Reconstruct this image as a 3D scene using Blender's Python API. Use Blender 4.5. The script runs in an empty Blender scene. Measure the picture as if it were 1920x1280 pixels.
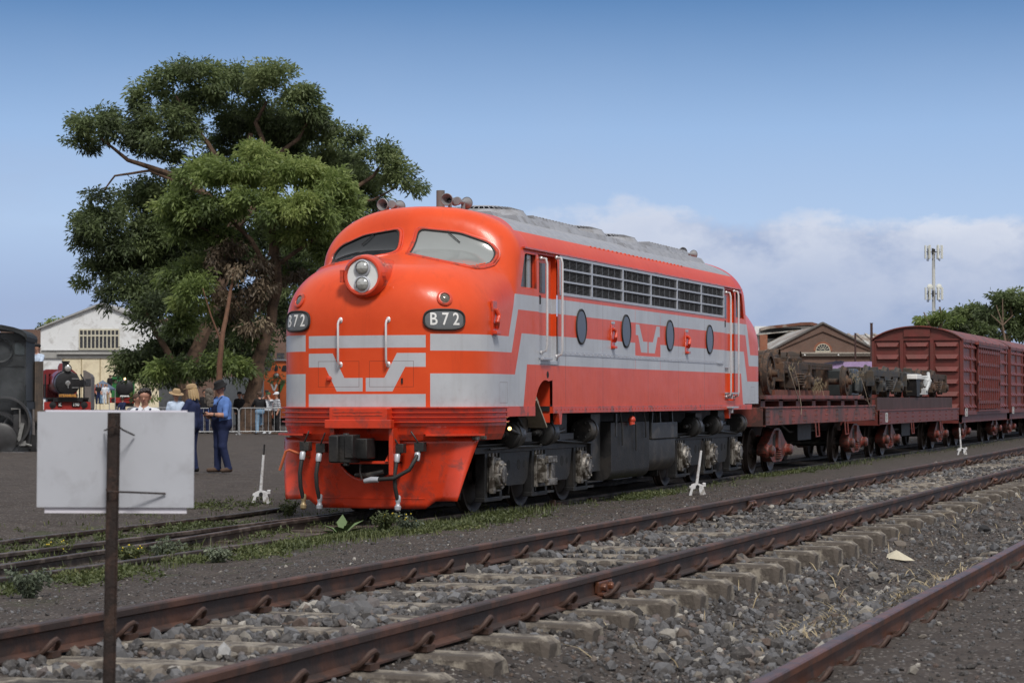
import bpy, bmesh, math, random
import numpy as np
from mathutils import Vector, Matrix

random.seed(7)
RNG = np.random.default_rng(7)
scn = bpy.context.scene
COL = scn.collection
R_ = math.radians
PI = math.pi

# ------------------------------------------------------------------ camera
CAM = Vector((-29.636, -11.451, 1.5374))
YAW, PITCH, ROLL, FPX = 0.3265, 0.0247, -0.0013, 4340.8
FWD = Vector((math.cos(YAW) * math.cos(PITCH), math.sin(YAW) * math.cos(PITCH), math.sin(PITCH)))
_r = Vector((math.sin(YAW), -math.cos(YAW), 0))
_u = _r.cross(FWD)
RGT = _r * math.cos(ROLL) + _u * math.sin(ROLL)
UPV = _u * math.cos(ROLL) - _r * math.sin(ROLL)
cam = bpy.data.cameras.new('camera')
camo = bpy.data.objects.new('camera', cam)
COL.objects.link(camo)
camo.matrix_world = Matrix(((RGT.x, UPV.x, -FWD.x, CAM.x), (RGT.y, UPV.y, -FWD.y, CAM.y),
                            (RGT.z, UPV.z, -FWD.z, CAM.z), (0, 0, 0, 1)))
cam.sensor_width = 36.0
cam.lens = FPX / 1920 * 36
cam.clip_start = 0.5
cam.clip_end = 6000
cam.dof.use_dof = True
cam.dof.focus_distance = 31.0
cam.dof.aperture_fstop = 8.0
scn.camera = camo


def at(px, py, D):
    """world point seen at photo pixel (1920 wide) at distance D along the view axis"""
    return CAM + D * (FWD + RGT * ((px - 960) / FPX) - UPV * ((py - 640) / FPX))


# ------------------------------------------------------------------ node maths
class E:
    nt = None

    def __init__(s, v):
        s.v = v

    def _m(s, op, *a, clamp=False):
        n = E.nt.nodes.new('ShaderNodeMath')
        n.operation = op
        n.use_clamp = clamp
        for i, x in enumerate((s,) + a):
            x = x.v if isinstance(x, E) else x
            if isinstance(x, (int, float)):
                n.inputs[i].default_value = x
            else:
                E.nt.links.new(x, n.inputs[i])
        return E(n.outputs[0])

    def __add__(s, o): return s._m('ADD', o)
    __radd__ = __add__
    def __sub__(s, o): return s._m('SUBTRACT', o)
    def __rsub__(s, o): return E(o)._m('SUBTRACT', s)
    def __mul__(s, o): return s._m('MULTIPLY', o)
    __rmul__ = __mul__
    def __truediv__(s, o): return s._m('DIVIDE', o)
    def mn(s, o): return s._m('MINIMUM', o)
    def mx(s, o): return s._m('MAXIMUM', o)
    def ab(s): return s._m('ABSOLUTE')
    def gt(s, o): return s._m('GREATER_THAN', o)
    def lt(s, o): return s._m('LESS_THAN', o)
    def pw(s, o): return s._m('POWER', o)
    def cl(s): return s._m('ADD', 0.0, clamp=True)
    def inv(s): return 1.0 - s
    def ss(s, a, b):
        t = ((s - a) / (b - a)).cl()
        return t * t * (3.0 - 2.0 * t)


def ramp(x, pts):
    """piecewise linear function of x, clamped at both ends"""
    out = E(pts[0][1]) + 0.0
    for (x0, y0), (x1, y1) in zip(pts, pts[1:]):
        out = out + ((x - x0) / (x1 - x0)).cl() * (y1 - y0)
    return out


def noise(nt, vec, scale, detail=4, rough=.55, dist=0.0):
    n = nt.nodes.new('ShaderNodeTexNoise')
    n.inputs['Scale'].default_value = scale
    n.inputs['Detail'].default_value = detail
    n.inputs['Roughness'].default_value = rough
    n.inputs['Distortion'].default_value = dist
    if vec is not None:
        nt.links.new(vec, n.inputs['Vector'])
    return n


def mixc(nt, fac, a, b, mode='MIX'):
    n = nt.nodes.new('ShaderNodeMix')
    n.data_type = 'RGBA'
    n.blend_type = mode
    for i, x in ((0, fac), (6, a), (7, b)):
        if isinstance(x, E):
            x = x.v
        if isinstance(x, (int, float)):
            n.inputs[i].default_value = x
        elif isinstance(x, tuple):
            n.inputs[i].default_value = (x[0], x[1], x[2], 1)
        else:
            nt.links.new(x, n.inputs[i])
    return n.outputs[2]


# ------------------------------------------------------------------ world, sun, exposure
SUN_EL, SUN_AZ = R_(52), math.atan2(-.55, -.78)
w = bpy.data.worlds.new('World')
scn.world = w
w.use_nodes = True
nt = w.node_tree
nt.nodes.clear()
E.nt = nt
tc = nt.nodes.new('ShaderNodeTexCoord')
sky = nt.nodes.new('ShaderNodeTexSky')
sky.sky_type = 'NISHITA'
sky.sun_disc = False
sky.sun_elevation = SUN_EL
sky.sun_rotation = PI / 2 - SUN_AZ
sky.air_density = 1.0
sky.dust_density = 0.6
sky.ozone_density = 2.5
sep = nt.nodes.new('ShaderNodeSeparateXYZ')
nt.links.new(tc.outputs['Generated'], sep.inputs[0])
dx, dy, dz = (E(sep.outputs[i]) for i in range(3))
uu = dx * RGT.x + dy * RGT.y          # bearing across the yard, east positive
vv = dz


def skynoise(sx, sz, scale, detail=5, rough=.55):
    c = nt.nodes.new('ShaderNodeCombineXYZ')
    nt.links.new((uu * sx).v, c.inputs[0])
    nt.links.new((vv * sz).v, c.inputs[1])
    nt.links.new((dx * FWD.x + dy * FWD.y).v, c.inputs[2])
    return E(noise(nt, c.outputs[0], scale, detail, rough).outputs[0])


cr = nt.nodes.new('ShaderNodeValToRGB')
nt.links.new((vv * 2.0 + .02).v, cr.inputs[0])
cr.color_ramp.elements[0].position = 0.0
cr.color_ramp.elements[0].color = (.37, .46, .66, 1)
cr.color_ramp.elements[1].position = 1.0
cr.color_ramp.elements[1].color = (.10, .19, .42, 1)
for pos, c in ((.10, (.36, .46, .68)), (.17, (.44, .59, .83)), (.25, (.33, .50, .78)), (.36, (.12, .255, .505)), (.6, (.07, .17, .40))):
    e = cr.color_ramp.elements.new(pos)
    e.color = (*c, 1)
n1 = skynoise(1, 2.4, 9, 6, .6)
n2 = skynoise(1, 1.6, 30, 5, .6)
n3 = skynoise(.7, 3.2, 5, 4, .5)
edge = .080 + (n1 - .5) * .035 + (n2 - .5) * .026
bank = ((edge - vv) / .007).cl()
bank = bank * uu.ss(-.03, .05) * ((vv + .2) / .2).cl()
depth = ((edge - vv) / .06).cl()            # 0 at the cloud top, 1 deep below it
bright = ((n2 * .7 + n1 * .3 - .36) * 5.5).cl() * depth.inv().pw(1.5)
ccol = mixc(nt, bright, (.37, .45, .635), (.90, .91, .95))
ccol = mixc(nt, ((n3 - .4) * 2.5).cl() * .7, ccol, (.37, .455, .66))
soft = ((n3 * .6 + n1 * .4 - .52) * 5.0).cl() * vv.ss(.16, .06) * uu.ss(.10, -.12)
low = mixc(nt, soft * .55, cr.outputs[0], (.40, .47, .64))
low = mixc(nt, bank * .92, low, ccol)
wisp = ((skynoise(1, 1.2, 3.5, 5, .6) - .48) * 3).cl() * vv.ss(.2, .1) * .22
low = mixc(nt, wisp, low, (.45, .53, .70))
nsc = nt.nodes.new('ShaderNodeVectorMath')
nsc.operation = 'SCALE'
nt.links.new(sky.outputs[0], nsc.inputs[0])
nsc.inputs['Scale'].default_value = .10
high = mixc(nt, .72, nsc.outputs[0], (.84, .83, .82))   # broken cloud overhead
ahead = (dx * FWD.x + dy * FWD.y).ss(.2, .85)
low = mixc(nt, ahead, (.50, .50, .51), low)             # unseen sky behind the photographer, greyed for neutral fill light
col = mixc(nt, vv.ss(.24, .5), low, high)
bg = nt.nodes.new('ShaderNodeBackground')
bg.inputs[1].default_value = 1.0
nt.links.new(col, bg.inputs[0])
wo = nt.nodes.new('ShaderNodeOutputWorld')
nt.links.new(bg.outputs[0], wo.inputs[0])

sun = bpy.data.lights.new('sun', 'SUN')
sun.energy = 2.7
sun.angle = R_(12)
sun.color = (1.0, .95, .88)
suno = bpy.data.objects.new('sun', sun)
COL.objects.link(suno)
sdir = Vector((math.cos(SUN_EL) * math.cos(SUN_AZ), math.cos(SUN_EL) * math.sin(SUN_AZ), math.sin(SUN_EL)))
suno.rotation_euler = (-sdir).to_track_quat('-Z', 'Y').to_euler()
suno.location = (0, -20, 40)

scn.view_settings.view_transform = 'Standard'
scn.view_settings.look = 'None'
scn.view_settings.exposure = 0.0
scn.view_settings.gamma = 1.0
scn.cycles.max_bounces = 6
scn.cycles.transparent_max_bounces = 8
scn.cycles.use_denoising = True
scn.cycles.volume_max_steps = 64
scn.cycles.volume_step_rate = 2.0


# ------------------------------------------------------------------ materials
MATS = {}


def pm(name, color, rough=.6, metal=0.0, var=.18, scale=5.0, bump=0.0, bscale=30.0, coat=0.0, spec=.5,
       dirt=None, dirt_amt=0.0, dirt_scale=3.0, emit=0.0):
    """procedural painted / metal / cloth material with uneven colour, gloss and surface"""
    if name in MATS:
        return MATS[name]
    m = bpy.data.materials.new(name)
    m.use_nodes = True
    nt = m.node_tree
    b = nt.nodes['Principled BSDF']
    E.nt = nt
    tc = nt.nodes.new('ShaderNodeTexCoord')
    v = tc.outputs['Object']
    n = E(noise(nt, v, scale, 5, .6).outputs[0])
    dk = tuple(c * (1 - var) for c in color)
    lt = tuple(min(1, c * (1 + var)) for c in color)
    c = mixc(nt, ((n - .3) / .4).cl(), dk, lt)
    if dirt:
        d = E(noise(nt, v, dirt_scale, 6, .65, .4).outputs[0])
        dm = ((d - .52 + (dirt_amt - .5) * .3) * 8 + .5).cl()
        c = mixc(nt, dm, c, dirt)
    nt.links.new(c, b.inputs['Base Color'])
    nt.links.new((n * .25 + (rough - .12)).v, b.inputs['Roughness'])
    b.inputs['Metallic'].default_value = metal
    b.inputs['Coat Weight'].default_value = coat
    b.inputs['Coat Roughness'].default_value = .12
    b.inputs['Specular IOR Level'].default_value = spec
    if emit:
        b.inputs['Emission Color'].default_value = (*color, 1)
        b.inputs['Emission Strength'].default_value = emit
    if bump:
        bn = noise(nt, v, bscale, 5, .6)
        bp = nt.nodes.new('ShaderNodeBump')
        bp.inputs['Strength'].default_value = bump
        bp.inputs['Distance'].default_value = .02
        nt.links.new(bn.outputs[0], bp.inputs['Height'])
        nt.links.new(bp.outputs[0], b.inputs['Normal'])
    MATS[name] = m
    return m


# ------------------------------------------------------------------ objects
def tag(o, label=None, cat=None, group=None, kind=None):
    if label: o['label'] = label
    if cat: o['category'] = cat
    if group: o['group'] = group
    if kind: o['kind'] = kind
    return o


def thing(name, label, cat, loc=(0, 0, 0), rz=0.0, group=None):
    o = bpy.data.objects.new(name, None)
    o.empty_display_size = .2
    COL.objects.link(o)
    o.location = loc
    o.rotation_euler = (0, 0, rz)
    return tag(o, label, cat, group)


def link(name, me, parent=None, loc=None, rot=None):
    o = bpy.data.objects.new(name, me)
    COL.objects.link(o)
    if parent is not None:
        o.parent = parent
    if loc is not None: o.location = loc
    if rot is not None: o.rotation_euler = rot
    return o


def kids(o):
    return [c for c in bpy.data.objects if c.parent == o]


def copy_tree(o, parent=None, children=None):
    if children is None:
        children = {}
        for c in bpy.data.objects:
            if c.parent:
                children.setdefault(c.parent.name, []).append(c)
    c = o.copy()
    COL.objects.link(c)
    if parent is not None:
        c.parent = parent
    for ch in children.get(o.name, []):
        copy_tree(ch, c, children)
    return c


def npmesh(name, verts, faces, mats, smooth=False, midx=None):
    """fast mesh from numpy arrays; faces (n,3) or (n,4)"""
    me = bpy.data.meshes.new(name)
    verts = np.asarray(verts, np.float32)
    faces = np.asarray(faces, np.int32)
    n, k = faces.shape
    me.vertices.add(len(verts))
    me.vertices.foreach_set('co', verts.ravel())
    me.loops.add(n * k)
    me.loops.foreach_set('vertex_index', faces.ravel())
    me.polygons.add(n)
    me.polygons.foreach_set('loop_start', np.arange(0, n * k, k, dtype=np.int32))
    me.polygons.foreach_set('loop_total', np.full(n, k, np.int32))
    if midx is not None:
        me.polygons.foreach_set('material_index', np.asarray(midx, np.int32))
    me.polygons.foreach_set('use_smooth', np.full(n, smooth, bool))
    for m in (mats if isinstance(mats, (list, tuple)) else [mats]):
        me.materials.append(m)
    me.update(calc_edges=True)
    return me


class MB:
    """collects shapes for ONE mesh"""

    def __init__(s):
        s.v, s.f, s.sm, s.mi = [], [], [], []
        s.cur = 0

    def add(s, vs, fs, smooth=False):
        o = len(s.v)
        s.v += [tuple(x) for x in vs]
        s.f += [tuple(i + o for i in f) for f in fs]
        s.sm += [smooth] * len(fs)
        s.mi += [s.cur] * len(fs)
        return s

    def box(s, c, d, rot=None, taper=1.0):
        x, y, z = (k / 2 for k in d)
        vs = [Vector((sx * x * (taper if sz > 0 else 1), sy * y * (taper if sz > 0 else 1), sz * z)) for sz in (-1, 1) for sx, sy in ((-1, -1), (1, -1), (1, 1), (-1, 1))]
        if rot is not None:
            vs = [rot @ v for v in vs]
        vs = [v + Vector(c) for v in vs]
        return s.add(vs, [(3, 2, 1, 0), (4, 5, 6, 7), (0, 1, 5, 4), (1, 2, 6, 5), (2, 3, 7, 6), (3, 0, 4, 7)])

    def bb(s, x0, x1, y0, y1, z0, z1):
        return s.box(((x0 + x1) / 2, (y0 + y1) / 2, (z0 + z1) / 2), (abs(x1 - x0), abs(y1 - y0), abs(z1 - z0)))

    def tube(s, pts, r, n=8, cap=True, r1=None):
        pts = [Vector(p) for p in pts]
        m = len(pts)
        if isinstance(r, (list, tuple)) and len(r) != m:
            r = list(np.interp(np.linspace(0, 1, m), np.linspace(0, 1, len(r)), r))
        rs = r if isinstance(r, (list, tuple)) else [r + ((r if r1 is None else r1) - r) * i / max(1, m - 1) for i in range(m)]
        up = None
        vs = []
        for i, p in enumerate(pts):
            t = (pts[min(i + 1, m - 1)] - pts[max(i - 1, 0)])
            if t.length < 1e-9: t = Vector((0, 0, 1))
            t.normalize()
            if up is None:
                up = t.orthogonal().normalized()
            up = (up - t * up.dot(t))
            if up.length < 1e-6: up = t.orthogonal()
            up.normalize()
            b = t.cross(up)
            for k in range(n):
                a = 2 * PI * k / n
                vs.append(p + (up * math.cos(a) + b * math.sin(a)) * rs[i])
        fs = [(i * n + k, i * n + (k + 1) % n, (i + 1) * n + (k + 1) % n, (i + 1) * n + k) for i in range(m - 1) for k in range(n)]
        s.add(vs, fs, True)
        if cap:
            o = len(s.v) - len(vs)
            s.f += [tuple(o + k for k in reversed(range(n))), tuple(o + len(vs) - n + k for k in range(n))]
            s.sm += [False, False]
            s.mi += [s.cur] * 2
        return s

    def lathe(s, prof, o=(0, 0, 0), axis=(0, 0, 1), n=20, smooth=True):
        """prof: list of (radius, height along axis)"""
        ax = Vector(axis).normalized()
        a = ax.orthogonal().normalized()
        b = ax.cross(a)
        o = Vector(o)
        vs = []
        for r, h in prof:
            for k in range(n):
                t = 2 * PI * k / n
                vs.append(o + ax * h + (a * math.cos(t) + b * math.sin(t)) * max(r, 1e-4))
        m = len(prof)
        fs = [(i * n + k, i * n + (k + 1) % n, (i + 1) * n + (k + 1) % n, (i + 1) * n + k) for i in range(m - 1) for k in range(n)]
        return s.add(vs, fs, smooth)

    def disc(s, o, axis, r, h, n=20):
        return s.lathe([(0, 0), (r, 0), (r, h), (0, h)], o, axis, n, False)

    def prism(s, poly, axis, a, b, smooth=False):
        """poly: 2D outline; axis 'x' -> (y,z), 'y' -> (x,z), 'z' -> (x,y); extruded a..b"""
        mk = {'x': lambda p, t: (t, p[0], p[1]), 'y': lambda p, t: (p[0], t, p[1]), 'z': lambda p, t: (p[0], p[1], t)}[axis]
        n = len(poly)
        vs = [mk(p, a) for p in poly] + [mk(p, b) for p in poly]
        fs = [(k, (k + 1) % n, n + (k + 1) % n, n + k) for k in range(n)]
        s.add(vs, fs, smooth)
        return s.add(vs, [tuple(reversed(range(n))), tuple(range(n, 2 * n))])

    def ball(s, c, r, n=10, sc=(1, 1, 1)):
        c = Vector(c)
        vs, fs = [], []
        m = n // 2 + 1
        for i in range(m + 1):
            th = PI * i / m
            for k in range(n):
                ph = 2 * PI * k / n
                vs.append(c + Vector((r * sc[0] * math.sin(th) * math.cos(ph), r * sc[1] * math.sin(th) * math.sin(ph), r * sc[2] * math.cos(th))))
        for i in range(m):
            for k in range(n):
                fs.append((i * n + k, (i + 1) * n + k, (i + 1) * n + (k + 1) % n, i * n + (k + 1) % n))
        return s.add(vs, fs, True)

    def build_each(s, name, mat, parent=None, **kw):
        """one object per connected piece"""
        up = list(range(len(s.v)))

        def root(i):
            while up[i] != i:
                up[i] = up[up[i]]
                i = up[i]
            return i
        for f in s.f:
            for i in f[1:]:
                up[root(i)] = root(f[0])
        groups = {}
        for k, f in enumerate(s.f):
            groups.setdefault(root(f[0]), []).append(k)
        out = []
        for ks in groups.values():
            ids = sorted({i for k in ks for i in s.f[k]})
            new = {i: j for j, i in enumerate(ids)}
            m = MB()
            m.v = [s.v[i] for i in ids]
            m.f = [tuple(new[i] for i in s.f[k]) for k in ks]
            m.sm = [s.sm[k] for k in ks]
            m.mi = [0] * len(ks)
            out.append(m.build(name, mat, parent, **kw))
        return out

    def build(s, name, mat, parent=None, loc=None, rz=None, bevel=0.0, fix=True):
        me = bpy.data.meshes.new(name)
        me.from_pydata(s.v, [], s.f)
        me.polygons.foreach_set('use_smooth', s.sm)
        for m in (mat if isinstance(mat, (list, tuple)) else [mat]):
            me.materials.append(m)
        me.polygons.foreach_set('material_index', s.mi)
        if fix:
            bm = bmesh.new()
            bm.from_mesh(me)
            bmesh.ops.recalc_face_normals(bm, faces=bm.faces)
            bm.to_mesh(me)
            bm.free()
        if any(s.sm):
            me.set_sharp_from_angle(angle=R_(40))
        me.update()
        o = link(name, me, parent, loc, None if rz is None else (0, 0, rz))
        if bevel:
            b = o.modifiers.new('bevel', 'BEVEL')
            b.width = bevel
            b.segments = 2
            b.limit_method = 'ANGLE'
        return o


def text_mesh(name, s, size, mat, parent, mtx, extrude=.004, font_w=1.0, bold=0.0):
    """lettering as a mesh, centred, in the xy plane of mtx"""
    cu = bpy.data.curves.new(name, 'FONT')
    cu.body = s
    cu.size = size
    cu.extrude = extrude
    cu.offset = bold
    cu.align_x = 'CENTER'
    cu.align_y = 'CENTER'
    cu.resolution_u = 3
    t = bpy.data.objects.new(name, cu)
    COL.objects.link(t)
    dg = bpy.context.evaluated_depsgraph_get()
    me = bpy.data.meshes.new_from_object(t.evaluated_get(dg))
    bpy.data.objects.remove(t)
    me.transform(Matrix.Diagonal((font_w, 1, 1, 1)))
    me.transform(mtx)
    me.materials.clear()
    me.materials.append(mat)
    me.name = name
    return link(name, me, parent)


def frame_mtx(o, xa, ya):
    """matrix with origin o, local x along xa, local y along ya"""
    xa = Vector(xa).normalized()
    ya = (Vector(ya) - xa * xa.dot(Vector(ya))).normalized()
    za = xa.cross(ya)
    o = Vector(o)
    return Matrix(((xa.x, ya.x, za.x, o.x), (xa.y, ya.y, za.y, o.y), (xa.z, ya.z, za.z, o.z), (0, 0, 0, 1)))


# ------------------------------------------------------------------ implicit surfaces
def snets(xs, ys, zs, f):
    """surface nets on a rectilinear grid; f maps (N,3) -> (N,), negative inside"""
    X, Y, Z = np.meshgrid(xs, ys, zs, indexing='ij')
    P = np.stack([X, Y, Z], -1)
    V = f(P.reshape(-1, 3)).reshape(X.shape)
    ins = V < 0
    nx, ny, nz = (k - 1 for k in X.shape)
    acc = np.zeros((nx, ny, nz, 3))
    cnt = np.zeros((nx, ny, nz))
    cs = [(i, j, k) for i in (0, 1) for j in (0, 1) for k in (0, 1)]

    def sl(A, c):
        return A[c[0]:c[0] + nx, c[1]:c[1] + ny, c[2]:c[2] + nz]
    for a in cs:
        for b in cs:
            if sum(abs(p - q) for p, q in zip(a, b)) == 1 and a < b:
                va, vb = sl(V, a), sl(V, b)
                m = sl(ins, a) != sl(ins, b)
                t = np.where(m, va / np.where(m, va - vb, 1), 0)
                p = sl(P, a) + t[..., None] * (sl(P, b) - sl(P, a))
                acc += np.where(m[..., None], p, 0)
                cnt += m
    act = cnt > 0
    idx = np.full(act.shape, -1)
    idx[act] = np.arange(act.sum())
    verts = acc[act] / cnt[act][:, None]
    F = []
    for ax in range(3):
        o1, o2 = [(1, 2), (2, 0), (0, 1)][ax]
        A = np.take(ins, range(0, ins.shape[ax] - 1), ax)
        B = np.take(ins, range(1, ins.shape[ax]), ax)
        ch = A != B
        ii = np.argwhere(ch)
        ii = ii[(ii[:, o1] > 0) & (ii[:, o2] > 0) & (ii[:, o1] < (nx, ny, nz)[o1]) & (ii[:, o2] < (nx, ny, nz)[o2])]

        def cell(d1, d2):
            c = ii.copy()
            c[:, o1] += d1
            c[:, o2] += d2
            return idx[c[:, 0], c[:, 1], c[:, 2]]
        q = np.stack([cell(-1, -1), cell(0, -1), cell(0, 0), cell(-1, 0)], 1)
        flip = ~A[ii[:, 0], ii[:, 1], ii[:, 2]]
        q[flip] = q[flip][:, ::-1]
        F.append(q)
    F = np.concatenate(F)
    return verts, F[(F >= 0).all(1)]


def grad(f, P, h=2e-3):
    return np.stack([(f(P + d) - f(P - d)) / (2 * h) for d in np.eye(3) * h], 1)


def settle(f, P, it=3):
    for _ in range(it):
        g = grad(f, P)
        P = P - (f(P) / np.maximum((g * g).sum(1), 1e-6))[:, None] * g * .9
    return P


def smin(a, b, k):
    h = np.maximum(k - np.abs(a - b), 0) / k
    return np.minimum(a, b) - h * h * k / 4


def smax(a, b, k):
    return -smin(-a, -b, k)


def capsule(P, a, b, ra, rb):
    a, b = np.array(a, float), np.array(b, float)
    d = b - a
    t = np.clip(((P - a) @ d) / max(d @ d, 1e-9), 0, 1)
    return np.linalg.norm(P - a - t[:, None] * d, axis=1) - (ra + (rb - ra) * t)

# ================================================================== GROUND AND TRACKS
ZB, YBN, YBF = .437, -7.26, -5.59      # middle track: rail head height, near and far rail
ZC, YC = .28, -9.17                    # nearest rail, lower right
SLP = .80
rs = np.random.RandomState(3)


def fbm(x, y, seed, sc, octv=4):
    """cheap value noise, vectorised"""
    out = np.zeros_like(x)
    amp = 1.0
    tot = 0
    for o in range(octv):
        xi, yi = np.floor(x * sc).astype(np.int64), np.floor(y * sc).astype(np.int64)
        fx, fy = x * sc - xi, y * sc - yi
        fx, fy = fx * fx * (3 - 2 * fx), fy * fy * (3 - 2 * fy)

        def h(i, j):
            k = (i * 374761393 + j * 668265263 + (seed + o) * 974634777) & 0x7fffffff
            k = ((k ^ (k >> 13)) * 1274126177) & 0x7fffffff
            return ((k ^ (k >> 16)) & 0xffff) / 65535.0
        v = (h(xi, yi) * (1 - fx) + h(xi + 1, yi) * fx) * (1 - fy) + (h(xi, yi + 1) * (1 - fx) + h(xi + 1, yi + 1) * fx) * fy
        out += (v - .5) * amp
        tot += amp
        amp *= .5
        sc *= 2.03
    return out / tot * 2


def gz(x, y, detail=True):
    x, y = np.asarray(x, float), np.asarray(y, float)
    zs = ZB - .17
    prof = np.interp(y, [-60, -11.6, -10.9, -9.5, -9.0, -8.75, -8.2, -7.65, -7.3, -6.42, -5.3, -4.95, -4.3, -3.0, -2.3, -1.2, -.88, -.70, .70, .88, 1.4, 2.6, 4, 10, 40, 90, 160, 3000],
                     [.12, .12, .14, .155, .15, .12, .075, zs - .06, zs, zs, zs, zs - .02, .16, .03, -.02, -.06, -.07, -.11, -.11, -.09, -.08, -.06, .03, .08, .12, .25, .5, .5])
    # sleeper ends on the near shoulder stand clear of the stones further along
    sh = np.clip((x + 17.0) / 4, 0, 1) * np.clip((-7.45 - y) / .12, 0, 1) * np.clip((y + 8.9) / .6, 0, 1)
    prof = prof - (.014 - .055 * fbm(x, y, 77, .9, 3)).clip(-.012, .034) * np.clip(1 - np.abs(y + 6.42) / .7, 0, .35) / .35
    prof = prof - .055 * sh + .05 * np.clip((-8.6 - x) / -4, 0, 1) * np.clip((-7.45 - y) / .12, 0, 1) * np.clip((y + 8.7) / .5, 0, 1)
    if detail:
        prof = prof + .030 * fbm(x, y, 5, .7) * (np.abs(y + 6.45) > 1.5) + .012 * fbm(x, y, 9, 5, 3)
    return prof


M_ground = bpy.data.materials.new('yard_dirt')
M_ground.use_nodes = True


def ground_paint():
    nt = M_ground.node_tree
    E.nt = nt
    b = nt.nodes['Principled BSDF']
    tc = nt.nodes.new('ShaderNodeTexCoord')
    v = tc.outputs['Object']
    sp = nt.nodes.new('ShaderNodeSeparateXYZ')
    nt.links.new(v, sp.inputs[0])
    x, y = E(sp.outputs[0]), E(sp.outputs[1])
    big = E(noise(nt, v, .35, 6, .6).outputs[0])
    mid = E(noise(nt, v, 2.5, 6, .65).outputs[0])
    fin = E(noise(nt, v, 28, 5, .7).outputs[0])
    gr = E(noise(nt, v, 90, 3, .7).outputs[0])
    vor = nt.nodes.new('ShaderNodeTexVoronoi')
    vor.inputs['Scale'].default_value = 38
    nt.links.new(v, vor.inputs['Vector'])
    vd = E(vor.outputs['Distance'])
    vsp = nt.nodes.new('ShaderNodeSeparateXYZ')
    nt.links.new(vor.outputs['Color'], vsp.inputs[0])
    vc = E(vsp.outputs[0])
    c = mixc(nt, ((mid - .33) * 2.6).cl(), (.042, .034, .030), (.086, .071, .063))
    c = mixc(nt, ((fin - .45) * 2.5).cl() * .55, c, (.105, .092, .085))
    # scattered pebbles and cinders
    c = mixc(nt, vc.gt(.86) * vd.lt(.45), c, (.19, .175, .165))
    c = mixc(nt, vc.lt(.12) * vd.lt(.5), c, (.022, .02, .02))
    # straw litter and thin green away from the rails behind the locomotive
    behind = y.gt(2.0) * y.lt(60)
    lit = ((E(noise(nt, v, 7, 6, .7, .6).outputs[0]) - .56) * 8).cl() * ((big - .45) * 5).cl() * behind
    c = mixc(nt, lit * .6, c, (.20, .16, .10))
    verge = ((y + 1.6).ab().lt(.9)).mx((y - 2.2).ab().lt(.7))
    moss = ((E(noise(nt, v, 1.6, 6, .7).outputs[0]) - .52) * 7).cl() * verge
    c = mixc(nt, moss * .55, c, (.045, .062, .020))
    far = (y.ss(90, 200))
    c = mixc(nt, far * .6, c, (.13, .11, .09))
    nt.links.new(c, b.inputs['Base Color'])
    b.inputs['Roughness'].default_value = .92
    b.inputs['Specular IOR Level'].default_value = .25
    hgt = fin * .7 + gr * .35 + vc.gt(.8) * vd.inv().cl() * .5
    bp = nt.nodes.new('ShaderNodeBump')
    bp.inputs['Strength'].default_value = .75
    bp.inputs['Distance'].default_value = .03
    nt.links.new(hgt.v, bp.inputs['Height'])
    nt.links.new(bp.outputs[0], b.inputs['Normal'])


ground_paint()


def ground():
    xs = np.concatenate([[-400, -120, -60, -35], np.arange(-24, 2, .07), np.arange(2, 14, .14), np.geomspace(14, 3000, 130)])
    ys = np.concatenate([-np.geomspace(3000, 14, 30), np.arange(-12, -4.6, .06), np.arange(-4.6, 3.4, .10), np.geomspace(3.4, 3000, 110)])
    X, Y = np.meshgrid(xs, ys, indexing='ij')
    Z = gz(X, Y)
    V = np.stack([X, Y, Z], -1).reshape(-1, 3)
    a = np.arange(len(xs) * len(ys)).reshape(len(xs), len(ys))
    F = np.stack([a[:-1, :-1], a[1:, :-1], a[1:, 1:], a[:-1, 1:]], -1).reshape(-1, 4)
    tag(link('ground', npmesh('ground', V, F, M_ground, True)), 'dark cinder and dirt ground of the railway yard', 'ground', kind='structure')


ground()

# ------------------------------------------------------------------ rails
RUST = pm('rusty_rail', (.085, .040, .028), .62, .1, var=.28, scale=7, bump=.15, bscale=40, dirt=(.040, .026, .023), dirt_amt=.6, dirt_scale=3)
RUSTL = pm('rusty_rail_bright', (.150, .058, .032), .40, .3, var=.3, scale=6, bump=.12, bscale=40, dirt=(.075, .042, .034), dirt_amt=.55, dirt_scale=3)
OLDRAIL = pm('old_dull_rail', (.12, .098, .085), .5, .2, var=.25, scale=9, dirt=(.04, .03, .026), dirt_amt=.7)
CLIP = pm('rusty_clip', (.062, .034, .026), .65, .2, var=.35, scale=20, bump=.2)
CONC = pm('concrete_sleeper', (.27, .24, .198), .85, var=.28, scale=5, bump=.6, bscale=24, dirt=(.075, .062, .052), dirt_amt=.62, dirt_scale=5)
RAILP = [(-.064, -.154), (.064, -.154), (.064, -.143), (.012, -.128), (.009, -.05), (.034, -.038), (.035, -.008), (.028, 0), (-.028, 0), (-.035, -.008), (-.034, -.038), (-.009, -.05), (-.012, -.128), (-.064, -.143)]


def rail_mesh(mb, pts, prof=RAILP):
    """extrude the rail section along a list of (x,y,z) railhead points"""
    n = len(prof)
    vs = []
    for i, p in enumerate(pts):
        a, b = Vector(pts[max(0, i - 1)]), Vector(pts[min(len(pts) - 1, i + 1)])
        t = (b - a).normalized()
        s = Vector((-t.y, t.x, 0))
        vs += [Vector(p) + s * u + Vector((0, 0, v)) for u, v in prof]
    fs = [(i * n + k, i * n + (k + 1) % n, (i + 1) * n + (k + 1) % n, (i + 1) * n + k) for i in range(len(pts) - 1) for k in range(n)]
    mb.add(vs, fs)
    mb.add(vs[:n], [tuple(range(n))])
    mb.add(vs[-n:], [tuple(reversed(range(n)))])
    return mb


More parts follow.
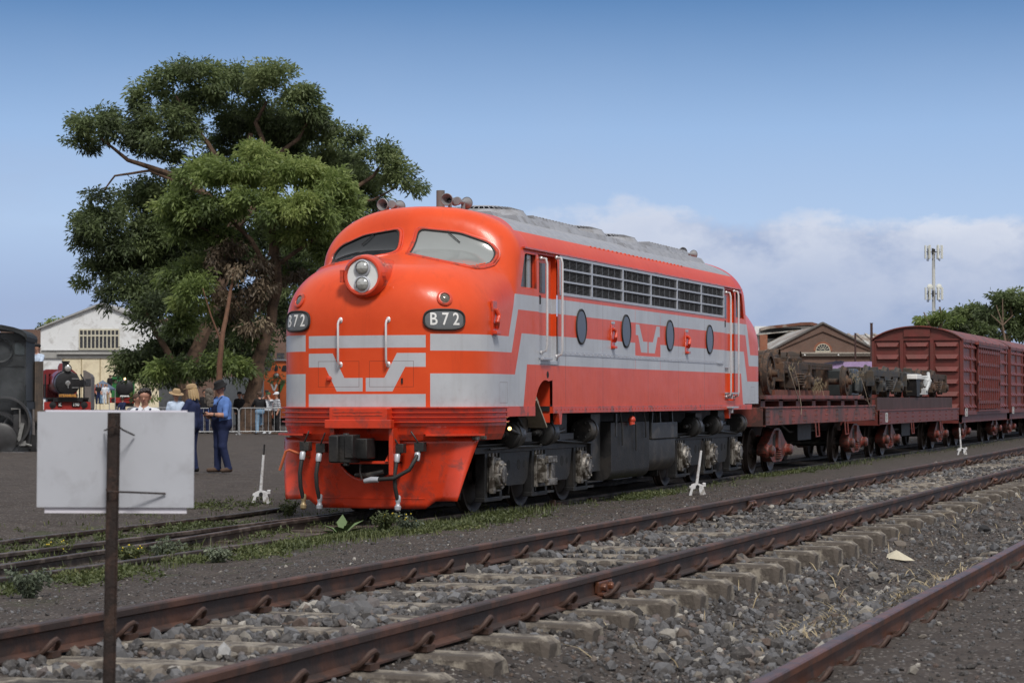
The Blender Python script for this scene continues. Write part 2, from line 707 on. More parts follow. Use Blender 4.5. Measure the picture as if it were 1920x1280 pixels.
def clip_mesh():
    mb = MB()
    pts = [(-.078, .05, .006), (-.074, .012, .022), (-.064, -.012, .048), (-.040, -.026, .072), (-.004, -.030, .082), (.032, -.024, .070), (.054, -.006, .044), (.058, .022, .016), (.046, .052, .012), (.016, .060, .020), (.004, .034, .024)]
    mb.tube(pts, .0135, 8)
    mb.box((0, .01, .008), (.09, .08, .03))
    return mb


def sleeper_mesh(jit):
    """prestressed concrete sleeper: chamfered ends, rail seats slightly raised"""
    mb = MB()
    hw, ht = .115, .105
    ys = [-1.33, -1.28, -1.05, -.60, .60, 1.05, 1.28, 1.33]
    tz = [-.03, .0, .0, .004, .004, .0, .0, -.03]
    vs = []
    r = random.Random(jit)
    for y, t in zip(ys, tz):
        e = .012 if abs(y) > 1.3 else 0
        j = lambda: r.uniform(-.006, .006)
        vs += [(-hw - .035 + j(), y, -.20), (-hw + e + j(), y, t - .02 + j()), (-hw + .02 + e, y + j(), t + j() * .5), (hw - .02 - e, y + j(), t + j() * .5), (hw - e + j(), y, t - .02 + j()), (hw + .035 + j(), y, -.20)]
    fs = [(i * 6 + k, i * 6 + k + 1, i * 6 + 7 + k, i * 6 + 6 + k) for i in range(len(ys) - 1) for k in range(5)]
    fs += [tuple(range(6)), tuple(reversed(range(42, 48)))]
    return mb.add(vs, fs)


def track_b():
    t = thing('railway_track', 'rusty middle railway track on concrete sleepers with spring clips, in front of the locomotive', 'track', (0, -6.425, ZB))
    for y in (YBN, YBF):
        r = rail_mesh(MB(), [(x, y + 6.425 + .003 * math.sin(x * .9), .004 * math.sin(x * .31 + y)) for x in np.arange(-24, 170, 2.0)]).build('rail', RUST, t)
        for xj in ((-15.55, 4.4, 18.2, 44) if y < -6 else (-4.0, 14.2, 33.5, 60)):
            fb = MB()
            for sg in (-1, 1):
                fb.box((xj, y + 6.425 + sg * .03, -.085), (.30, .03, .075))
                fb.box((xj, y + 6.425 + sg * .055, -.125), (.30, .05, .02))
                for q in (-.08, .08):
                    fb.lathe([(0, .03), (.022, .03), (.026, .018), (.026, 0)], (xj + q, y + 6.425 + sg * .045, -.085), (0, sg, 0), 6, False)
            fb.build('fishplate', RUSTL, r, bevel=.006)
    protos = []
    cm = clip_mesh()
    s0 = [sleeper_mesh(k).build('sleeper', CONC, t, loc=(0, 0, -.158)) for k in range(4)]
    c0 = cm.build('rail_clip', CLIP, None)
    cme = c0.data
    bpy.data.objects.remove(c0)
    k = 0
    x = -23.6
    for i in range(98):
        if i < 4:
            s = s0[i]
        else:
            s = s0[i % 4].copy()
            COL.objects.link(s)
        s.location = (x, rs.uniform(-.03, .03), -.154 + (rs.uniform(-.036, -.012) if rs.rand() < .35 else rs.uniform(-.012, .006)))
        s.rotation_euler = (0, rs.uniform(-.02, .02), rs.uniform(-.02, .02))
        if x < 45:
            for y, sg in ((YBN, -1), (YBN, 1), (YBF, -1)):
                c = link('rail_clip', cme, s)
                c.location = (rs.uniform(-.02, .02), y + 6.425 + sg * .105, .014)
                c.rotation_euler = (0, 0, (0 if sg < 0 else PI) + rs.uniform(-.12, .12))
        x += SLP + rs.uniform(-.03, .03)


track_b()


def track_c():
    t = thing('railway_track', 'single bright rusty rail with half buried sleepers crossing the lower right corner', 'track', (0, YC, ZC))
    rail_mesh(MB(), [(x, .004 * math.sin(x * .7), 0) for x in np.arange(-24, 130, 2.0)]).build('rail', RUSTL, t)
    rail_mesh(MB(), [(x, -1.67, 0) for x in np.arange(-24, 130, 4.0)]).build('rail', RUSTL, t)
    a = [sleeper_mesh(20 + k).build('sleeper', CONC, t) for k in range(3)]
    cme = clip_mesh().build('rail_clip', CLIP, None)
    me = cme.data
    bpy.data.objects.remove(cme)
    x = -23.2
    for i in range(64):
        s = a[i] if i < 3 else a[i % 3].copy()
        if i >= 3:
            COL.objects.link(s)
        s.location = (x, -.835 + rs.uniform(-.03, .03), -.158)
        s.rotation_euler = (0, 0, rs.uniform(-.02, .02))
        for y in (0.0,):
            c = link('rail_clip', me, s)
            c.location = (rs.uniform(-.02, .02), .835 - .105, .014)
            c.rotation_euler = (0, 0, rs.uniform(-.1, .1))
        x += SLP


track_c()


def track_a():
    t = thing('railway_track', 'old weedy railway track half buried in dirt under the diesel and wagons', 'track', (0, 0, 0))
    for y in (-.835, .835):
        rail_mesh(MB(), [(x, y, 0) for x in np.arange(-26, 190, 3.0)]).build('rail', OLDRAIL, t)
    fb = MB()
    for xj in (3.9, 5.6):
        fb.box((xj, -.89, -.06), (.36, .05, .08))
    fb.box((3.3, -.93, -.03), (.06, .10, .12)).box((3.45, -.95, -.05), (.12, .10, .06))
    fb.build('fishplate', CLIP, t, bevel=.006)
    t2 = thing('railway_track', 'diverging pair of dull rails beside the front of the orange diesel, ending at the points', 'track', (0, 0, 0))
    f1 = [(-26, 1.05), (-10, 1.72), (-6.9, 1.98), (-1.4, 2.05), (1.5, 2.3)]
    f2 = [(-26, -.80), (-14, -.18), (-10.9, .0), (-8, .16), (-5.5, .36), (-3.4, .60), (.5, .72)]

    def run(f, lift=0.0):
        xs = np.arange(f[0][0], f[-1][0], 1.0)
        return [(x, np.interp(x, [p[0] for p in f], [p[1] for p in f]), lift) for x in xs]
    rail_mesh(MB(), run(f1)).build('rail', OLDRAIL, t2)
    rail_mesh(MB(), run(f2)).build('rail', OLDRAIL, t2)
    tim = MB()
    for k in range(22):
        tim.box((-24 + k * 1.1, .6, -.17), (.24, 3.6, .14))
    tim.build('timber_sleepers', pm('old_timber', (.06, .045, .035), .85, var=.3, scale=6, bump=.3), t2)


track_a()


# ------------------------------------------------------------------ loose stone
def stone_mat(name, cols):
    m = bpy.data.materials.new(name)
    m.use_nodes = True
    nt = m.node_tree
    E.nt = nt
    b = nt.nodes['Principled BSDF']
    at_ = nt.nodes.new('ShaderNodeAttribute')
    at_.attribute_name = 'tone'
    cr = nt.nodes.new('ShaderNodeValToRGB')
    nt.links.new(at_.outputs['Fac'], cr.inputs[0])
    cr.color_ramp.elements[0].color = (*cols[0][1], 1)
    cr.color_ramp.elements[0].position = cols[0][0]
    cr.color_ramp.elements[1].color = (*cols[-1][1], 1)
    cr.color_ramp.elements[1].position = cols[-1][0]
    for p, c in cols[1:-1]:
        e = cr.color_ramp.elements.new(p)
        e.color = (*c, 1)
    tc = nt.nodes.new('ShaderNodeTexCoord')
    n = E(noise(nt, tc.outputs['Object'], 45, 4, .6).outputs[0])
    c = mixc(nt, ((n - .5) * 3).cl() * .5, cr.outputs[0], (.20, .19, .185))
    c = mixc(nt, ((.42 - n) * 5).cl() * .6, c, (.035, .03, .028))
    nt.links.new(c, b.inputs['Base Color'])
    b.inputs['Roughness'].default_value = .8
    return m


STONE = stone_mat('ballast_stone', [(0, (.032, .028, .027)), (.3, (.055, .051, .050)), (.6, (.092, .092, .098)), (.80, (.135, .137, .147)), (.86, (.085, .055, .042)), (.94, (.17, .155, .135)), (1, (.36, .34, .31))])
_t = (1 + 5 ** .5) / 2
ICO = np.array([(-1, _t, 0), (1, _t, 0), (-1, -_t, 0), (1, -_t, 0), (0, -1, _t), (0, 1, _t), (0, -1, -_t), (0, 1, -_t), (_t, 0, -1), (_t, 0, 1), (-_t, 0, -1), (-_t, 0, 1)]) / math.sqrt(1 + _t * _t)
ICOF = np.array([(0, 11, 5), (0, 5, 1), (0, 1, 7), (0, 7, 10), (0, 10, 11), (1, 5, 9), (5, 11, 4), (11, 10, 2), (10, 7, 6), (7, 1, 8), (3, 9, 4), (3, 4, 2), (3, 2, 6), (3, 6, 8), (3, 8, 9), (4, 9, 5), (2, 4, 11), (6, 2, 10), (8, 6, 7), (9, 8, 1)])


def rocks(name, P, S, label, cat, mat=STONE, kind='stuff', tone=None, parent=None):
    n = len(P)
    base = ICO[None] * (1 + RNG.uniform(-.38, .22, (n, 12, 1)))
    # knock the points towards a cube to get flat crushed-stone faces
    base = np.sign(base) * np.abs(base) ** .75
    base = base * RNG.uniform(.55, 1.25, (n, 1, 3)) * S[:, None, None]
    A = RNG.normal(size=(n, 3, 3))
    Q, _ = np.linalg.qr(A)
    V = np.einsum('nij,nkj->nki', Q, base) + P[:, None, :]
    F = (ICOF[None] + (np.arange(n) * 12)[:, None, None]).reshape(-1, 3)
    me = npmesh(name, V.reshape(-1, 3), F, mat, False)
    at_ = me.attributes.new('tone', 'FLOAT', 'POINT')
    tv = RNG.uniform(0, 1, n) if tone is None else tone
    at_.data.foreach_set('value', np.repeat(tv, 12).astype(np.float32))
    o = link(name, me, parent)
    if label:
        tag(o, label, cat, kind=kind)
    return o


def scatter(n, x0, x1, y0, y1, power=1.0):
    x = x0 + (x1 - x0) * RNG.uniform(0, 1, n) ** power
    y = RNG.uniform(y0, y1, n)
    return x, y


def lay_ballast():
    PX, PY, PS = [], [], []
    for n, a in ((15000, (-23, -8, YBN + .05, YBF - .05)), (11000, (-8, 18, YBN + .05, YBF - .05)), (5000, (18, 70, YBN, YBF)),
                 (9500, (-21, -8.5, -9.05, -7.33)), (6500, (-8.5, 22, -8.9, -7.33)), (1800, (-12, 20, -5.45, -4.7)), (2500, (-22, 10, -10.8, -9.3))):
        x, y = scatter(n, *a)
        PX.append(x)
        PY.append(y)
        s = np.exp(RNG.normal(math.log(.0205), .42, n))
        if a[3] < -9.2:
            s *= .6
        PS.append(np.clip(s, .008, .058))
    x, y, s = map(np.concatenate, (PX, PY, PS))
    # big clean stones gather in patches, leaving fines between
    patch = fbm(x, y, 21, .55, 3)
    bias = np.where(y > -7.3, .22, 0) + np.where((y < -7.3) & (np.abs(x + 14.2) < 2.6), .30, 0) - np.where((y < -7.3) & (np.abs(x + 14.2) > 4), .32, 0)
    keep = RNG.uniform(-.55, .50, len(x)) < patch + bias * .8
    ph = np.abs(((x + 23.6) / SLP + .5) % 1 - .5) * SLP
    over = (ph < .145) & (y > -7.75) & (y < -5.1)
    keep &= ~(over & (RNG.uniform(0, 1, len(x)) < .97))
    keep &= (np.abs(y - YBN) > .075) & (np.abs(y - YBF) > .075) & (np.abs(y - YC) > .08)
    x, y, s = x[keep], y[keep], s[keep]
    z = gz(x, y) + s * .25 + np.where((np.abs(y + 6.42) < .8), .006, 0)
    rocks('ballast_gravel', np.stack([x, y, z], 1), s, 'crushed blue grey ballast stones between and beside the rusty rails', 'gravel')
    # fine chips everywhere
    n = 40000
    x = np.concatenate([scatter(n // 2, -23, -4, -10.8, -4.2)[0], scatter(n // 2, -23, 12, -10.8, -.9)[0]])
    y = np.concatenate([RNG.uniform(-9.2, -4.4, n // 2), RNG.uniform(-10.8, -.9, n // 2)])
    s = np.exp(RNG.normal(math.log(.0085), .38, n))
    k = (np.abs(y - YBN) > .07) & (np.abs(y - YBF) > .07) & (np.abs(y - YC) > .07) & (np.abs(y + .84) > .08)
    x, y, s = x[k], y[k], s[k]
    rocks('stone_chips_gravel', np.stack([x, y, gz(x, y) + s * .3], 1), s, 'small stone chips strewn over the dark dirt', 'gravel', tone=RNG.uniform(0, 1, len(x)) ** 1.3)


lay_ballast()


# ================================================================== THE ORANGE DIESEL
XC = 7.05          # mid length; the rear end mirrors the front
W2 = 1.44


def body_f(P):
    X = np.where(P[:, 0] > XC, 2 * XC - P[:, 0], P[:, 0])
    q = np.abs(P[:, 1])
    z = P[:, 2]
    t = np.maximum(z - 3.45, 0)
    prof = (np.sqrt((q / W2) ** 2.6 + (t / .74) ** 2 + 1e-9) - 1) * .78
    sq = np.sqrt(q * q + .004)
    front = -(X - (-.33 + .20 * sq + .05 * q * q + .36 * (z - 3.5))) * .93
    main = smax(prof, front, .26)
    a = np.maximum((-X - .6) / 1.20, 0)
    plan = ((a ** 2.9 + (q / W2) ** 2.9 + 1e-9) ** (1 / 2.9) - 1) * 1.36
    top = (z - (3.56 + .25 * np.minimum(X + .3, .4) - .10 * q * q)) * .95
    nose = smax(smax(plan, top, .62), X - .5, .1)
    k = .17 * np.clip(1 - (q / 1.42) ** 6, 0, 1) * np.clip((z - 3.0) / .3, 0, 1) + 1e-4
    return smin(nose, main, k)


def project(o, d, lo=-1.2, hi=.9):
    """slide points o along d onto the body (outermost hit); o (N,3), d (3,)"""
    o = np.asarray(o, float)
    d = np.asarray(d, float)
    t = np.full(len(o), lo)
    for _ in range(160):
        v = body_f(o + t[:, None] * d)
        t = np.minimum(t + np.clip(v * .7, -.05, .1), hi)
    return o + t[:, None] * d


def normal_at(p):
    g = grad(body_f, np.array([p], float))[0]
    return g / np.linalg.norm(g)


M_body = bpy.data.materials.new('orange_silver_paint')
M_body.use_nodes = True


def body_paint():
    nt = M_body.node_tree
    E.nt = nt
    b = nt.nodes['Principled BSDF']
    tc = nt.nodes.new('ShaderNodeTexCoord')
    sp = nt.nodes.new('ShaderNodeSeparateXYZ')
    nt.links.new(tc.outputs['Object'], sp.inputs[0])
    x0, y, z = (E(sp.outputs[i]) for i in range(3))
    x = x0.mn(2 * XC - x0)
    ya = y.ab()
    band = lambda lo, hi: z.gt(lo) * z.lt(hi)
    t1 = ramp(x, [(-.21, 2.375), (.07, 2.96)])
    b1 = ramp(x, [(-.09, 2.16), (.19, 2.75)])
    t2 = ramp(x, [(.05, 1.865), (.34, 2.43)])
    b2 = ramp(x, [(.30, 1.0), (.57, 2.01)])
    up, lw = band(b1, t1), band(b2, t2)
    sidem = up.mx(lw)
    # emblem panel amidships
    u = (x0 - 6.85).ab()
    inbox = u.lt(.775)
    zu = ramp(u, [(.30, 2.46), (.53, 2.73)])
    zl = ramp(u, [(.42, 2.28), (.60, 2.555)])
    vee = band(zl, zu) * u.gt(.035) * u.lt(.74)
    box = (band(2.75, 2.96) + band(2.01, 2.21)).mx(vee) * (u - .775).ab().gt(.012)
    sidem = sidem * inbox.inv() + box * inbox
    # nose pattern
    zu = ramp(ya, [(.28, 1.81), (.45, 2.13)])
    zl = ramp(ya, [(.39, 1.635), (.56, 1.95)])
    vee = band(zl, zu) * ya.gt(.022)
    cen = vee.mx(band(2.20, 2.36)).mx(band(1.0, 1.60)) * ya.lt(.82)
    nose = cen + sidem * ya.gt(.875)
    onn = x.lt(-.45)
    silver = (nose * onn + sidem * onn.inv()) * z.lt(3.1)
    # grey roof
    grey = ya.lt(1.25) * (x + ya * 1.15).gt(2.0) * z.gt(3.7)
    n = E(noise(nt, tc.outputs['Object'], 1.3, 6, .6).outputs[0])
    n2 = E(noise(nt, tc.outputs['Object'], 9, 6, .65).outputs[0])
    org = mixc(nt, ((n - .3) * 2.5).cl(), (.64, .064, .016), (.74, .086, .022))
    org = mixc(nt, ((n2 - .60) * 3).cl() * .35, org, (.42, .045, .012))
    cant_pale = x.gt(-9) * z.gt(3.58) * x.gt(.75) * .30           # paler, rougher paint along the cant rail
    # soot and rain streaks running down from the roof
    ms = nt.nodes.new('ShaderNodeMapping')
    ms.inputs['Scale'].default_value = (3.5, 3.5, .28)
    nt.links.new(tc.outputs['Object'], ms.inputs[0])
    st_ = E(noise(nt, ms.outputs[0], 2.2, 6, .65).outputs[0])
    org = mixc(nt, ((st_ - .54) * 5).cl() * .28, org, (.36, .045, .018))
    org = mixc(nt, cant_pale, org, (.58, .095, .05))
    sil = mixc(nt, ((n - .3) * 2.5).cl(), (.45, .47, .51), (.55, .57, .61))
    sil = mixc(nt, ((n2 - .58) * 3).cl() * .3, sil, (.27, .27, .30))
    sil = mixc(nt, ((st_ - .52) * 5).cl() * .25, sil, (.30, .29, .28))
    c = mixc(nt, silver, org, sil)
    gr = mixc(nt, ((n2 - .35) * 2.5).cl(), (.27, .28, .31), (.37, .38, .41))
    c = mixc(nt, grey, c, gr)
    # panel joints along the side
    j = None
    for xx in (2.35, 4.25, 8.8, 10.65):
        k = (x0 - xx).ab().lt(.007)
        j = k if j is None else j.mx(k)
    j = j.mx((x0 - 6.85).ab().lt(.006)) * z.lt(3.02) * ya.gt(1.3)
    hatch = ((ya - .37).ab().lt(.30) * (z - 1.86).ab().lt(.17)) * ((ya - .37).ab().lt(.293) * (z - 1.86).ab().lt(.163)).inv() * x.lt(-1.5)
    hatch2 = ((x - -.42).ab().lt(.16) * (z - 1.62).ab().lt(.14)) * ((x - -.42).ab().lt(.153) * (z - 1.62).ab().lt(.133)).inv()
    c = mixc(nt, j.mx(hatch).mx(hatch2) * .6, c, (.10, .03, .02))
    # road film rising from the sill
    film = ((1.75 - z) * 1.6).cl() * ((n2 - .42) * 2.4).cl() * .4
    c = mixc(nt, film, c, (.22, .09, .06))
    nt.links.new(c, b.inputs['Base Color'])
    nt.links.new((.24 + n2 * .14 + grey * .25 + cant_pale * .4 + silver * .08).v, b.inputs['Roughness'])
    nt.links.new((silver * .12).v, b.inputs['Metallic'])
    b.inputs['Coat Weight'].default_value = .12
    b.inputs['Coat Roughness'].default_value = .12
    b.inputs['Specular IOR Level'].default_value = .22
    bn = noise(nt, tc.outputs['Object'], 2.2, 3, .5)
    bp = nt.nodes.new('ShaderNodeBump')
    bp.inputs['Strength'].default_value = .25
    bp.inputs['Distance'].default_value = .03
    nt.links.new(bn.outputs[0], bp.inputs['Height'])
    nt.links.new(bp.outputs[0], b.inputs['Normal'])


body_paint()
ORG = pm('orange_paint', (.62, .055, .018), .34, var=.12, scale=3, coat=.3, dirt=(.25, .05, .03), dirt_amt=.3, dirt_scale=5)
RED = pm('red_pilot_paint', (.58, .042, .012), .30, var=.15, scale=2.5, coat=.3, bump=.18, bscale=4, dirt=(.30, .045, .03), dirt_amt=.3, dirt_scale=4)
SIL = pm('silver_paint', (.46, .48, .53), .4, .2, var=.12)
GRY = pm('roof_grey', (.29, .30, .33), .55, var=.15, scale=4, dirt=(.2, .2, .21), dirt_amt=.4)
BLK = pm('black_underframe', (.010, .010, .011), .55, var=.3, scale=6, bump=.25, bscale=25, dirt=(.026, .023, .021), dirt_amt=.35)
BLK2 = pm('worn_black_steel', (.022, .022, .022), .45, var=.3, scale=5, bump=.25, bscale=20, dirt=(.07, .062, .055), dirt_amt=.3)
AXB = pm('axlebox_grey', (.24, .225, .205), .42, .3, var=.4, scale=14, bump=.4, bscale=40, dirt=(.06, .05, .04), dirt_amt=.6, dirt_scale=9)
WHEEL = pm('wheel_steel', (.06, .045, .04), .5, .4, var=.3, scale=8)
TREAD = pm('wheel_tread', (.35, .34, .33), .3, .9, var=.1)
CHR = pm('white_handrail', (.70, .70, .72), .3, .35, var=.08)
GLASS = pm('dark_cab_glass', (.020, .023, .026), .10, var=.1, spec=.5)
PALEGL = pm('painted_sky_glass', (.25, .27, .27), .14, var=.06, scale=1.2, spec=.7)  # sky reflection put into the pane as a pale base colour
RUB = pm('rubber', (.02, .02, .02), .6, var=.2, bump=.2, bscale=60)
DARK = pm('dark_interior', (.012, .012, .013), .8, var=.2)
MACH = pm('engine_room_grey', (.16, .165, .175), .5, var=.3, scale=3)
WHT = pm('white_paint', (.78, .78, .77), .45, var=.06)
LENS = pm('lamp_lens', (.55, .55, .53), .08, .6, var=.25, scale=30)
REFL = pm('lamp_reflector_white', (.74, .76, .76), .25, var=.04)
AMB = pm('marker_glass', (.16, .15, .13), .1, .3, var=.3, scale=25)
PLATE = pm('number_glass', (.13, .14, .15), .25, var=.08)
FLOORD = pm('cab_step_wood', (.30, .26, .20), .6, var=.2, scale=12)

LOCO = thing('diesel_locomotive', 'orange and silver bulldog nosed diesel locomotive standing on the weedy track', 'locomotive', (0, 0, 0))


def poly_dist(P, poly):
    """nearest boundary point of a 2D polygon and inside flag for points P (N,2)"""
    best = np.full(len(P), 1e9)
    near = P.copy()
    inside = np.zeros(len(P), bool)
    n = len(poly)
    for i in range(n):
        a, b = np.array(poly[i]), np.array(poly[(i + 1) % n])
        d = b - a
        t = np.clip(((P - a) @ d) / (d @ d), 0, 1)
        c = a + t[:, None] * d
        dd = np.linalg.norm(P - c, axis=1)
        m = dd < best
        best[m] = dd[m]
        near[m] = c[m]
        cond = (a[1] > P[:, 1]) != (b[1] > P[:, 1])
        xi = a[0] + (P[:, 1] - a[1]) / (b[1] - a[1] + 1e-12) * (b[0] - a[0])
        inside ^= cond & (P[:, 0] < xi)
    return best, near, inside


def arc2(cx, cz, r, a0, a1, n):
    return [(cx + r * math.cos(R_(a0 + (a1 - a0) * i / n)), cz + r * math.sin(R_(a0 + (a1 - a0) * i / n))) for i in range(n + 1)]


DOOR = [(1.10, 2.06), (1.96, 2.06), (1.96, 3.56), (1.10, 3.56)]
CABW = [(.30, 3.05), (1.0, 3.06), (1.0, 3.54), (.52, 3.54), (.47, 3.5)]
LOUV = [(2.07, 3.05), (12.12, 3.05), (12.12, 3.57), (2.07, 3.57)]
ARCH = [(.88, 1.2), (1.72, 1.2), (1.72, 1.80)] + arc2(1.40, 1.30, .5, 75, 178, 12)
mir = lambda poly: [(2 * XC - a, b) for a, b in poly]
RDOOR = [(12.2, 1.50), (12.98, 1.50), (12.98, 3.56), (12.2, 3.56)]


def body_shell():
    fine = .034
    a = np.arange(-2.02, 2.16, fine)
    xs = np.concatenate([a, np.arange(2.5, 11.7, .35), 2 * XC - a[::-1]])
    ys = np.linspace(-1.53, 1.53, 91)
    zs = np.arange(1.40, 4.34, fine)
    V, F = snets(xs, ys, zs, body_f)
    V = settle(body_f, V, 4)
    low = V[:, 2] < 1.44
    V[low, 2] = 1.435
    V[low & (np.abs(V[:, 0] - XC) < 6.75), 2] = 1.42
    keep = np.ones(len(F), bool)
    for poly in (DOOR, CABW, LOUV, ARCH, RDOOR, mir(CABW)):
        for sgn in ((-1, 1) if poly in (LOUV, CABW) else (-1,)):
            cen = V[F].mean(1)
            _, _, ins = poly_dist(cen[:, [0, 2]], poly)
            cut = ins & (cen[:, 1] * sgn > 1.15) & keep
            rem = np.unique(F[cut])
            keep &= ~cut
            edge = np.intersect1d(rem, np.unique(F[keep]))
            _, near, _ = poly_dist(V[edge][:, [0, 2]], poly)
            # true corners: snap the closest vertex to each polygon corner
            V[edge, 0] = near[:, 0]
            V[edge, 2] = near[:, 1]
            for c in poly:
                d = np.hypot(V[edge, 0] - c[0], V[edge, 2] - c[1])
                if len(d) and d.min() < .05:
                    k = edge[d.argmin()]
                    V[k, 0], V[k, 2] = c
    F = F[keep]
    G = grad(body_f, V)
    G /= np.linalg.norm(G, axis=1)[:, None]
    me = npmesh('body', V, F, M_body, True)
    me.normals_split_custom_set_from_vertices(G.tolist())
    link('body', me, LOCO)


body_shell()


def patch(name, c, nrm, outline, mat, off=.004, rings=5, parent=LOCO, rim=0.0, up=(0, 0, 1)):
    """a thin panel following the curved body: outline is a list of (u,v) about c in the plane across nrm"""
    nrm = np.array(nrm, float) / np.linalg.norm(nrm)
    ua = np.cross(np.array(up, float), nrm)
    ua /= np.linalg.norm(ua)
    va = np.cross(nrm, ua)
    n = len(outline)
    o = np.array(outline)
    m = o.mean(0)
    pts = [m]
    for r in range(1, rings + 1):
        pts += list(m + (o - m) * r / rings)
    pts = np.array(pts)
    P = np.array(c) + pts[:, :1] * ua + pts[:, 1:] * va
    S = project(P + nrm * .9, -nrm, 0, 2.2)
    S = S + nrm * off
    tri = [(0, 1 + k, 1 + (k + 1) % n) for k in range(n)]
    mb = MB()
    fs = list(tri)
    for r in range(rings - 1):
        a, b = 1 + r * n, 1 + (r + 1) * n
        fs += [(a + k, b + k, b + (k + 1) % n, a + (k + 1) % n) for k in range(n)]
    mb.add(S, fs, True)
    if rim:
        L = S[-n:]
        mb.add(list(L) + list(L - nrm * rim), [(k, (k + 1) % n, n + (k + 1) % n, n + k) for k in range(n)])
    return mb.build(name, mat, parent, fix=False), S[-n:], nrm, ua, va


def rounded(poly, r, n=5):
    """round the corners of a polygon"""
    out = []
    m = len(poly)
    for i in range(m):
        p, a, b = Vector(poly[i]), Vector(poly[i - 1]), Vector(poly[(i + 1) % m])
        da, db = (a - p), (b - p)
        ra = min(r, da.length * .45)
        rb = min(r, db.length * .45)
        s, e = p + da.normalized() * ra, p + db.normalized() * rb
        for k in range(n + 1):
            t = k / n
            out.append(tuple((s * (1 - t) + p * t) * (1 - t) + (p * (1 - t) + e * t) * t))
    return out


def densify(poly, step=.06):
    out = []
    for i in range(len(poly)):
        a, b = Vector(poly[i]), Vector(poly[(i + 1) % len(poly)])
        k = max(1, int((b - a).length / step))
        out += [tuple(a.lerp(b, j / k)) for j in range(k)]
    return out


# windscreens: outline in (y across, z) seen from the front, near pane paler with the sky reflection painted in
for sg in (-1, 1):
    ol = rounded([(.085 , 3.50), (1.17, 3.27), (1.22, 3.52), (1.10, 3.655), (.70, 3.80), (.12, 3.865)], .09)
    ol = densify([(-sg * a, b - 3.55) for a, b in ol], .07)
    # project along -x : u axis for nrm=(-1,0,0) and up z is (0,-1,0)
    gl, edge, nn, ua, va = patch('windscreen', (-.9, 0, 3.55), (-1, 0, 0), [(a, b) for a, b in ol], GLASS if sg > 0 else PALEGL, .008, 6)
    e2 = [tuple(p) for p in edge] + [tuple(edge[0])]
    fr = MB().tube([Vector(p) + Vector((-.004, 0, 0)) for p in e2], .020, 8, False)
    fr.build('window_frame', ORG, gl)
    cen = edge.mean(0)
    gk = MB().tube([Vector(cen + (np.array(p) - cen) * .955) + Vector((-.006, 0, 0)) for p in e2], .011, 6, False)
    gk.build('rubber_seal', RUB, gl)
    gu = MB().tube([Vector(cen + (np.array(p) - cen) * 1.06) + Vector((.012, 0, 0)) for p in e2], .016, 6, False)
    gu.build('rain_moulding', ORG, gl)
    wp = project(np.array([[-2.5, -sg * .55, 3.80], [-2.5, -sg * .72, 3.66]]), (1, 0, 0), 0, 3)
    MB().tube([Vector(wp[0]) + Vector((-.03, 0, 0)), Vector(wp[1]) + Vector((-.03, 0, 0))], .007, 5).build('wiper', RUB, gl)

# headlight
hb = MB()
HX, HZ = -1.80, 3.13
ax = (-1, 0, .02)
hb.lathe([(.275, -1.0), (.285, -.12), (.29, -.05), (.275, .06), (.250, .10), (.225, .10), (.212, .075)], (HX + .02, 0, HZ), ax, 36)
hb.box((HX - .02, .29, HZ), (.10, .05, .16))
hb.box((HX - .02, -.29, HZ + .02), (.06, .06, .05))
HL = hb.build('headlight', ORG, LOCO)
MB().disc((HX - .045, 0, HZ), ax, .214, .01, 32).build('reflector_plate', REFL, HL)
for dzz in (.103, -.108):
    lp = MB()
    lp.lathe([(0, .045), (.05, .042), (.085, .022), (.095, 0)], (HX - .057, 0, HZ + dzz), ax, 24)
    l1 = lp.build('lamp', LENS, HL)
    MB().lathe([(.093, 0), (.112, 0), (.112, .02), (.093, .028)], (HX - .057, 0, HZ + dzz), ax, 24).build('lamp_ring', SIL, HL)

# marker lights, number boards with figures, grab irons
for sg in (-1, 1):
    p = project(np.array([[-2.6, sg * 1.02, 2.835]]), (1, 0, 0), 0, 3)[0]
    n = normal_at(p)
    mk = MB().lathe([(.105, -.05), (.105, .012), (.085, .026), (.07, .026), (.066, .016)], p, n, 24).build('marker_light', ORG, LOCO)
    MB().lathe([(0, .03), (.04, .026), (.066, .012)], p, n, 20).build('marker_lens', AMB, mk)
    p = project(np.array([[-2.6, sg * 1.04, 2.56]]), (1, 0, 0), 0, 3)[0]
    n = normal_at(p)
    n[2] = 0
    st = [(.268 * math.copysign(abs(math.cos(a)) ** .55, math.cos(a)), .128 * math.copysign(abs(math.sin(a)) ** .75, math.sin(a))) for a in np.linspace(0, 2 * PI, 40, endpoint=False)]
    nb, edge, nn, ua, va = patch('number_board', p, n, st, PLATE, .022, 5, rim=.06)
    MB().tube([Vector(q) for q in edge] + [Vector(edge[0])], .016, 6, False).build('board_rim', RUB, nb)
    t = text_mesh('board_figures', 'B 7 2', .225, WHT, nb, Matrix.Identity(4), .002, .84, .003)
    co = np.array([v.co[:] for v in t.data.vertices])
    Q = project(p + co[:, :1] * ua + co[:, 1:2] * va + nn * .9, -nn, 0, 2.2) + nn * (.026 + co[:, 2:3] * .6)
    for v, q in zip(t.data.vertices, Q):
        v.co = q
    # white grab irons on the nose doors
    y0 = sg * .335
    q = project(np.array([[-2.6, y0, z] for z in (2.56, 1.98)]), (1, 0, 0), 0, 3)
    a, b = Vector(q[0]), Vector(q[1])
    o = Vector((-.085, .02 * 0, 0))
    MB().tube([a, a + o * .75 + Vector((0, 0, -.01)), a + o + Vector((0, .0, -.05)), b + o + Vector((0, 0, .07)), b + o * .8 + Vector((0, 0, .02)), b], .015, 8).ball(a, .032, 10, (.5, 1, 1.3)).ball(b, .032, 10, (.5, 1, 1.3)).build('grab_iron', CHR, LOCO)

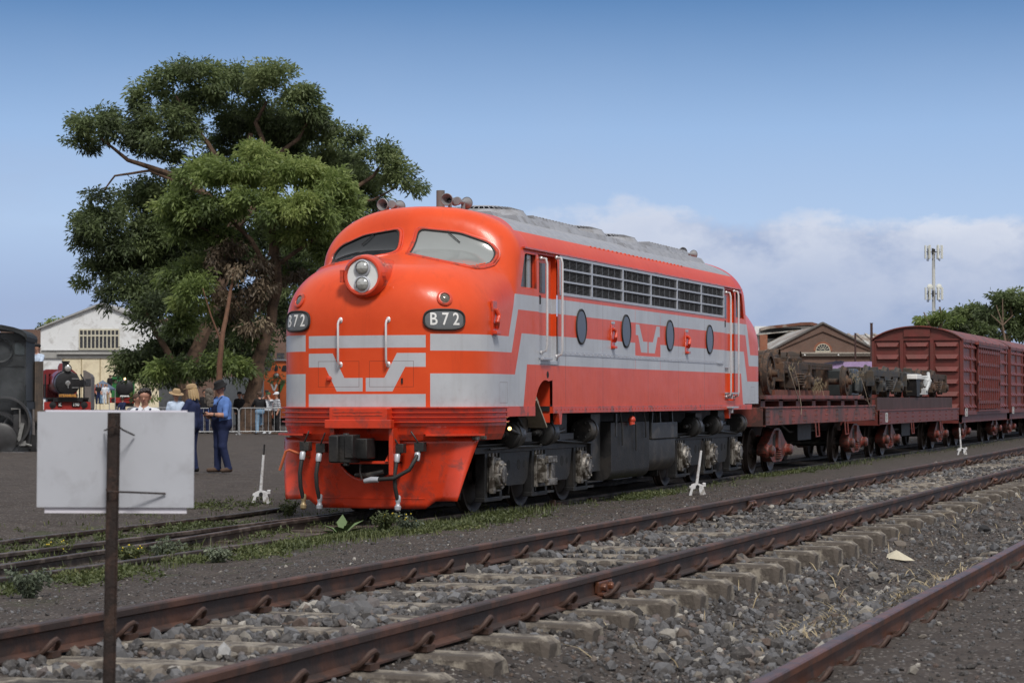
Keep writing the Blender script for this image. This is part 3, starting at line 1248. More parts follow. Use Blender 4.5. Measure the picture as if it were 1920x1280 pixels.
# lock and handle on the nose hatches
q = project(np.array([[-2.6, .50, 1.80], [-2.6, -.52, 1.77]]), (1, 0, 0), 0, 3)
MB().lathe([(.04, 0), (.035, .03), (.02, .05), (0, .05)], q[0], (-1, 0, 0), 12).build('hatch_lock', RED, LOCO)
MB().box(Vector(q[1]), (.03, .02, .07)).build('keyhole', DARK, LOCO)

# side cab window and door recesses, engine room grille
def recess(poly, depth, mat, name, backmat=None, parent=LOCO, y=-1.425):
    mb = MB()
    n = len(poly)
    mb.add([(a, y, b) for a, b in poly] + [(a, y + depth, b) for a, b in poly], [(k, (k + 1) % n, n + (k + 1) % n, n + k) for k in range(n)])
    o = mb.build(name, mat, parent, fix=False)
    bk = MB().add([(a, y + depth, b) for a, b in poly], [tuple(range(n))])
    b = bk.build('back_panel', backmat or mat, o, fix=False)
    return o


for poly, glassx in ((CABW, (.30, 1.0)), (mir(CABW), (13.1, 13.8))):
    r = recess(poly, .05, ORG, 'cab_side_window', GLASS)
    xm = (glassx[0] + glassx[1]) / 2 + .12
    MB().bb(xm - .05, xm + .12, -1.39, -1.378, 3.07, 3.53).build('sliding_pane', PALEGL, r)
    MB().tube([Vector((a, -1.425, b)) for a, b in poly + poly[:1]], .014, 6, False).build('window_frame', ORG, r)
for poly, low in ((DOOR, 2.06), (RDOOR, 1.5)):
    r = recess(poly, .085, M_body, 'door_recess', M_body)
    x0, x1 = poly[0][0], poly[1][0]
    dl = MB().bb(x0 + .10, x1 - .10, -1.375, -1.345, 2.1, 3.5)
    d = dl.build('door', M_body, LOCO, bevel=.01)
    MB().bb(x0 + .22, x1 - .38, -1.381, -1.376, 3.03, 3.45).build('door_glass', GLASS, d)
    MB().tube([(x0 + .12, -1.38, 2.98), (x0 + .12, -1.42, 2.98), (x0 + .12, -1.42, 2.86)], .012, 6).build('door_handle', BLK2, d)
    for xx, z0, z1 in ((x0 + .05, 2.18 if low > 2 else 1.57, 3.50), (x1 - .10, 2.14 if low > 2 else 1.56, 3.55)):
        MB().tube([(xx + .03, -1.44, z1), (xx, -1.53, z1 - .01), (xx, -1.545, z1 - .08), (xx, -1.545, z0 + .10), (xx, -1.53, z0 + .03), (xx + .03, -1.44, z0)], .018, 8).ball((xx + .03, -1.45, z1), .03).ball((xx + .03, -1.45, z0), .03).build('handrail', CHR, LOCO)
MB().bb(1.12, 1.97, -1.452, -1.43, 2.02, 2.075).bb(1.12, 1.55, -1.50, -1.452, 2.08, 2.115).build('door_step', SIL, LOCO, bevel=.005)
for zz in (1.62, 1.36):
    MB().bb(12.32, 12.85, -1.55, -1.30, zz, zz + .03).bb(12.40, 12.44, -1.54, -1.36, zz - .09, zz).build('foot_step', SIL, LOCO)
MB().bb(11.6, 12.0, -1.46, -1.44, 2.17, 2.2).build('rain_strip', SIL, LOCO)

g = recess(LOUV, .22, DARK, 'engine_room_grille', DARK)
fm = MB()
LX = [2.07, 3.66, 5.35, 7.02, 8.72, 10.42, 12.12]
for xx in LX:
    fm.bb(xx - .028, xx + .028, -1.452, -1.415, 3.05, 3.57)
for zz in (3.225, 3.40):
    fm.bb(2.07, 12.12, -1.450, -1.43, zz - .013, zz + .013)
for zz in (3.045, 3.575):
    fm.bb(2.05, 12.14, -1.449, -1.42, zz - .02, zz + .02)
fm.build('grille_frame', SIL, g)
fn = MB()
for k in range(26):
    zz = 3.068 + k * .0195
    fn.box((7.095, -1.425, zz), (10.05, .02, .0055), Matrix.Rotation(R_(25), 3, 'X'))
for k in range(30):
    xx = 2.07 + (k + .5) * 10.05 / 30
    fn.bb(xx - .008, xx + .008, -1.436, -1.424, 3.05, 3.57)
fn.build('grille_fins', pm('grille_fin_grey', (.12, .125, .135), .5, var=.15), g)
ma = MB()
for xx in (3.1, 4.05, 4.9, 6.2, 7.6, 8.9, 10.0, 11.0):
    ma.tube([(xx, -1.27, 3.05), (xx + .05, -1.27, 3.32), (xx + .3, -1.27, 3.56)], .05, 8)
    ma.bb(xx - .45, xx - .2, -1.30, -1.22, 3.2, 3.56)
ma.build_each('engine_pipe', MACH, g)

for xx in (3.11, 5.53, 8.22, 11.02):
    pt = MB().lathe([(.265, -.02), (.265, .014), (.25, .022), (.232, .012)], (xx, -1.44, 2.60), (0, -1, 0), 32).build('porthole', RUB, LOCO)
    MB().disc((xx, -1.446, 2.60), (0, -1, 0), .236, .006, 32).build('porthole_glass', GLASS, pt)
for xx in (4.78, 9.36):
    bk = MB().bb(xx - .10, xx + .10, -1.452, -1.44, 2.30, 2.68)
    bk.tube([(xx, -1.46, 2.62), (xx + .03, -1.50, 2.56), (xx - .03, -1.50, 2.48), (xx + .02, -1.47, 2.42)], .03, 8)
    bk.bb(xx - .07, xx + .07, -1.50, -1.452, 2.31, 2.35)
    bk.build('lifting_bracket', ORG, LOCO, bevel=.006)
    MB().bb(xx - .08, xx + .08, -1.456, -1.44, 2.69, 2.73).build('bracket_cap', SIL, LOCO)
p = project(np.array([[-.80, -3, 2.60]]), (0, 1, 0), 0, 3)[0]
n = Vector(normal_at(p))
bk = MB().box(p, (.17, .03, .46))
bk.tube([Vector(p) + Vector((0, -.03, .12)), Vector(p) + Vector((.03, -.06, .03)), Vector(p) + Vector((-.03, -.06, -.05)), Vector(p) + Vector((.02, -.03, -.13))], .035, 8)
bk.box(Vector(p) + Vector((0, -.04, -.19)), (.18, .06, .05))
bk.build('lifting_bracket', ORG, LOCO, bevel=.006)

bt = MB().bb(2.0, 12.1, -1.447, -1.44, 2.165, 2.225)
for k in range(44):
    bt.ball((2.1 + k * .23, -1.449, 2.195), .012, 6)
bt.build('side_batten', SIL, LOCO)
# gutter and louvre drip strip over the windows
MB().bb(.45, 13.6, -1.455, -1.40, 3.60, 3.622).build('gutter', ORG, LOCO)
# sill strip under the body, then the corrugated nose skirt
sl = MB().bb(1.72, 14.4, -1.452, -1.40, 1.33, 1.425).bb(-.32, .90, -1.452, -1.40, 1.30, 1.435)
for k in range(70):
    sl.ball((1.9 + k * .18, -1.454, 1.38), .010, 5)
for xx in (2.0, 12.45):
    sl.prism([(xx - .08, 1.33), (xx + .08, 1.33), (xx + .05, 1.17), (xx - .03, 1.17)], 'y', -1.47, -1.38)
sl.build('body_sill', ORG, LOCO, bevel=.004)
MB().bb(1.70, 13.4, -1.40, 1.40, 1.36, 1.43).bb(-1.0, 1.7, -1.2, 1.2, 1.30, 1.38).build('underfloor', BLK, LOCO)
st = MB()
st.add([(.88, -1.40, 1.2), (1.72, -1.40, 1.2), (1.72, -1.0, 1.2), (.88, -1.0, 1.2), (.88, -1.0, 1.85), (1.72, -1.0, 1.85), (1.72, -1.40, 1.85)], [(1, 2, 5, 6), (3, 2, 5, 4)])
st.build('step_recess', ORG, LOCO, fix=False)
lad = MB()
for k in range(4):
    lad.box((1.15 + k * .10, -1.22, 1.52 - k * .10), (.16, .36, .03), Matrix.Rotation(R_(38), 3, 'Y'))
lad.box((1.30, -1.22, 1.33), (.60, .40, .03), Matrix.Rotation(R_(40), 3, 'Y'))
lad.build('cab_steps', FLOORD, LOCO)
MB().lathe([(0, 0), (.05, 0), (.07, -.02), (.07, -.03)], (1.50, -1.442, 1.875), (0, -1, 0), 14).build('fuel_filler', DARK, LOCO)


def plan_x(y, grow=0.0):
    """nose plan curve: x of the nose front for a given y, grown outwards"""
    a = max(0.0, 1 - (abs(y) / (W2 + grow)) ** 2.9) ** (1 / 2.9)
    return -.6 - (1.20 + grow) * a


def plan_pts(grow, y0, y1, n=40):
    """points along the plan curve, evenly by angle, from y0 to y1"""
    out = []
    t0 = math.asin(max(-1, min(1, y0 / (W2 + grow))))
    t1 = math.asin(max(-1, min(1, y1 / (W2 + grow))))
    for i in range(n + 1):
        y = (W2 + grow) * math.sin(t0 + (t1 - t0) * i / n)
        out.append((plan_x(y, grow), y))
    return out


def sweep_plan(mb, prof, y0, y1, tail=None, n=44, smooth=False):
    """sweep a (grow, z) profile round the nose plan; tail extends straight back to x=tail on the camera side"""
    cols = []
    base = plan_pts(0, y0, y1, n)
    for i, (bx, by) in enumerate(base):
        col = []
        for gq, z in prof:
            y = by * (W2 + gq) / W2
            col.append((plan_x(y, gq) if abs(by) < W2 - 1e-4 else bx, y, z))
        cols.append(col)
    if tail is not None:
        cols.insert(0, [(tail, c[1], c[2]) for c in cols[0]])
    m = len(prof)
    vs = [p for c in cols for p in c]
    fs = [(i * m + k, i * m + k + 1, (i + 1) * m + k + 1, (i + 1) * m + k) for i in range(len(cols) - 1) for k in range(m - 1)]
    mb.add(vs, fs, smooth)


sk = MB()
prof = [(-.02, 1.437)]
for k in range(4):
    z = 1.432 - k * .062
    prof += [(.055, z), (.055, z - .014), (.012, z - .026), (.012, z - .062)]
prof += [(.0, 1.16), (-.02, 1.08), (-.06, 1.0)]
sweep_plan(sk, prof, -W2 + .001, W2 - .001, tail=-.34)
sk.build('corrugated_skirt', RED, LOCO)
MB().bb(-2.02, -1.60, -.40, .40, 1.17, 1.42).bb(-2.035, -1.9, -.46, .46, 1.155, 1.27).build('buffer_box', RED, LOCO, bevel=.01)
gr = MB()
for k in range(2):
    gr.bb(-2.026, -2.0, -.34, .34, 1.32 + k * .045, 1.335 + k * .045)
gr.build('buffer_louvre', ORG, LOCO)
# little shelves (steps) under the skirt
for sg in (-1, 1):
    sh = MB()
    sweep_plan(sh, [(-.02, 1.085), (.10, 1.085), (.10, 1.06), (-.02, 1.06)], *sorted((sg * .80, sg * 1.37)), n=10)
    sh.build('nose_step', RED, LOCO)
MB().box((-1.30, -1.36, 1.03), (.09, .08, .06)).box((-1.12, -1.40, 1.03), (.08, .07, .05)).build('jumper_plug', AXB, LOCO, bevel=.012)

# pilot: curved apron with a scalloped coupler opening
ap = MB()
N = 60


def apron_pt(s, z):
    """s -1..1 across, tucks in towards the bottom and slopes back at the ends"""
    gq = -.10 - .10 * (1.0 - z)
    tk = (1.03 - z) / .9
    y = s * (1.37 - .18 * tk)
    x = -.6 - (1.14 + gq) * max(0, 1 - (abs(y) / (W2 + .02)) ** 3.0) ** (1 / 3.0)
    back = max(0, abs(s) - .80) / .20
    return (x - .03 - back * .24 * tk, y, z)


cols = []
for i in range(N + 1):
    s = -1 + 2 * i / N
    y = s * 1.36
    zb = .115 + max(0, abs(y) - .86) / .14 * .10 if abs(y) < 1.0 else .215
    zt = 1.03
    # coupler mouth
    yy = y / .42
    cut = None
    if abs(yy) < 1:
        cut = .70 - .20 * (1 - abs(yy) ** 3)
    cols.append((s, zb, zt, cut))
m = 12
vs, fs = [], []
for s, zb, zt, cut in cols:
    top = cut if cut is not None else zt
    for k in range(m + 1):
        vs.append(apron_pt(s, zb + (top - zb) * k / m))
for i in range(N):
    for k in range(m):
        fs.append((i * (m + 1) + k, (i + 1) * (m + 1) + k, (i + 1) * (m + 1) + k + 1, i * (m + 1) + k + 1))
ap.add(vs, fs, True)
pl = ap.build('pilot_apron', RED, LOCO, fix=False)
sd = pl.modifiers.new('solid', 'SOLIDIFY')
sd.thickness = .02
lip = MB()
pts = [Vector(apron_pt(-.62 + 1.24 * i / 40, .245)) + Vector((-.012, 0, 0)) for i in range(41)]
lip.tube(pts, .014, 6)
lip.build('apron_weld', RED, pl)
ck = MB().bb(-1.95, -1.35, -.46, -.40, .56, 1.16).bb(-1.95, -1.35, .36, .42, .75, 1.16).bb(-1.9, -1.5, -.46, .42, .70, .735)
ck.prism([(-1.93, .735), (-1.6, .735), (-1.6, .98)], 'y', -.40, -.34)
ck.build('coupler_pocket', RED, LOCO, bevel=.006)
MB().bb(-1.35, -1.1, -.8, .8, .25, 1.2).build('pilot_backing', BLK, LOCO)
cp = MB()
cp.box((-2.14, .12, .90), (.34, .28, .36)).box((-2.0, -.06, .90), (.30, .24, .26)).box((-2.28, .19, .90), (.20, .13, .34)).box((-2.26, 0, .93), (.14, .12, .30))
cp.box((-1.75, .02, .88), (.45, .20, .22)).tube([(-2.26, .06, .68), (-2.26, .06, 1.10)], .045, 10)
cp.build('coupler', BLK, LOCO, bevel=.03)
ch = MB()
pts = [(-2.0, -.03, .70), (-2.02, -.035, .60), (-2.0, -.05, .50)]
ch.tube(pts, .012, 6)
ch.tube([(-1.85, .1, .55), (-1.9, -.1, .56), (-1.88, -.3, .60)], .03, 8)
ch.build('uncoupling_chain', BLK2, LOCO)
for y0, bend, zt in ((.86, 0, .88), (.60, 0, .86), (-.50, 0, .86), (-.76, 1, .88)):
    xf = plan_x(y0) - .05
    hs = MB()
    if not bend:
        hs.tube([(xf + .02, y0, zt), (xf - .06, y0 + .01, zt - .10), (xf - .09, y0 + .03, zt - .30), (xf - .08, y0 + .025, .40), (xf - .02, y0 + .01, .22)], .027, 10)
    else:
        hs.tube([(xf + .02, y0, zt), (xf - .10, y0 + .01, zt - .10), (xf - .15, y0 + .08, zt - .25), (xf - .18, y0 + .28, zt - .36), (xf - .16, y0 + .55, zt - .38)], .027, 10)
    h = hs.build('brake_hose', RUB, LOCO)
    e0, e1 = Vector(hs.v[0]) * 0, Vector((xf - .02, y0 + .01, .20)) if not bend else Vector((xf - .16, y0 + .60, zt - .38))
    MB().lathe([(.03, -.05), (.038, -.03), (.038, .05), (.03, .06)], (xf - .055, y0 + .01, zt - .09), (.25, 0, 1), 12).build('hose_clip', SIL, h)
    cpl = MB()
    if not bend:
        cpl.lathe([(.022, .10), (.036, .08), (.036, .02), (.026, 0), (.03, -.03), (.045, -.05), (.04, -.09), (.015, -.11)], e1, (.1, 0, 1), 12)
    else:
        cpl.tube([e1 + Vector((0, -.1, 0)), e1, e1 + Vector((0, .10, -.02))], [.036, .04, .03], 10)
    cpl.build('hose_coupling', SIL if y0 < .8 else pm('brass_dull', (.35, .27, .15), .45, .4), h)
    MB().box((xf + .03, y0, zt + .04), (.12, .13, .12)).tube([(xf - .02, y0, zt + .08), (xf - .05, y0 + (.05 if y0 < 0 else -.05), zt + .17), (xf - .05, y0 + (.10 if y0 < 0 else -.08), zt + .24)], .012, 6).build('air_cock', BLK2, h, bevel=.02)
pt = [(-1.60, .86, .77), (-1.72, 1.10, .87), (-1.73, 1.14, .85), (-1.75, 1.22, .60)]
MB().tube(pt, .018, 8).build('uncoupling_lever', pm('rusty_orange', (.40, .09, .03), .6, var=.25), LOCO)

# roof gear
def trumpet(name, base, d, parent, ln=.34, r=.095, stem=True):
    d = Vector(d).normalized()
    base = Vector(base)
    mb = MB()
    c = base + Vector((0, 0, .13))
    mb.lathe([(.022, -.20), (.024, -.1), (.03, 0), (.045, .08), (.075, .13), (r, .155), (r + .008, .15), (r, .158), (.07, .125), (.03, .05)], c, d, 24)
    mb.lathe([(0, -.26), (.055, -.26), (.062, -.24), (.055, -.2), (.02, -.19)], c, d, 18)
    mb.tube([base, c], .03, 8)
    mb.box(base + Vector((0, 0, .01)), (.14, .10, .04))
    return mb.build(name, pm('horn_grey', (.24, .24, .25), .45, .2, var=.15), parent)


for (x, y, d) in ((.66, .66, (-1, .10, 0)), (.86, .60, (1, .1, 0)), (.66, -.28, (-1, -.05, 0)), (.98, -.36, (1, 0, 0)), (13.0, -.38, (-.8, -.7, .1)), (13.2, -.52, (1, -.3, 0))):
    z = project(np.array([[x, y, 5.0]]), (0, 0, -1), 0, 2)[0][2]
    trumpet('air_horn', (x, y, z - .01), d, LOCO, r=.082)
MB().tube([(.9, -.05, 4.1), (.9, -.05, 4.47)], .06, 12).build('exhaust_stack', pm('sooty_steel', (.16, .15, .14), .6), LOCO)
rp = MB()


def roofbox(x0, x1, y0, y1, z0, z1, ribs=0):
    rp.prism([(y0 - .10, z0), (y1 + .10, z0), (y1, z1), (y0, z1)], 'x', x0, x1)
    for k in range(ribs):
        xx = x0 + (k + .5) * (x1 - x0) / ribs
        rp.box((xx, (y0 + y1) / 2, z1 + .008), (.05, (y1 - y0), .022))


roofbox(3.3, 5.6, -.62, .62, 4.08, 4.27, 14)
roofbox(9.9, 12.6, -.62, .62, 4.08, 4.30, 14)
roofbox(7.0, 11.2, -.97, -.80, 3.98, 4.10)
roofbox(2.0, 13.0, -.80, .80, 4.05, 4.19)
roofbox(1.6, 3.2, -.55, .55, 4.10, 4.22)
rp.build('roof_hatch', GRY, LOCO, bevel=.01)
for xx in (2.65, 6.75, 8.75):
    fb = MB().lathe([(.72, 4.16), (.70, 4.20), (.62, 4.30), (.62, 4.30)], (xx, -.05, 0), (0, 0, 1), 40)
    fb.lathe([(.46, 4.345), (.30, 4.375), (0, 4.385)], (xx, -.05, 0), (0, 0, 1), 40)
    fo = fb.build('roof_fan', GRY, LOCO)
    gm = MB()
    for k in range(48):
        a = 2 * PI * k / 48
        ca, sa = math.cos(a), math.sin(a)
        gm.tube([(xx + .62 * ca, -.05 + .62 * sa, 4.30), (xx + .45 * ca, -.05 + .45 * sa, 4.35)], .010, 4)
    gm.build('fan_guard', GRY, fo)
    MB().lathe([(.60, 4.26), (0, 4.27)], (xx, -.05, 0), (0, 0, 1), 32).build('fan_well', DARK, fo)
rv = MB()
for k in range(24):
    rv.ball((4.2 + k * .24, -1.262, 3.85), .02, 6)
rv.build_each('roof_bolt', ORG, LOCO)

# fuel tanks and underframe
def rnd(y0, y1, z0, z1, r):
    return [(y0, z1), (y0, z0 + r)] + [(y0 + r - r * math.cos(t), z0 + r - r * math.sin(t)) for t in np.linspace(.3, PI / 2, 5)] + [(y1 - r + r * math.sin(t), z0 + r - r * math.cos(t)) for t in np.linspace(0, 1.3, 5)] + [(y1, z0 + r), (y1, z1)]


ft = MB()
ft.prism(rnd(-1.33, 1.33, .26, 1.16, .16), 'x', 5.05, 7.30, True)
ft.build('fuel_tank', BLK, LOCO)
ft2 = MB()
ft2.prism(rnd(-1.30, 1.30, .32, .86, .22), 'x', 7.40, 9.10, True)
ft2.bb(7.5, 9.2, -1.32, -1.0, .86, 1.14)
ft2.build('air_reservoir', BLK2, LOCO, bevel=.015)
tr = MB()
for xx, zz in ((5.5, 1.0), (6.3, .9), (6.9, 1.1)):
    tr.tube([(xx, -1.35, 1.33), (xx + .05, -1.37, 1.1), (xx + .1, -1.36, zz - .2)], .012, 6)
for xx in (7.6, 8.1, 8.9):
    tr.box((xx, -1.28, 1.22), (.06, .06, .26), Matrix.Rotation(R_(14 if xx < 8 else -12), 3, 'Y'))
tr.bb(4.4, 4.9, -1.2, 1.2, .42, 1.3).bb(5.3, 5.38, -1.34, -1.30, .95, 1.3)
tr.build_each('underframe_pipe', BLK2, LOCO)
MB().tube([(6.02, -1.38, 1.22), (6.02, -1.40, 1.12)], .05, 10).ball((6.02, -1.40, 1.2), .06, 8).build('red_valve_handle', pm('valve_red', (.55, .06, .03), .4), LOCO)
MB().bb(-1.0, 14.6, -.62, .62, .55, 1.34).build('centre_sill', BLK, LOCO)


def wheelset(parent, x, r=.51, g=.80, mat=WHEEL, ax=True):
    for sg in (-1, 1):
        wb = MB()
        wb.lathe([(0, -.02), (.10, -.06), (.13, -.05), (.14, 0), (r - .12, .02), (r - .06, -.03), (r, -.035), (r + .004, .05), (r + .028, .068), (r + .022, .09), (r - .08, .095), (r - .1, .05), (.16, .05), (.09, .08), (0, .09)], (x, sg * (g + .03), r), (0, -sg, 0), 36)
        o = wb.build('wheel', mat, parent)
    MB().tube([(x, -1.05, r), (x, 1.05, r)], .075, 12).build('axle', BLK2, parent)
    return o


def bogie(x0):
    bo = thing('bogie', None, None)
    bo.parent = LOCO
    for k in range(3):
        wheelset(bo, x0 + k * 2.016)
    for sg in (-1, 1):
        fr = MB()
        yy = sg * 1.08
        y0, y1 = (yy - .07, yy + .07)
        fr.bb(x0 - .75, x0 + 4.78, y0, y1, .80, .885)
        fr.bb(x0 - .75, x0 + 4.78, y0 + .02 * 0, y1, .885, .90)
        for a in (x0 + 1.008, x0 + 3.024):
            fr.prism([(a - .62, .80), (a + .62, .80), (a + .50, .42), (a + .36, .34), (a - .36, .34), (a - .50, .42)], 'y', yy - .05, yy + .05)
        for k in range(3):
            a = x0 + k * 2.016
            for s in (-1, 1):
                fr.bb(a + s * .30 - .05, a + s * .30 + .05, y0, y1, .20, .82)
            fr.bb(a - .36, a + .36, y0, y1, .15, .21)
        fr.bb(x0 - .70, x0 + 4.7, y0 - .03, y1 + .03, .905, .925)
        fo = fr.build('side_frame', BLK, bo, bevel=.015)
        if sg < 0:
            hl = MB()
            for a in (x0 + 1.008, x0 + 3.024):
                for q in (-.33, .12, .36):
                    hl.lathe([(0, .002), (.075 if q < .3 else .05, .002), (.075 if q < .3 else .05, -.02)], (a + q, yy - .05, .62), (0, -1, 0), 14)
            hl.build_each('frame_hole', DARK, bo)
        for k in range(3):
            a = x0 + k * 2.016
            ab = MB()
            ab.bb(a - .22, a + .22, yy - .10, yy + .08, .28, .74)
            if k == 1 and x0 < 5:
                ab.bb(a - .20, a + .20, yy + sg * .10, yy + sg * .24, .34, .68)
                ab.bb(a - .22, a + .22, yy + sg * .22, yy + sg * .27, .62, .72)
                ab.bb(a - .22, a + .22, yy + sg * .22, yy + sg * .27, .30, .40)
                ab.bb(a - .05, a + .05, yy + sg * .24, yy + sg * .26, .4, .62)
            else:
                ab.lathe([(.20, .08), (.20, .18), (.19, .20), (.12, .205), (.12, .225), (0, .23)], (a, yy, .51), (0, sg, 0), 20)
                for t in range(6):
                    ab.lathe([(.022, .2), (.022, .225), (0, .226)], (a + .155 * math.cos(t * PI / 3), yy, .51 + .155 * math.sin(t * PI / 3)), (0, sg, 0), 6)
                ab.bb(a - .24, a - .12, yy + sg * .08, yy + sg * .15, .26, .76)
            for t in (-.14, 0, .14):
                ab.bb(a + t - .03, a + t + .03, yy + sg * .02 - .05, yy + sg * .02 + .05, .74, .81)
            ab.build('axlebox', AXB if sg < 0 else BLK, bo, bevel=.01)
        if sg < 0:
            for a, z, L in ((x0 + .52, 1.04, -1), (x0 + 2.05, 1.05, -1), (x0 + 4.15, 1.06, 1)):
                br = MB()
                br.lathe([(0, -.24), (.16, -.24), (.175, -.22), (.175, -.02), (.19, -.02), (.19, .02), (.175, .02), (.175, .10), (.165, .12), (.08, .15), (.05, .15), (.05, .26), (.03, .26), (.03, .45), (0, .45)], (a, yy - .12, z), (L, 0, 0), 24)
                for t in range(6):
                    br.ball((a - L * .24, yy - .12 + .12 * math.cos(t * PI / 3), z + .12 * math.sin(t * PI / 3)), .018, 6)
                br.build('brake_cylinder', BLK2, bo)
            eq = MB()
            eq.bb(x0 + .85, x0 + 1.45, yy - .14, yy + .1, .93, 1.07).bb(x0 + .95, x0 + 1.40, yy - .1, yy + .1, 1.07, 1.28)
            eq.bb(x0 + 2.75, x0 + 3.45, yy - .14, yy + .1, .93, 1.03).bb(x0 + 2.85, x0 + 3.40, yy - .05, yy + .1, 1.03, 1.32)
            eq.tube([(x0 + 2.3, yy - .16, 1.02), (x0 + 2.9, yy - .16, 1.08)], .03, 8)
            eq.tube([(x0 - .3, yy - .12, .86), (x0 + .9, yy - .13, .875), (x0 + 1.9, yy - .12, .86)], .018, 6)
            eq.tube([(x0 + 1.9, yy - .12, .88), (x0 + 2.6, yy - .13, .93), (x0 + 4.4, yy - .12, .86)], .018, 6)
            eq.build('brake_rigging', BLK2, bo, bevel=.01)
            bh = MB()
            for k in range(3):
                a = x0 + k * 2.016
                bh.box((a - .58, -.82, .40), (.07, .14, .42), Matrix.Rotation(R_(12), 3, 'Y'))
                bh.box((a + .58, -.82, .40), (.07, .14, .42), Matrix.Rotation(R_(-12), 3, 'Y'))
                bh.bb(a + .3, a + .8, yy - .03, yy + .02, .17, .20)
            bh.build_each('brake_block', BLK2, bo)
    tm = MB()
    for k in range(3):
        tm.tube([(x0 + k * 2.016 + .45, -.55, .50), (x0 + k * 2.016 + .45, .55, .50)], .36, 14)
    tm.bb(x0 - .6, x0 + 4.6, -.95, .95, .72, 1.1)
    tm.build('traction_motor', BLK, bo)


bogie(0.0)
bogie(5 * 2.016)
cb = MB().tube([(.55, -1.30, 1.30), (.72, -1.34, 1.12), (.55, -1.36, 1.05), (.20, -1.36, 1.10), (.02, -1.37, 1.13)], .022, 8)
cbo = cb.build('lamp_cable', BLK2, LOCO)
MB().ball((0.0, -1.38, 1.135), .026, 10).build('lit_step_lamp', pm('warm_lamp', (1.0, .62, .22), .4, emit=3.5), cbo)


# ================================================================== WAGONS BEHIND THE DIESEL
WAG = pm('wagon_red_oxide', (.145, .030, .025), .5, var=.2, scale=2.5, bump=.15, bscale=12, dirt=(.13, .034, .027), dirt_amt=.5, dirt_scale=3)
WAG2 = pm('wagon_red_faded', (.21, .052, .042), .55, var=.22, scale=3, dirt=(.08, .04, .035), dirt_amt=.5, dirt_scale=2)
WAGD = pm('wagon_frame_dark', (.040, .018, .015), .7, var=.3, scale=4)
BOGR = pm('bogie_red', (.17, .032, .022), .45, var=.25, scale=6, coat=.2, dirt=(.06, .025, .02), dirt_amt=.6, dirt_scale=7)
RUSTB = pm('rust_brown', (.095, .052, .030), .75, var=.3, scale=6, bump=.3, bscale=22, dirt=(.035, .024, .018), dirt_amt=.7, dirt_scale=5)
RUSTG = pm('grey_black_iron', (.045, .047, .05), .65, .2, var=.35, scale=5, bump=.25, bscale=20, dirt=(.07, .055, .04), dirt_amt=.6, dirt_scale=5)
STRAW = pm('dry_straw', (.25, .20, .125), .8, var=.3, scale=30)
LABELW = pm('stencil_patch', (.52, .52, .52), .7, var=.15, scale=20)


def wagon_bogie(parent, x, r=.46):
    bo = thing('wagon_bogie', None, None)
    bo.parent = parent
    for a in (-.88, .88):
        wheelset(bo, x + a, r)
    for sg in (-1, 1):
        y = sg * 1.10
        fr = MB()
        ol = [(-1.05, .36), (-1.05, .58), (-.78, .66), (-.42, .86), (-.20, .92), (.20, .92), (.42, .86), (.78, .66), (1.05, .58), (1.05, .36), (.72, .36), (.42, .22), (-.42, .22), (-.72, .36)]
        fr.prism(rounded([(x + a, b) for a, b in ol], .14, 4), 'y', y - .10, y + .10)
        fr.prism([(x - .16, .50), (x + .16, .50), (x + .12, .88), (x - .12, .88)], 'y', y + sg * .10, y + sg * .16)
        so = fr.build('side_frame', BOGR, bo, bevel=.03)
        wd = MB()
        for s in (-1, 1):
            wd.prism(rounded([(x + s * .20, .52), (x + s * .44, .50), (x + s * .40, .76), (x + s * .20, .82)], .06, 3), 'y', y + sg * .098, y + sg * .106)
        wd.build_each('window_opening', DARK, bo)
        sp = MB()
        for k in range(5):
            sp.lathe([(.085, 0), (.11, .02), (.085, .04)], (x, y + sg * .09, .28 + k * .045), (0, 0, 1), 14)
        sp.lathe([(.07, 0), (.07, .25)], (x, y + sg * .09, .26), (0, 0, 1), 10)
        sp.build('coil_spring', BOGR, bo)
        for a in (-.88, .88):
            jb = MB()
            jb.ball((x + a, y + sg * .05, .46), .15, 14, (1, .9, 1))
            jb.lathe([(.11, 0), (.12, .12), (.09, .16), (0, .17)], (x + a, y + sg * .08, .46), (0, sg, 0), 16)
            jb.build('journal_box', BOGR, bo)
    MB().bb(x - .25, x + .25, -1.05, 1.05, .50, .74).build('bolster', WAGD, bo)
    return bo


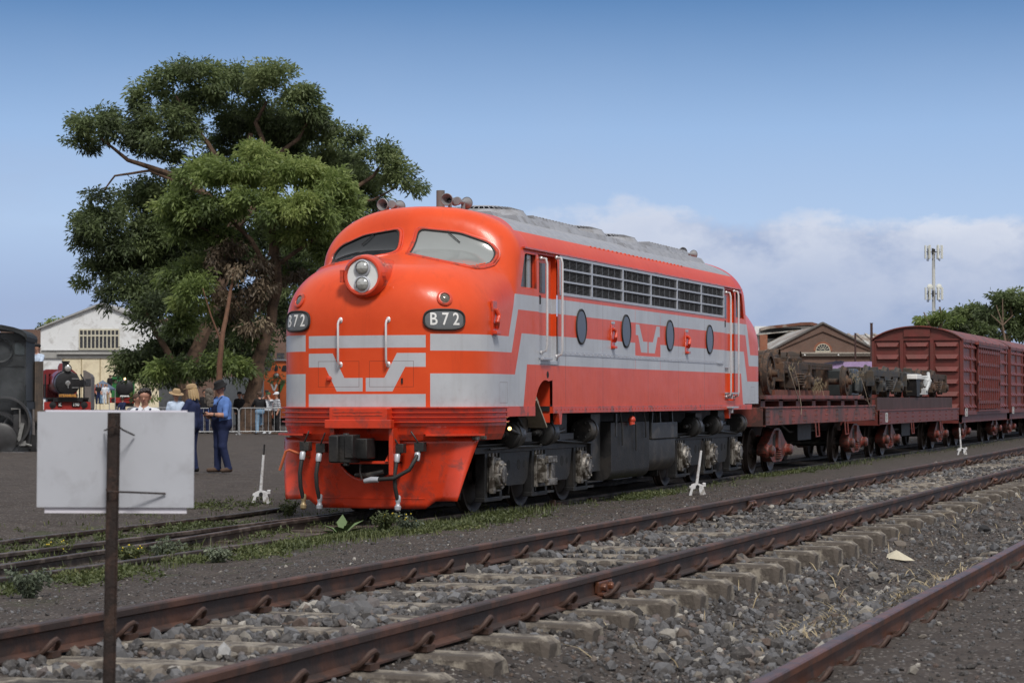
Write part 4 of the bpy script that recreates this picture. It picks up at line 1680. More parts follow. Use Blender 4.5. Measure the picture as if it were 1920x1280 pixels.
def flat_wagon(x0, x1, label, zt, sole_mat, bxs):
    t = thing('flat_wagon', label, 'flat wagon', ((x0 + x1) / 2, 0, 0))
    lx = lambda x: x - (x0 + x1) / 2
    so = MB()
    for sg in (-1, 1):
        so.bb(lx(x0), lx(x1), sg * 1.33, sg * 1.38, zt - .36, zt)
        so.bb(lx(x0), lx(x1), sg * 1.26, sg * 1.40, zt - .02, zt + .015)
    so.bb(lx(x0), lx(x0) + .06, -1.38, 1.38, zt - .38, zt + .005).bb(lx(x1) - .06, lx(x1), -1.38, 1.38, zt - .38, zt + .005)
    sb = so.build('solebar', sole_mat, t, bevel=.008)
    rv = MB()
    n = int((x1 - x0) / 1.25)
    for k in range(n + 1):
        for dx_ in (-.09, .09):
            for dz_ in (-.29, -.18, -.07):
                rv.ball((lx(x0 + .25 + k * (x1 - x0 - .5) / n) + dx_, -1.382, zt + dz_), .021, 6)
    rv.build_each('rivet', sole_mat, sb)
    MB().bb(lx(x0) + .06, lx(x1) - .06, -1.3, 1.3, zt - .05, zt - .03).bb(lx(x0) + .06, lx(x1) - .06, -.5, .5, zt - .6, zt - .05).build('deck', WAGD, t)
    tr = MB()
    for sg in (-1, 1):
        tr.tube([(lx(x0) + 2.8, sg * .8, zt - .1), (lx(x0) + 5, sg * .8, zt - .55), (lx(x1) - 5, sg * .8, zt - .55), (lx(x1) - 2.8, sg * .8, zt - .1)], .03, 6)
    tr.bb(-.9, .6, -.9, -.3, zt - .75, zt - .2).lathe([(0, -.4), (.2, -.4), (.2, .4), (0, .4)], (1.8, -.4, zt - .5), (1, 0, 0), 14)
    tr.build('brake_gear', BLK, t)
    st = MB()
    for s in (x0 + 4.9, x1 - 4.4):
        st.tube([(lx(s), -1.42, zt - .36), (lx(s), -1.44, zt - .65), (lx(s) + .35, -1.44, zt - .65), (lx(s) + .35, -1.42, zt - .36)], .018, 6)
    st.build('shunter_step', WAG, t)
    mk = MB().bb(lx(x0) + .9, lx(x0) + 1.25, -1.389, -1.3835, zt - .30, zt - .06)
    if x0 > 25:
        po = mk.build('white_patch', LABELW, t)
        text_mesh('stencil', 'VQ', .11, BLK, po, frame_mtx((lx(x0) + 1.07, -1.391, zt - .13), (1, 0, 0), (0, 0, 1)), .001)
        text_mesh('stencil', '92', .11, BLK, po, frame_mtx((lx(x0) + 1.07, -1.391, zt - .23), (1, 0, 0), (0, 0, 1)), .001)
    MB().box((lx(x0) - .3, 0, .88), (.75, .22, .26)).box((lx(x0) - .6, .08, .88), (.25, .3, .34)).build('coupler', BLK2, t, bevel=.03)
    for b in bxs:
        wagon_bogie(t, lx(b))
    return t


fw = flat_wagon(15.9, 28.7, 'dark red flat wagon with a raised channel deck, coupled behind the diesel', 1.35, WAG2, (17.85, 26.9))
ra = MB()
for sg in (-1, 1):
    ra.bb(-6.2, 4.9, sg * 1.22, sg * 1.36, 1.52, 1.60)
for k in range(7):
    ra.bb(-6.0 + k * 1.75, -5.6 + k * 1.75, -1.2, 1.2, 1.36, 1.53)
ra.bb(-6.2, 4.9, -1.2, 1.2, 1.48, 1.54)
ra.build('raised_deck', WAG2, fw, bevel=.006)
MB().bb(-4.2, 1.8, -1.1, -.95, 1.60, 1.72).bb(-4.2, 1.8, .7, .9, 1.60, 1.72).build('bearer_rail', pm('orange_rust_bar', (.15, .05, .03), .7, var=.3), fw)
fw2 = flat_wagon(29.3, 44.0, 'dark red flat wagon with a rust stained side board, coupled before the first covered van', 1.22, WAG, (31.9, 41.0))
MB().bb(-7.2, 6.4, -1.30, -1.25, 1.24, 1.56).bb(-7.2, 6.4, 1.25, 1.30, 1.24, 1.56).bb(-7.2, 6.4, -1.25, 1.25, 1.50, 1.54).build('side_board', pm('rust_streaked_board', (.105, .030, .024), .6, var=.35, scale=2, dirt=(.05, .02, .015), dirt_amt=.9, dirt_scale=2), fw2)


# loads on the flat wagons -------------------------------------------------------------
def spoked(mb, c, r, n=12, w=.13):
    """spoked wheel standing upright, axle along y"""
    x, y, z = c
    mb.lathe([(r - .09, -w / 2), (r - .02, -w / 2), (r + .03, -w / 2), (r + .03, -w / 2 + .035), (r, -w / 2 + .04), (r - .01, w / 2), (r - .09, w / 2), (r - .09, -w / 2)], c, (0, -1, 0), 40)
    mb.lathe([(0, -w * .7), (.13, -w * .7), (.15, -w * .4), (.15, w * .4), (.13, w * .7), (0, w * .7)], c, (0, -1, 0), 18)
    for k in range(n):
        a = 2 * PI * k / n + .1
        ca, sa = math.cos(a), math.sin(a)
        mb.tube([(x + .13 * ca, y, z + .13 * sa), (x + (r - .07) * ca, y, z + (r - .07) * sa)], [.045, .032], 6)


ws = thing('spoked_wheelset', 'large rusty spoked wheelset standing on the flat wagon just behind the diesel', 'wheelset', (18.0, 0, 1.6))
m = MB()
spoked(m, (0, -.98, .46), .45)
m.build('spoked_wheel', RUSTB, ws)
m = MB()
spoked(m, (0, .75, .46), .45)
m.build('spoked_wheel', RUSTB, ws)
MB().tube([(0, -1.2, .46), (0, 1.0, .46)], .08, 12).build('axle', RUSTB, ws)


def old_bogie(label, x, mat, L=3.2, seed=1, big=False, z=1.6):
    t = thing('salvaged_bogie', label, 'bogie', (x, 0, z))
    r = random.Random(seed)
    for sg in (-1, 1):
        y = sg * 1.02
        f = MB()
        h = .58
        f.bb(-L / 2, L / 2, y - .06, y + .06, h - .02, h + .14)
        for a in (-L * .31, L * .31):
            f.prism([(a - .42, h), (a + .42, h), (a + .30, .18), (a + .16, .10), (a - .16, .10), (a - .30, .18)], 'y', y - .05, y + .05)
        f.prism([(-.55, h), (.55, h), (.28, .20), (-.28, .20)], 'y', y - .08, y + .08)
        f.bb(-L / 2 - .02, -L / 2 + .12, y - .10, y + .10, .30, h + .12).bb(L / 2 - .12, L / 2 + .02, y - .10, y + .10, .34, h + .12)
        f.build('side_frame', mat, t, bevel=.012)
        s = MB()
        for a in (-.18, .18):
            for k in range(5):
                s.lathe([(.07, 0), (.10, .02), (.07, .04)], (a, y + sg * .12, .22 + k * .055), (0, 0, 1), 12)
        for k in range(6):
            s.box((-L * .31 + r.uniform(-.1, .1), y + sg * .10, .5 - k * .03), (.75 - k * .1, .07, .022))
        s.tube([(-.6, y + sg * .1, .2), (.7, y + sg * .12, .42)], .035, 8).tube([(.4, y + sg * .12, .15), (1.3, y + sg * .1, .5)], .03, 8)
        s.build('spring', mat, t)
        for a in (-L * .31, L * .31):
            jb = MB()
            jb.box((a, y + sg * .12, .30), (.26, .18, .30)).lathe([(.11, 0), (.11, .06), (0, .07)], (a, y + sg * .2, .30), (0, sg, 0), 12)
            jb.build('axle_box', mat, t, bevel=.015)
    c = MB()
    c.bb(-.22, .22, -1.0, 1.0, .42, .68).bb(-L / 2, -L / 2 + .14, -1.0, 1.0, .40, .66).bb(L / 2 - .14, L / 2, -1.0, 1.0, .40, .66)
    for a in (-.9, .9):
        c.bb(a - .08, a + .08, -.95, .95, .62, .72)
    c.tube([(-L * .3, -.9, .36), (L * .25, -.5, .44)], .09, 10).tube([(-L * .2, -.95, .30), (L * .3, -.9, .34)], .05, 8)
    c.lathe([(.30, 0), (.30, .06), (.12, .06), (.12, .12), (0, .12)], (0, 0, .68), (0, 0, 1), 20)
    for k in range(9):
        c.box((r.uniform(-L / 2, L / 2), r.uniform(-.9, .9), .70 + r.uniform(0, .08)), (r.uniform(.15, .4), r.uniform(.1, .25), r.uniform(.08, .2)), Matrix.Rotation(r.uniform(0, 3), 3, 'Z'))
    c.build('cross_frame', mat, t, bevel=.012)
    for a in (-L * .31, L * .31):
        wb = MB()
        for sg in (-1, 1):
            spoked(wb, (a, sg * .80, .42), .42, 9)
        wb.tube([(a, -1.1, .42), (a, 1.1, .42)], .06, 10)
        wb.build('wheelset', mat, t)
    return t


old_bogie('rust brown salvaged bogie with side frame and straw tufts, next to the big spoked wheelset', 20.4, RUSTB, 3.0, 1, z=1.60)
sw = thing('spoked_wheelset', 'small rusty spoked wheelset lying between the brown bogie and the dark grey bogie', 'wheelset', (26.7, 0, 1.58))
m = MB()
spoked(m, (0, -.98, .37), .36, 9)
m.build('spoked_wheel', RUSTB, sw)
m = MB()
spoked(m, (0, .7, .37), .36, 9)
m.build('spoked_wheel', RUSTB, sw)
MB().tube([(0, -1.15, .37), (0, .9, .37)], .08, 12).build('axle', RUSTB, sw)
fr = thing('wagon_underframe', 'long rusty riveted frame lying across the first flat wagon behind the small wheelset', 'frame', (24.0, .2, 1.6))
f = MB()
f.bb(-2.6, 2.6, -.9, -.8, .62, .78).bb(-2.6, 2.6, .7, .8, .62, .78).bb(-2.6, -2.4, -.8, .7, .0, .76).bb(2.4, 2.6, -.8, .7, 0, .76).bb(-.9, -.7, -.8, .7, .0, .72).bb(.8, 1.0, -.8, .7, .0, .72)
f.tube([(-2, -.8, .25), (2.2, -.6, .30)], .10, 12).tube([(-2, -.95, .12), (1.0, -.9, .40)], .04, 8)
f.build('frame_bars', RUSTB, fr, bevel=.01)
f = MB()
for k in range(26):
    f.ball((-2.5 + k * .2, -.905, .70), .02, 6)
f.build('rivets', RUSTB, fr)
for xx, yy in ((-1.5, -.2), (-.2, .3), (1.4, -.1), (2.2, .4)):
    bl = MB()
    bl.box((xx, yy, .86), (.5, .4, .16)).lathe([(.16, -.15), (.16, .15), (.12, .16), (.12, -.15)], (xx + .5, yy, .92), (0, 1, 0), 14)
    bl.build('bearing_casting', RUSTB, fr, bevel=.02)
old_bogie('dark grey salvaged bogie with coil springs, on the second flat wagon behind the gear casing', 32.3, RUSTG, 4.6, 2, z=1.55)
gb = MB().box((0, 0, .36), (1.1, .8, .72)).tube([(-.3, -.5, .5), (-.3, -.5, .1)], .13, 12)
gbo = gb.build('gear_casing', pm('green_black_casing', (.028, .032, .033), .4, var=.25, scale=3), None, loc=(28.0, -.6, 1.56), bevel=.08)
tag(gbo, 'dark green black gear casing tied with rope in front of the dark grey bogie', 'casing')
old_bogie('rust brown salvaged bogie nearest to the ribbed end of the covered van', 41.0, RUSTB, 4.4, 3, z=1.55)
old_bogie('grey salvaged bogie with bolster pads, at the far side of the white topped tank', 36.6, RUSTG, 2.6, 5, z=1.55)
tk = MB().prism([(-.4, .52), (.35, .52), (.30, .42), (.20, .04), (-.3, .04), (-.38, .40)], 'y', -.2, .2)
tko = thing('white_top_tank', 'black tapered tank with a white lid among the salvaged bogies', 'tank', (36.0, -1.15, 1.55))
tk.build('tank_body', BLK, tko, bevel=.02)
MB().bb(-.45, .40, -.23, .23, .52, .66).build('lid', WHT, tko, bevel=.02)
wv = MB().bb(-.3, .1, -.2, .2, .1, .3).tube([(-.2, -.2, .2), (.05, -.25, .5), (.2, -.2, .75)], .05, 8).lathe([(.12, 0), (.12, .2), (.06, .25)], (.1, -.15, .35), (0, -.3, 1), 12).box((.15, -.1, .6), (.25, .2, .12))
tag(wv.build('valve_assembly', pm('pale_grey_paint', (.5, .52, .53), .5, var=.25, scale=10), None, loc=(37.6, -1.15, 1.53), bevel=.02), 'pale grey valve assembly hanging next to the white topped tank', 'valve')


def straw_clump(mb, c, n, r, seed, L=.35):
    rr = random.Random(seed)
    for k in range(n):
        p = Vector(c) + Vector((rr.gauss(0, r), rr.gauss(0, r * .5), rr.gauss(0, r * .5)))
        d = Vector((rr.uniform(-1, 1), rr.uniform(-.5, .5), rr.uniform(-1, .7))) * L * rr.uniform(.4, 1)
        mb.tube([p, p + d * .5 + Vector((0, 0, .04)), p + d], .0042, 4, False)


sc = MB()
straw_clump(sc, (22.0, -1.2, 1.82), 110, .16, 1, .22)
straw_clump(sc, (27.6, -1.05, 2.1), 60, .14, 2, .22)
straw_clump(sc, (19.3, -1.2, 2.2), 20, .10, 3, .25)
tag(sc.build('straw', STRAW), 'loose straw caught on the salvaged bogies', 'straw', kind='stuff')
rp_ = MB()
for x, z0, z1, b in ((18.9, 2.2, 1.6, .06), (19.5, 2.2, 1.3, -.1), (27.6, 2.05, 1.4, .05), (28.2, 1.5, 1.25, .2)):
    rp_.tube([(x, -1.22, z0), (x - b, -1.30, (z0 + z1) / 2 + .1), (x + b, -1.40, z1), (x + b * 2.5, -1.42, z1 - .12)]    , .008, 6)
tag(rp_.build('tie_ropes', pm('old_rope', (.19, .155, .12), .85, var=.25, scale=40), None), 'frayed ropes hanging over the load of the flat wagons', 'rope', kind='stuff')


def covered_van(x0, x1, label, seed, doors, louvre_x):
    L = x1 - x0
    t = thing('covered_van', label, 'goods van', ((x0 + x1) / 2, 0, 0))
    h = L / 2
    zf, ze = 1.02, 3.44
    b = MB().bb(-h, h, -1.42, 1.42, zf, ze)
    arc = [(1.46 * math.sin(t_), ze - .02 + .43 * (math.cos(t_) - math.cos(1.0)) / (1 - math.cos(1.0))) for t_ in np.linspace(-1, 1, 25)]
    k = 1.46 / arc[-1][0]
    arc = [(a * k, z) for a, z in arc]
    b.prism([(a * .97, z - .03) for a, z in arc] + [(1.42, ze - .06), (-1.42, ze - .06)], 'x', -h + .002, h - .002)
    body = b.build('body', WAG, t)
    rf = MB()
    n = len(arc)
    ring = [(a, z) for a, z in arc] + [(a, z - .035) for a, z in reversed(arc)]
    rf.prism(ring, 'x', -h - .10, h + .10)
    rf.build('roof', WAG2, t)
    ed = MB()
    # end: two posts, rows of pressed ribs, nameplate
    for yy in (-.48, .48):
        ed.bb(-h - .09, -h, yy - .055, yy + .055, zf, ze - .02)
    ed.bb(-h - .05, -h, -1.42, 1.42, ze - .06, ze - .02).bb(-h - .045, -h, -.42, .42, ze + .06, ze + .30)
    for yy in (-1.44, 1.36):
        ed.bb(-h - .05, -h, yy, yy + .08, zf, ze)
    for row in range(6):
        zz = 1.18 + row * .395
        for yc, wd in ((-.94, .74), (0, .74), (.94, .74)):
            a0, a1 = yc - wd / 2, yc + wd / 2
            vs = [(-h, a0, zz), (-h, a1, zz), (-h, a1, zz + .17), (-h, a0, zz + .17), (-h - .085, a0 + .08, zz + .03), (-h - .085, a1 - .08, zz + .03)]
            ed.add(vs, [(0, 1, 5, 4), (2, 3, 4, 5), (0, 4, 3), (1, 2, 5)])
    ed.build('end_panel', WAG, t)
    sd = MB()
    for k in range(int(L / .62)):
        xx = -h + .1 + k * .62
        if any(a - .1 < xx < c + .1 for a, c in doors):
            continue
        for row in range(6):
            zz = 1.2 + row * .385
            vs = [(xx, -1.42, zz), (xx + .46, -1.42, zz), (xx + .46, -1.42, zz + .15), (xx, -1.42, zz + .15), (xx + .06, -1.50, zz + .04), (xx + .40, -1.50, zz + .04)]
            sd.add(vs, [(0, 1, 5, 4), (2, 3, 4, 5), (0, 4, 3), (1, 2, 5)])
    for xx in np.arange(-h, h + .1, 1.9):
        sd.bb(xx - .04, xx + .04, -1.47, -1.42, zf, ze)
    sd.bb(-h, h, -1.48, -1.42, zf - .02, zf + .12).bb(-h, h, -1.47, -1.42, ze - .12, ze - .03)
    sd.build('side_panel', WAG, t)
    for a, c in doors:
        d = MB().bb(a, c, -1.50, -1.45, zf + .16, ze - .22)
        nn = int((c - a) / .55)
        for k in range(nn + 1):
            xx = a + (c - a) * k / nn
            d.bb(xx - .045, xx + .045, -1.545, -1.50, zf + .16, ze - .22)
        for row in range(5):
            zz = 1.36 + row * .42
            d.bb(a + .1, c - .1, -1.53, -1.50, zz, zz + .10)
        d.bb(a - .1, c + .5, -1.56, -1.50, ze - .22, ze - .13).bb(a - .1, c + .5, -1.54, -1.46, zf + .08, zf + .13)
        do = d.build('sliding_door', WAG, t)
        hb_ = MB()
        for zz in (1.5, 2.1, 2.7):
            hb_.bb(a - .25, a + .15, -1.575, -1.545, zz, zz + .06).bb(c - .15, c + .25, -1.575, -1.545, zz, zz + .06)
        hb_.build('door_bolt', WAG2, do)
        hd = MB().bb(a - .2, c + .2, -1.58, -1.44, ze - .14, ze - .06)
        hd.build('door_rail', WAG2, t)
    us = MB().bb(-h, h, -1.40, -1.30, zf - .26, zf).bb(-h, h, 1.30, 1.40, zf - .26, zf).bb(-h, -h + .08, -1.4, 1.4, zf - .28, zf).bb(-h, h, -.4, .4, .55, zf - .01)
    us.build('underframe', WAG, t)
    pa = MB().bb(-h + .25, -h + .75, -1.487, -1.4805, zf - .08 + .02, zf + .20)
    po = pa.build('white_patch', LABELW, t)
    text_mesh('stencil', 'VP', .15, BLK, po, frame_mtx((-h + .5, -1.489, zf + .13), (1, 0, 0), (0, 0, 1)), .001)
    text_mesh('stencil', '116', .13, BLK, po, frame_mtx((-h + .5, -1.489, zf - .0), (1, 0, 0), (0, 0, 1)), .001)
    for bx in (-h + 1.7, h - 2.0):
        wagon_bogie(t, bx)
    return t


covered_van(44.5, 56.6, 'dark red covered goods van with plain ribbed end, coupled behind the flat wagons', 1, [(-2.9, 2.9)], None)
v2 = covered_van(57.4, 69.5, 'dark red covered goods van with white lettering, last at the right edge', 2, [(-1.5, 4.0)], None)
E_ = text_mesh('side_lettering', 'T', .95, WHT, v2, frame_mtx((-1.0, -1.56, 2.45), (1, 0, 0), (0, 0, 1)), .002, 1.1, .01)
covered_van(70.3, 82.4, 'dark red covered goods van mostly hidden behind the lettered one', 3, [(-2.9, 2.9)], None)


# ================================================================== BUILDINGS, MAST, SHEDS
def brick_mat(name, a, b, mortar, scale):
    m = bpy.data.materials.new(name)
    m.use_nodes = True
    nt = m.node_tree
    E.nt = nt
    bs = nt.nodes['Principled BSDF']
    tc = nt.nodes.new('ShaderNodeTexCoord')
    mp = nt.nodes.new('ShaderNodeMapping')
    mp.inputs['Rotation'].default_value = (R_(90), 0, 0)
    nt.links.new(tc.outputs['Object'], mp.inputs[0])
    br = nt.nodes.new('ShaderNodeTexBrick')
    nt.links.new(mp.outputs[0], br.inputs[0])
    br.inputs['Color1'].default_value = (*a, 1)
    br.inputs['Color2'].default_value = (*b, 1)
    br.inputs['Mortar'].default_value = (*mortar, 1)
    br.inputs['Scale'].default_value = scale
    n = E(noise(nt, tc.outputs['Object'], .5, 6, .65).outputs[0])
    c = mixc(nt, ((n - .45) * 3).cl() * .6, br.outputs[0], tuple(k * .5 for k in a))
    n5 = E(noise(nt, tc.outputs['Object'], 3.5, 6, .7).outputs[0])
    c = mixc(nt, ((n5 - .55) * 4).cl() * .4, c, mortar)
    nt.links.new(c, bs.inputs['Base Color'])
    bs.inputs['Roughness'].default_value = .9
    return m


BRICK = brick_mat('brown_brick', (.16, .085, .060), (.12, .068, .052), (.20, .17, .15), 3.0)
BRICKR = brick_mat('orange_brick', (.30, .10, .05), (.25, .085, .045), (.25, .18, .14), 3.0)
SLATE = pm('slate_coping', (.12, .11, .105), .8, var=.2)
ROOFW = pm('pale_roof_sheet', (.42, .42, .40), .6, var=.15, scale=.6, dirt=(.22, .17, .13), dirt_amt=.6, dirt_scale=.5)
ROOFR = pm('rusty_roof_sheet', (.14, .055, .035), .75, var=.3, scale=.8, dirt=(.3, .27, .24), dirt_amt=.4, dirt_scale=.4)
WALLW = pm('white_boards', (.72, .74, .76), .7, var=.06, scale=.6, dirt=(.52, .52, .52), dirt_amt=.35, dirt_scale=.6)
CREAM = pm('cream_doors', (.74, .66, .48), .65, var=.08, scale=.8, dirt=(.58, .50, .36), dirt_amt=.35, dirt_scale=.8)
TIMB = pm('cream_trim', (.55, .52, .42), .6, var=.1)
SHGL = pm('shed_window_glass', (.045, .048, .055), .25, var=.5, scale=4)
FACE = YAW - PI / 2     # turn local -y towards the camera side of the yard


def facing(name, label, cat, px, py, D, turn=0.0, group=None):
    """a thing whose local x runs to the right in the photo and local -y looks at the camera; base at ground level there"""
    p = at(px, py, D)
    return thing(name, label, cat, (p.x, p.y, 0), FACE + turn, group), p


# white gable shed (left)
D = 262.0
sp_ = lambda D: D / FPX                   # metres per photo pixel
shed, p0 = facing('white_shed', 'white gabled engine shed with a barred window and tall cream doors behind the steam engines', 'shed', 190, 700, D)
s = sp_(D)
X_ = lambda px: (px - 190) * s
Z_ = lambda py: CAM.z + D * ((640 - py) / FPX + PITCH)
zb = .2
m = MB()
xl, xr = X_(76), X_(304)
m.prism([(xl, zb), (xr, zb), (xr, Z_(612)), (0, Z_(569)), (xl, Z_(612))], 'y', 0, 30)
m.build('wall', WALLW, shed)
m = MB()
for sg, xe in ((-1, xl), (1, xr)):
    m.prism([(0, Z_(566)), (xe * 1.06, Z_(614)), (xe * 1.06, Z_(611) - .35), (0, Z_(569) - .05)], 'y', -.35, 30.4)
m.build('roof', pm('grey_barge_roof', (.34, .34, .34), .7, var=.15), shed)
m = MB().bb(X_(118), X_(304), -.08, 0, zb, Z_(671))
dr = m.build('shed_door', CREAM, shed)
m = MB()
for px in (118, 153, 188, 223, 262):
    m.bb(X_(px) - .05, X_(px) + .05, -.13, -.08, zb, Z_(671))
m.build('door_joint', pm('door_joint_tan', (.35, .28, .17), .7), dr)  # joint strips in a darker tan than the doors
m = MB().bb(X_(76), X_(304), -.22, 0, Z_(670), Z_(657))
m.bb(X_(108), X_(304), -.5, 0, Z_(663), Z_(659))
m.build('lintel_band', pm('grey_lintel', (.36, .36, .35), .8, var=.15, scale=1), shed)
m = MB().bb(X_(149), X_(223), -.04, 0, Z_(653), Z_(617))
wn = m.build('window', SHGL, shed)
m = MB()
for k in range(11):
    px = 149 + 74 * k / 10
    m.bb(X_(px) - .06, X_(px) + .06, -.14, -.04, Z_(653), Z_(617))
for py in (617, 628, 653):
    m.bb(X_(149), X_(223), -.11, -.04, Z_(py) - .09, Z_(py) + .09)
m.build('window_bars', TIMB, wn)
m = MB().tube([(X_(78), -.3, Z_(656)), (X_(300), -.3, Z_(657))], .05, 6).tube([(X_(147), -.3, Z_(656)), (X_(147), -.3, Z_(664))], .04, 6)
m.build('pipe', pm('dark_pipe', (.09, .09, .09), .6), shed)

# brick wall glimpsed left of the shed and behind the gum tree
bw, p = facing('brick_building', 'brown brick building partly hidden behind the gum trees and the orange engine', 'building', 420, 700, 275)
D = 275
m = MB().bb((250 - 420) * D / FPX, (640 - 420) * D / FPX, 0, 12, .1, CAM.z + D * ((640 - 596) / FPX + PITCH))
m.build('wall', BRICK, bw)
m = MB()
for k in range(4):
    xx = (475 - 420 + k * 22) * D / FPX
    m.bb(xx, xx + .9, -.03, 0, 5.0, 7.0)
m.build('window', SHGL, bw)
bw2, p = facing('brick_building', 'low dark brick building at the far left beyond the white shed', 'building', 60, 700, 310)
D = 310
MB().bb((-60) * D / FPX, (25) * D / FPX, 0, 10, .1, CAM.z + D * ((640 - 616) / FPX + PITCH)).build('wall', BRICK, bw2)
fe, p = facing('corrugated_fence', 'grey corrugated iron lean-to standing under the gum tree', 'lean-to', 318, 740, 118)
D = 118
m = MB()
w0 = (298 - 318) * D / FPX
for k in range(22):
    xx = w0 + k * (352 - 298) * D / FPX / 22
    m.tube([(xx + .033, 0, .15), (xx + .033, 0, CAM.z + D * ((640 - 712) / FPX + PITCH) + k * .012)], .04, 6)
m.build('corrugated_sheet', pm('corrugated_iron', (.33, .34, .36), .5, .3, var=.15), fe)
m = MB().bb(w0, w0 + 1.6, .05, 3, .1, CAM.z + D * ((640 - 712) / FPX + PITCH))
m.build('shed_wall', pm('dull_iron', (.25, .26, .27), .6), fe)
gw, p = facing('grey_wall', 'plain grey metal wall behind the trunk of the gum tree', 'wall', 452, 740, 125)
MB().bb(-1.0, 1.2, 0, .3, .1, CAM.z + 125 * ((640 - 706) / FPX + PITCH)).build('sheet', pm('grey_sheet', (.36, .38, .40), .6, var=.1), gw)

# brick gable workshop (right)
D = 250.0
gb_, p = facing('brick_workshop', 'brown brick workshop with a pointed gable and half round fanlight behind the wagons', 'workshop', 1543, 700, D)
s = sp_(D)
X_ = lambda px: (px - 1543) * s
Z_ = lambda py: CAM.z + D * ((640 - py) / FPX + PITCH)
m = MB().prism([(X_(1420), 0), (X_(1700), 0), (X_(1700), Z_(662)), (X_(1648), Z_(662)), (0, Z_(608)), (X_(1438), Z_(662)), (X_(1420), Z_(662))], 'y', 0, 1.2)
m.build('wall', BRICK, gb_)
m = MB()
for sg, xe in ((-1, X_(1434)), (1, X_(1654))):
    m.prism([(0, Z_(604)), (xe, Z_(661)), (xe, Z_(664)), (0, Z_(607.5))], 'y', -.35, 1.4)
m.build('coping', SLATE, gb_)
m = MB()
for sg, xe, xi in ((-1, X_(1452), 0), (1, X_(1636), 0)):
    m.prism([(0, Z_(608)), (X_(1543) + sg * (X_(1648) - X_(1543)), Z_(660)), (xe, Z_(660)), (0, Z_(622))], 'y', -.16, 0)
m.build('raked_brick_band', BRICK, gb_)
m = MB().bb(X_(1420), X_(1700), -.45, 0, Z_(664), Z_(661)).bb(X_(1420), X_(1700), -.30, 0, Z_(668), Z_(664.5))
m.build('cornice', pm('pale_cornice', (.34, .30, .26), .8, var=.2), gb_)
ar = MB()
cx0, cz0, rr_ = 0.0, Z_(658.5), X_(1556) - X_(1543)
pts = [(cx0 + rr_ * math.cos(t_), cz0 + rr_ * math.sin(t_)) for t_ in np.linspace(0, PI, 16)]
ar.prism(pts, 'y', -.06, 0)
aw = ar.build('window', SHGL, gb_)
fa = MB()
for k in range(1, 7):
    a = PI * k / 7
    fa.tube([(cx0 + .25 * rr_ * math.cos(a), -.09, cz0 + .25 * rr_ * math.sin(a)), (cx0 + rr_ * math.cos(a), -.09, cz0 + rr_ * math.sin(a))], .03, 5)
fa.tube([(a, -.09, b) for a, b in pts], .04, 5).bb(cx0 - rr_ * 1.1, cx0 + rr_ * 1.1, -.12, 0, cz0 - .12, cz0)
fa.build('fanlight_bars', TIMB, aw)
ao = [(cx0 + rr_ * 1.35 * math.cos(t_), cz0 + rr_ * 1.35 * math.sin(t_)) for t_ in np.linspace(0, PI, 16)]
ai = [(cx0 + rr_ * 1.03 * math.cos(t_), cz0 + rr_ * 1.03 * math.sin(t_)) for t_ in np.linspace(0, PI, 16)]
MB().prism(ao + ai[::-1], 'y', -.05, 0).build('brick_arch', BRICKR, gb_)
gl_ = MB()
for px in (1508, 1571, 1634):
    gl_.ball((X_(px), -.5, Z_(666.5)), .10, 8)
gl_.build('eave_lamp', WHT, gb_)
m = MB().prism([(X_(1436), Z_(663)), (0, Z_(609)), (X_(1652), Z_(663))], 'y', 1.3, 60)
m.build('roof', ROOFW, gb_)

# roofs behind the gable: curved rusty one on the left, pale corrugated on the right, brick pier
D = 285.0
rb, p = facing('curved_roof_shed', 'white shed with a rusty curved roof and lower awning, left of the brick gable', 'shed', 1480, 640, D)
s = sp_(D)
X_ = lambda px: (px - 1480) * s
Z_ = lambda py: CAM.z + D * ((640 - py) / FPX + PITCH)
MB().bb(X_(1415), X_(1532), 0, 18, 0, Z_(612)).build('wall', WALLW, rb)
arc = [(X_(px), Z_(py)) for px, py in ((1424, 616), (1440, 612), (1470, 609), (1500, 605.5), (1520, 605), (1531, 608))]
MB().prism(arc + [(a, b - .35) for a, b in arc[::-1]], 'y', -1.2, 18.5).build('roof', ROOFR, rb)
MB().bb(X_(1425), X_(1502), -.15, 0, Z_(623), Z_(616)).build('clerestory_band', pm('dark_grey_louvre', (.06, .065, .07), .7), rb)
MB().prism([(X_(1415), Z_(628)), (X_(1496), Z_(620)), (X_(1496), Z_(621.5)), (X_(1415), Z_(630))], 'y', -3.5, 0).build('awning', ROOFW, rb)
MB().bb(X_(1437), X_(1478), -.10, 0, Z_(635), Z_(626)).build('opening', DARK, rb)
bp_, p = facing('brick_pier', 'square orange brick pier beside the rear cab of the diesel', 'pier', 1431, 660, 262)
D = 262
MB().bb(-6 * D / FPX, 8 * D / FPX, 0, .9, 0, CAM.z + D * ((640 - 628) / FPX + PITCH)).build('brick_shaft', BRICKR, bp_)
D = 290.0
pr, p = facing('pale_roof_shed', 'long shed roofed in pale stained corrugated sheets, right of the brick gable', 'shed', 1640, 640, D)
s = sp_(D)
X_ = lambda px: (px - 1640) * s
Z_ = lambda py: CAM.z + D * ((640 - py) / FPX + PITCH)
m = MB().add([(X_(1560), 0, Z_(658)), (X_(1720), 0, Z_(652)), (X_(1720), 14, Z_(620)), (X_(1570), 14, Z_(625))], [(0, 1, 2, 3)])
for k in range(9):
    a = X_(1570 + k * 17)
    m.box((a, 7, (Z_(656) + Z_(622)) / 2 + .12), (.35, 14.5, .06), Matrix.Rotation(math.atan2(Z_(622) - Z_(656), 14), 3, 'X'))
m.build('roof', ROOFW, pr)
MB().bb(X_(1560), X_(1720), 13, 14, 0, Z_(630)).build('wall', BRICK, pr)
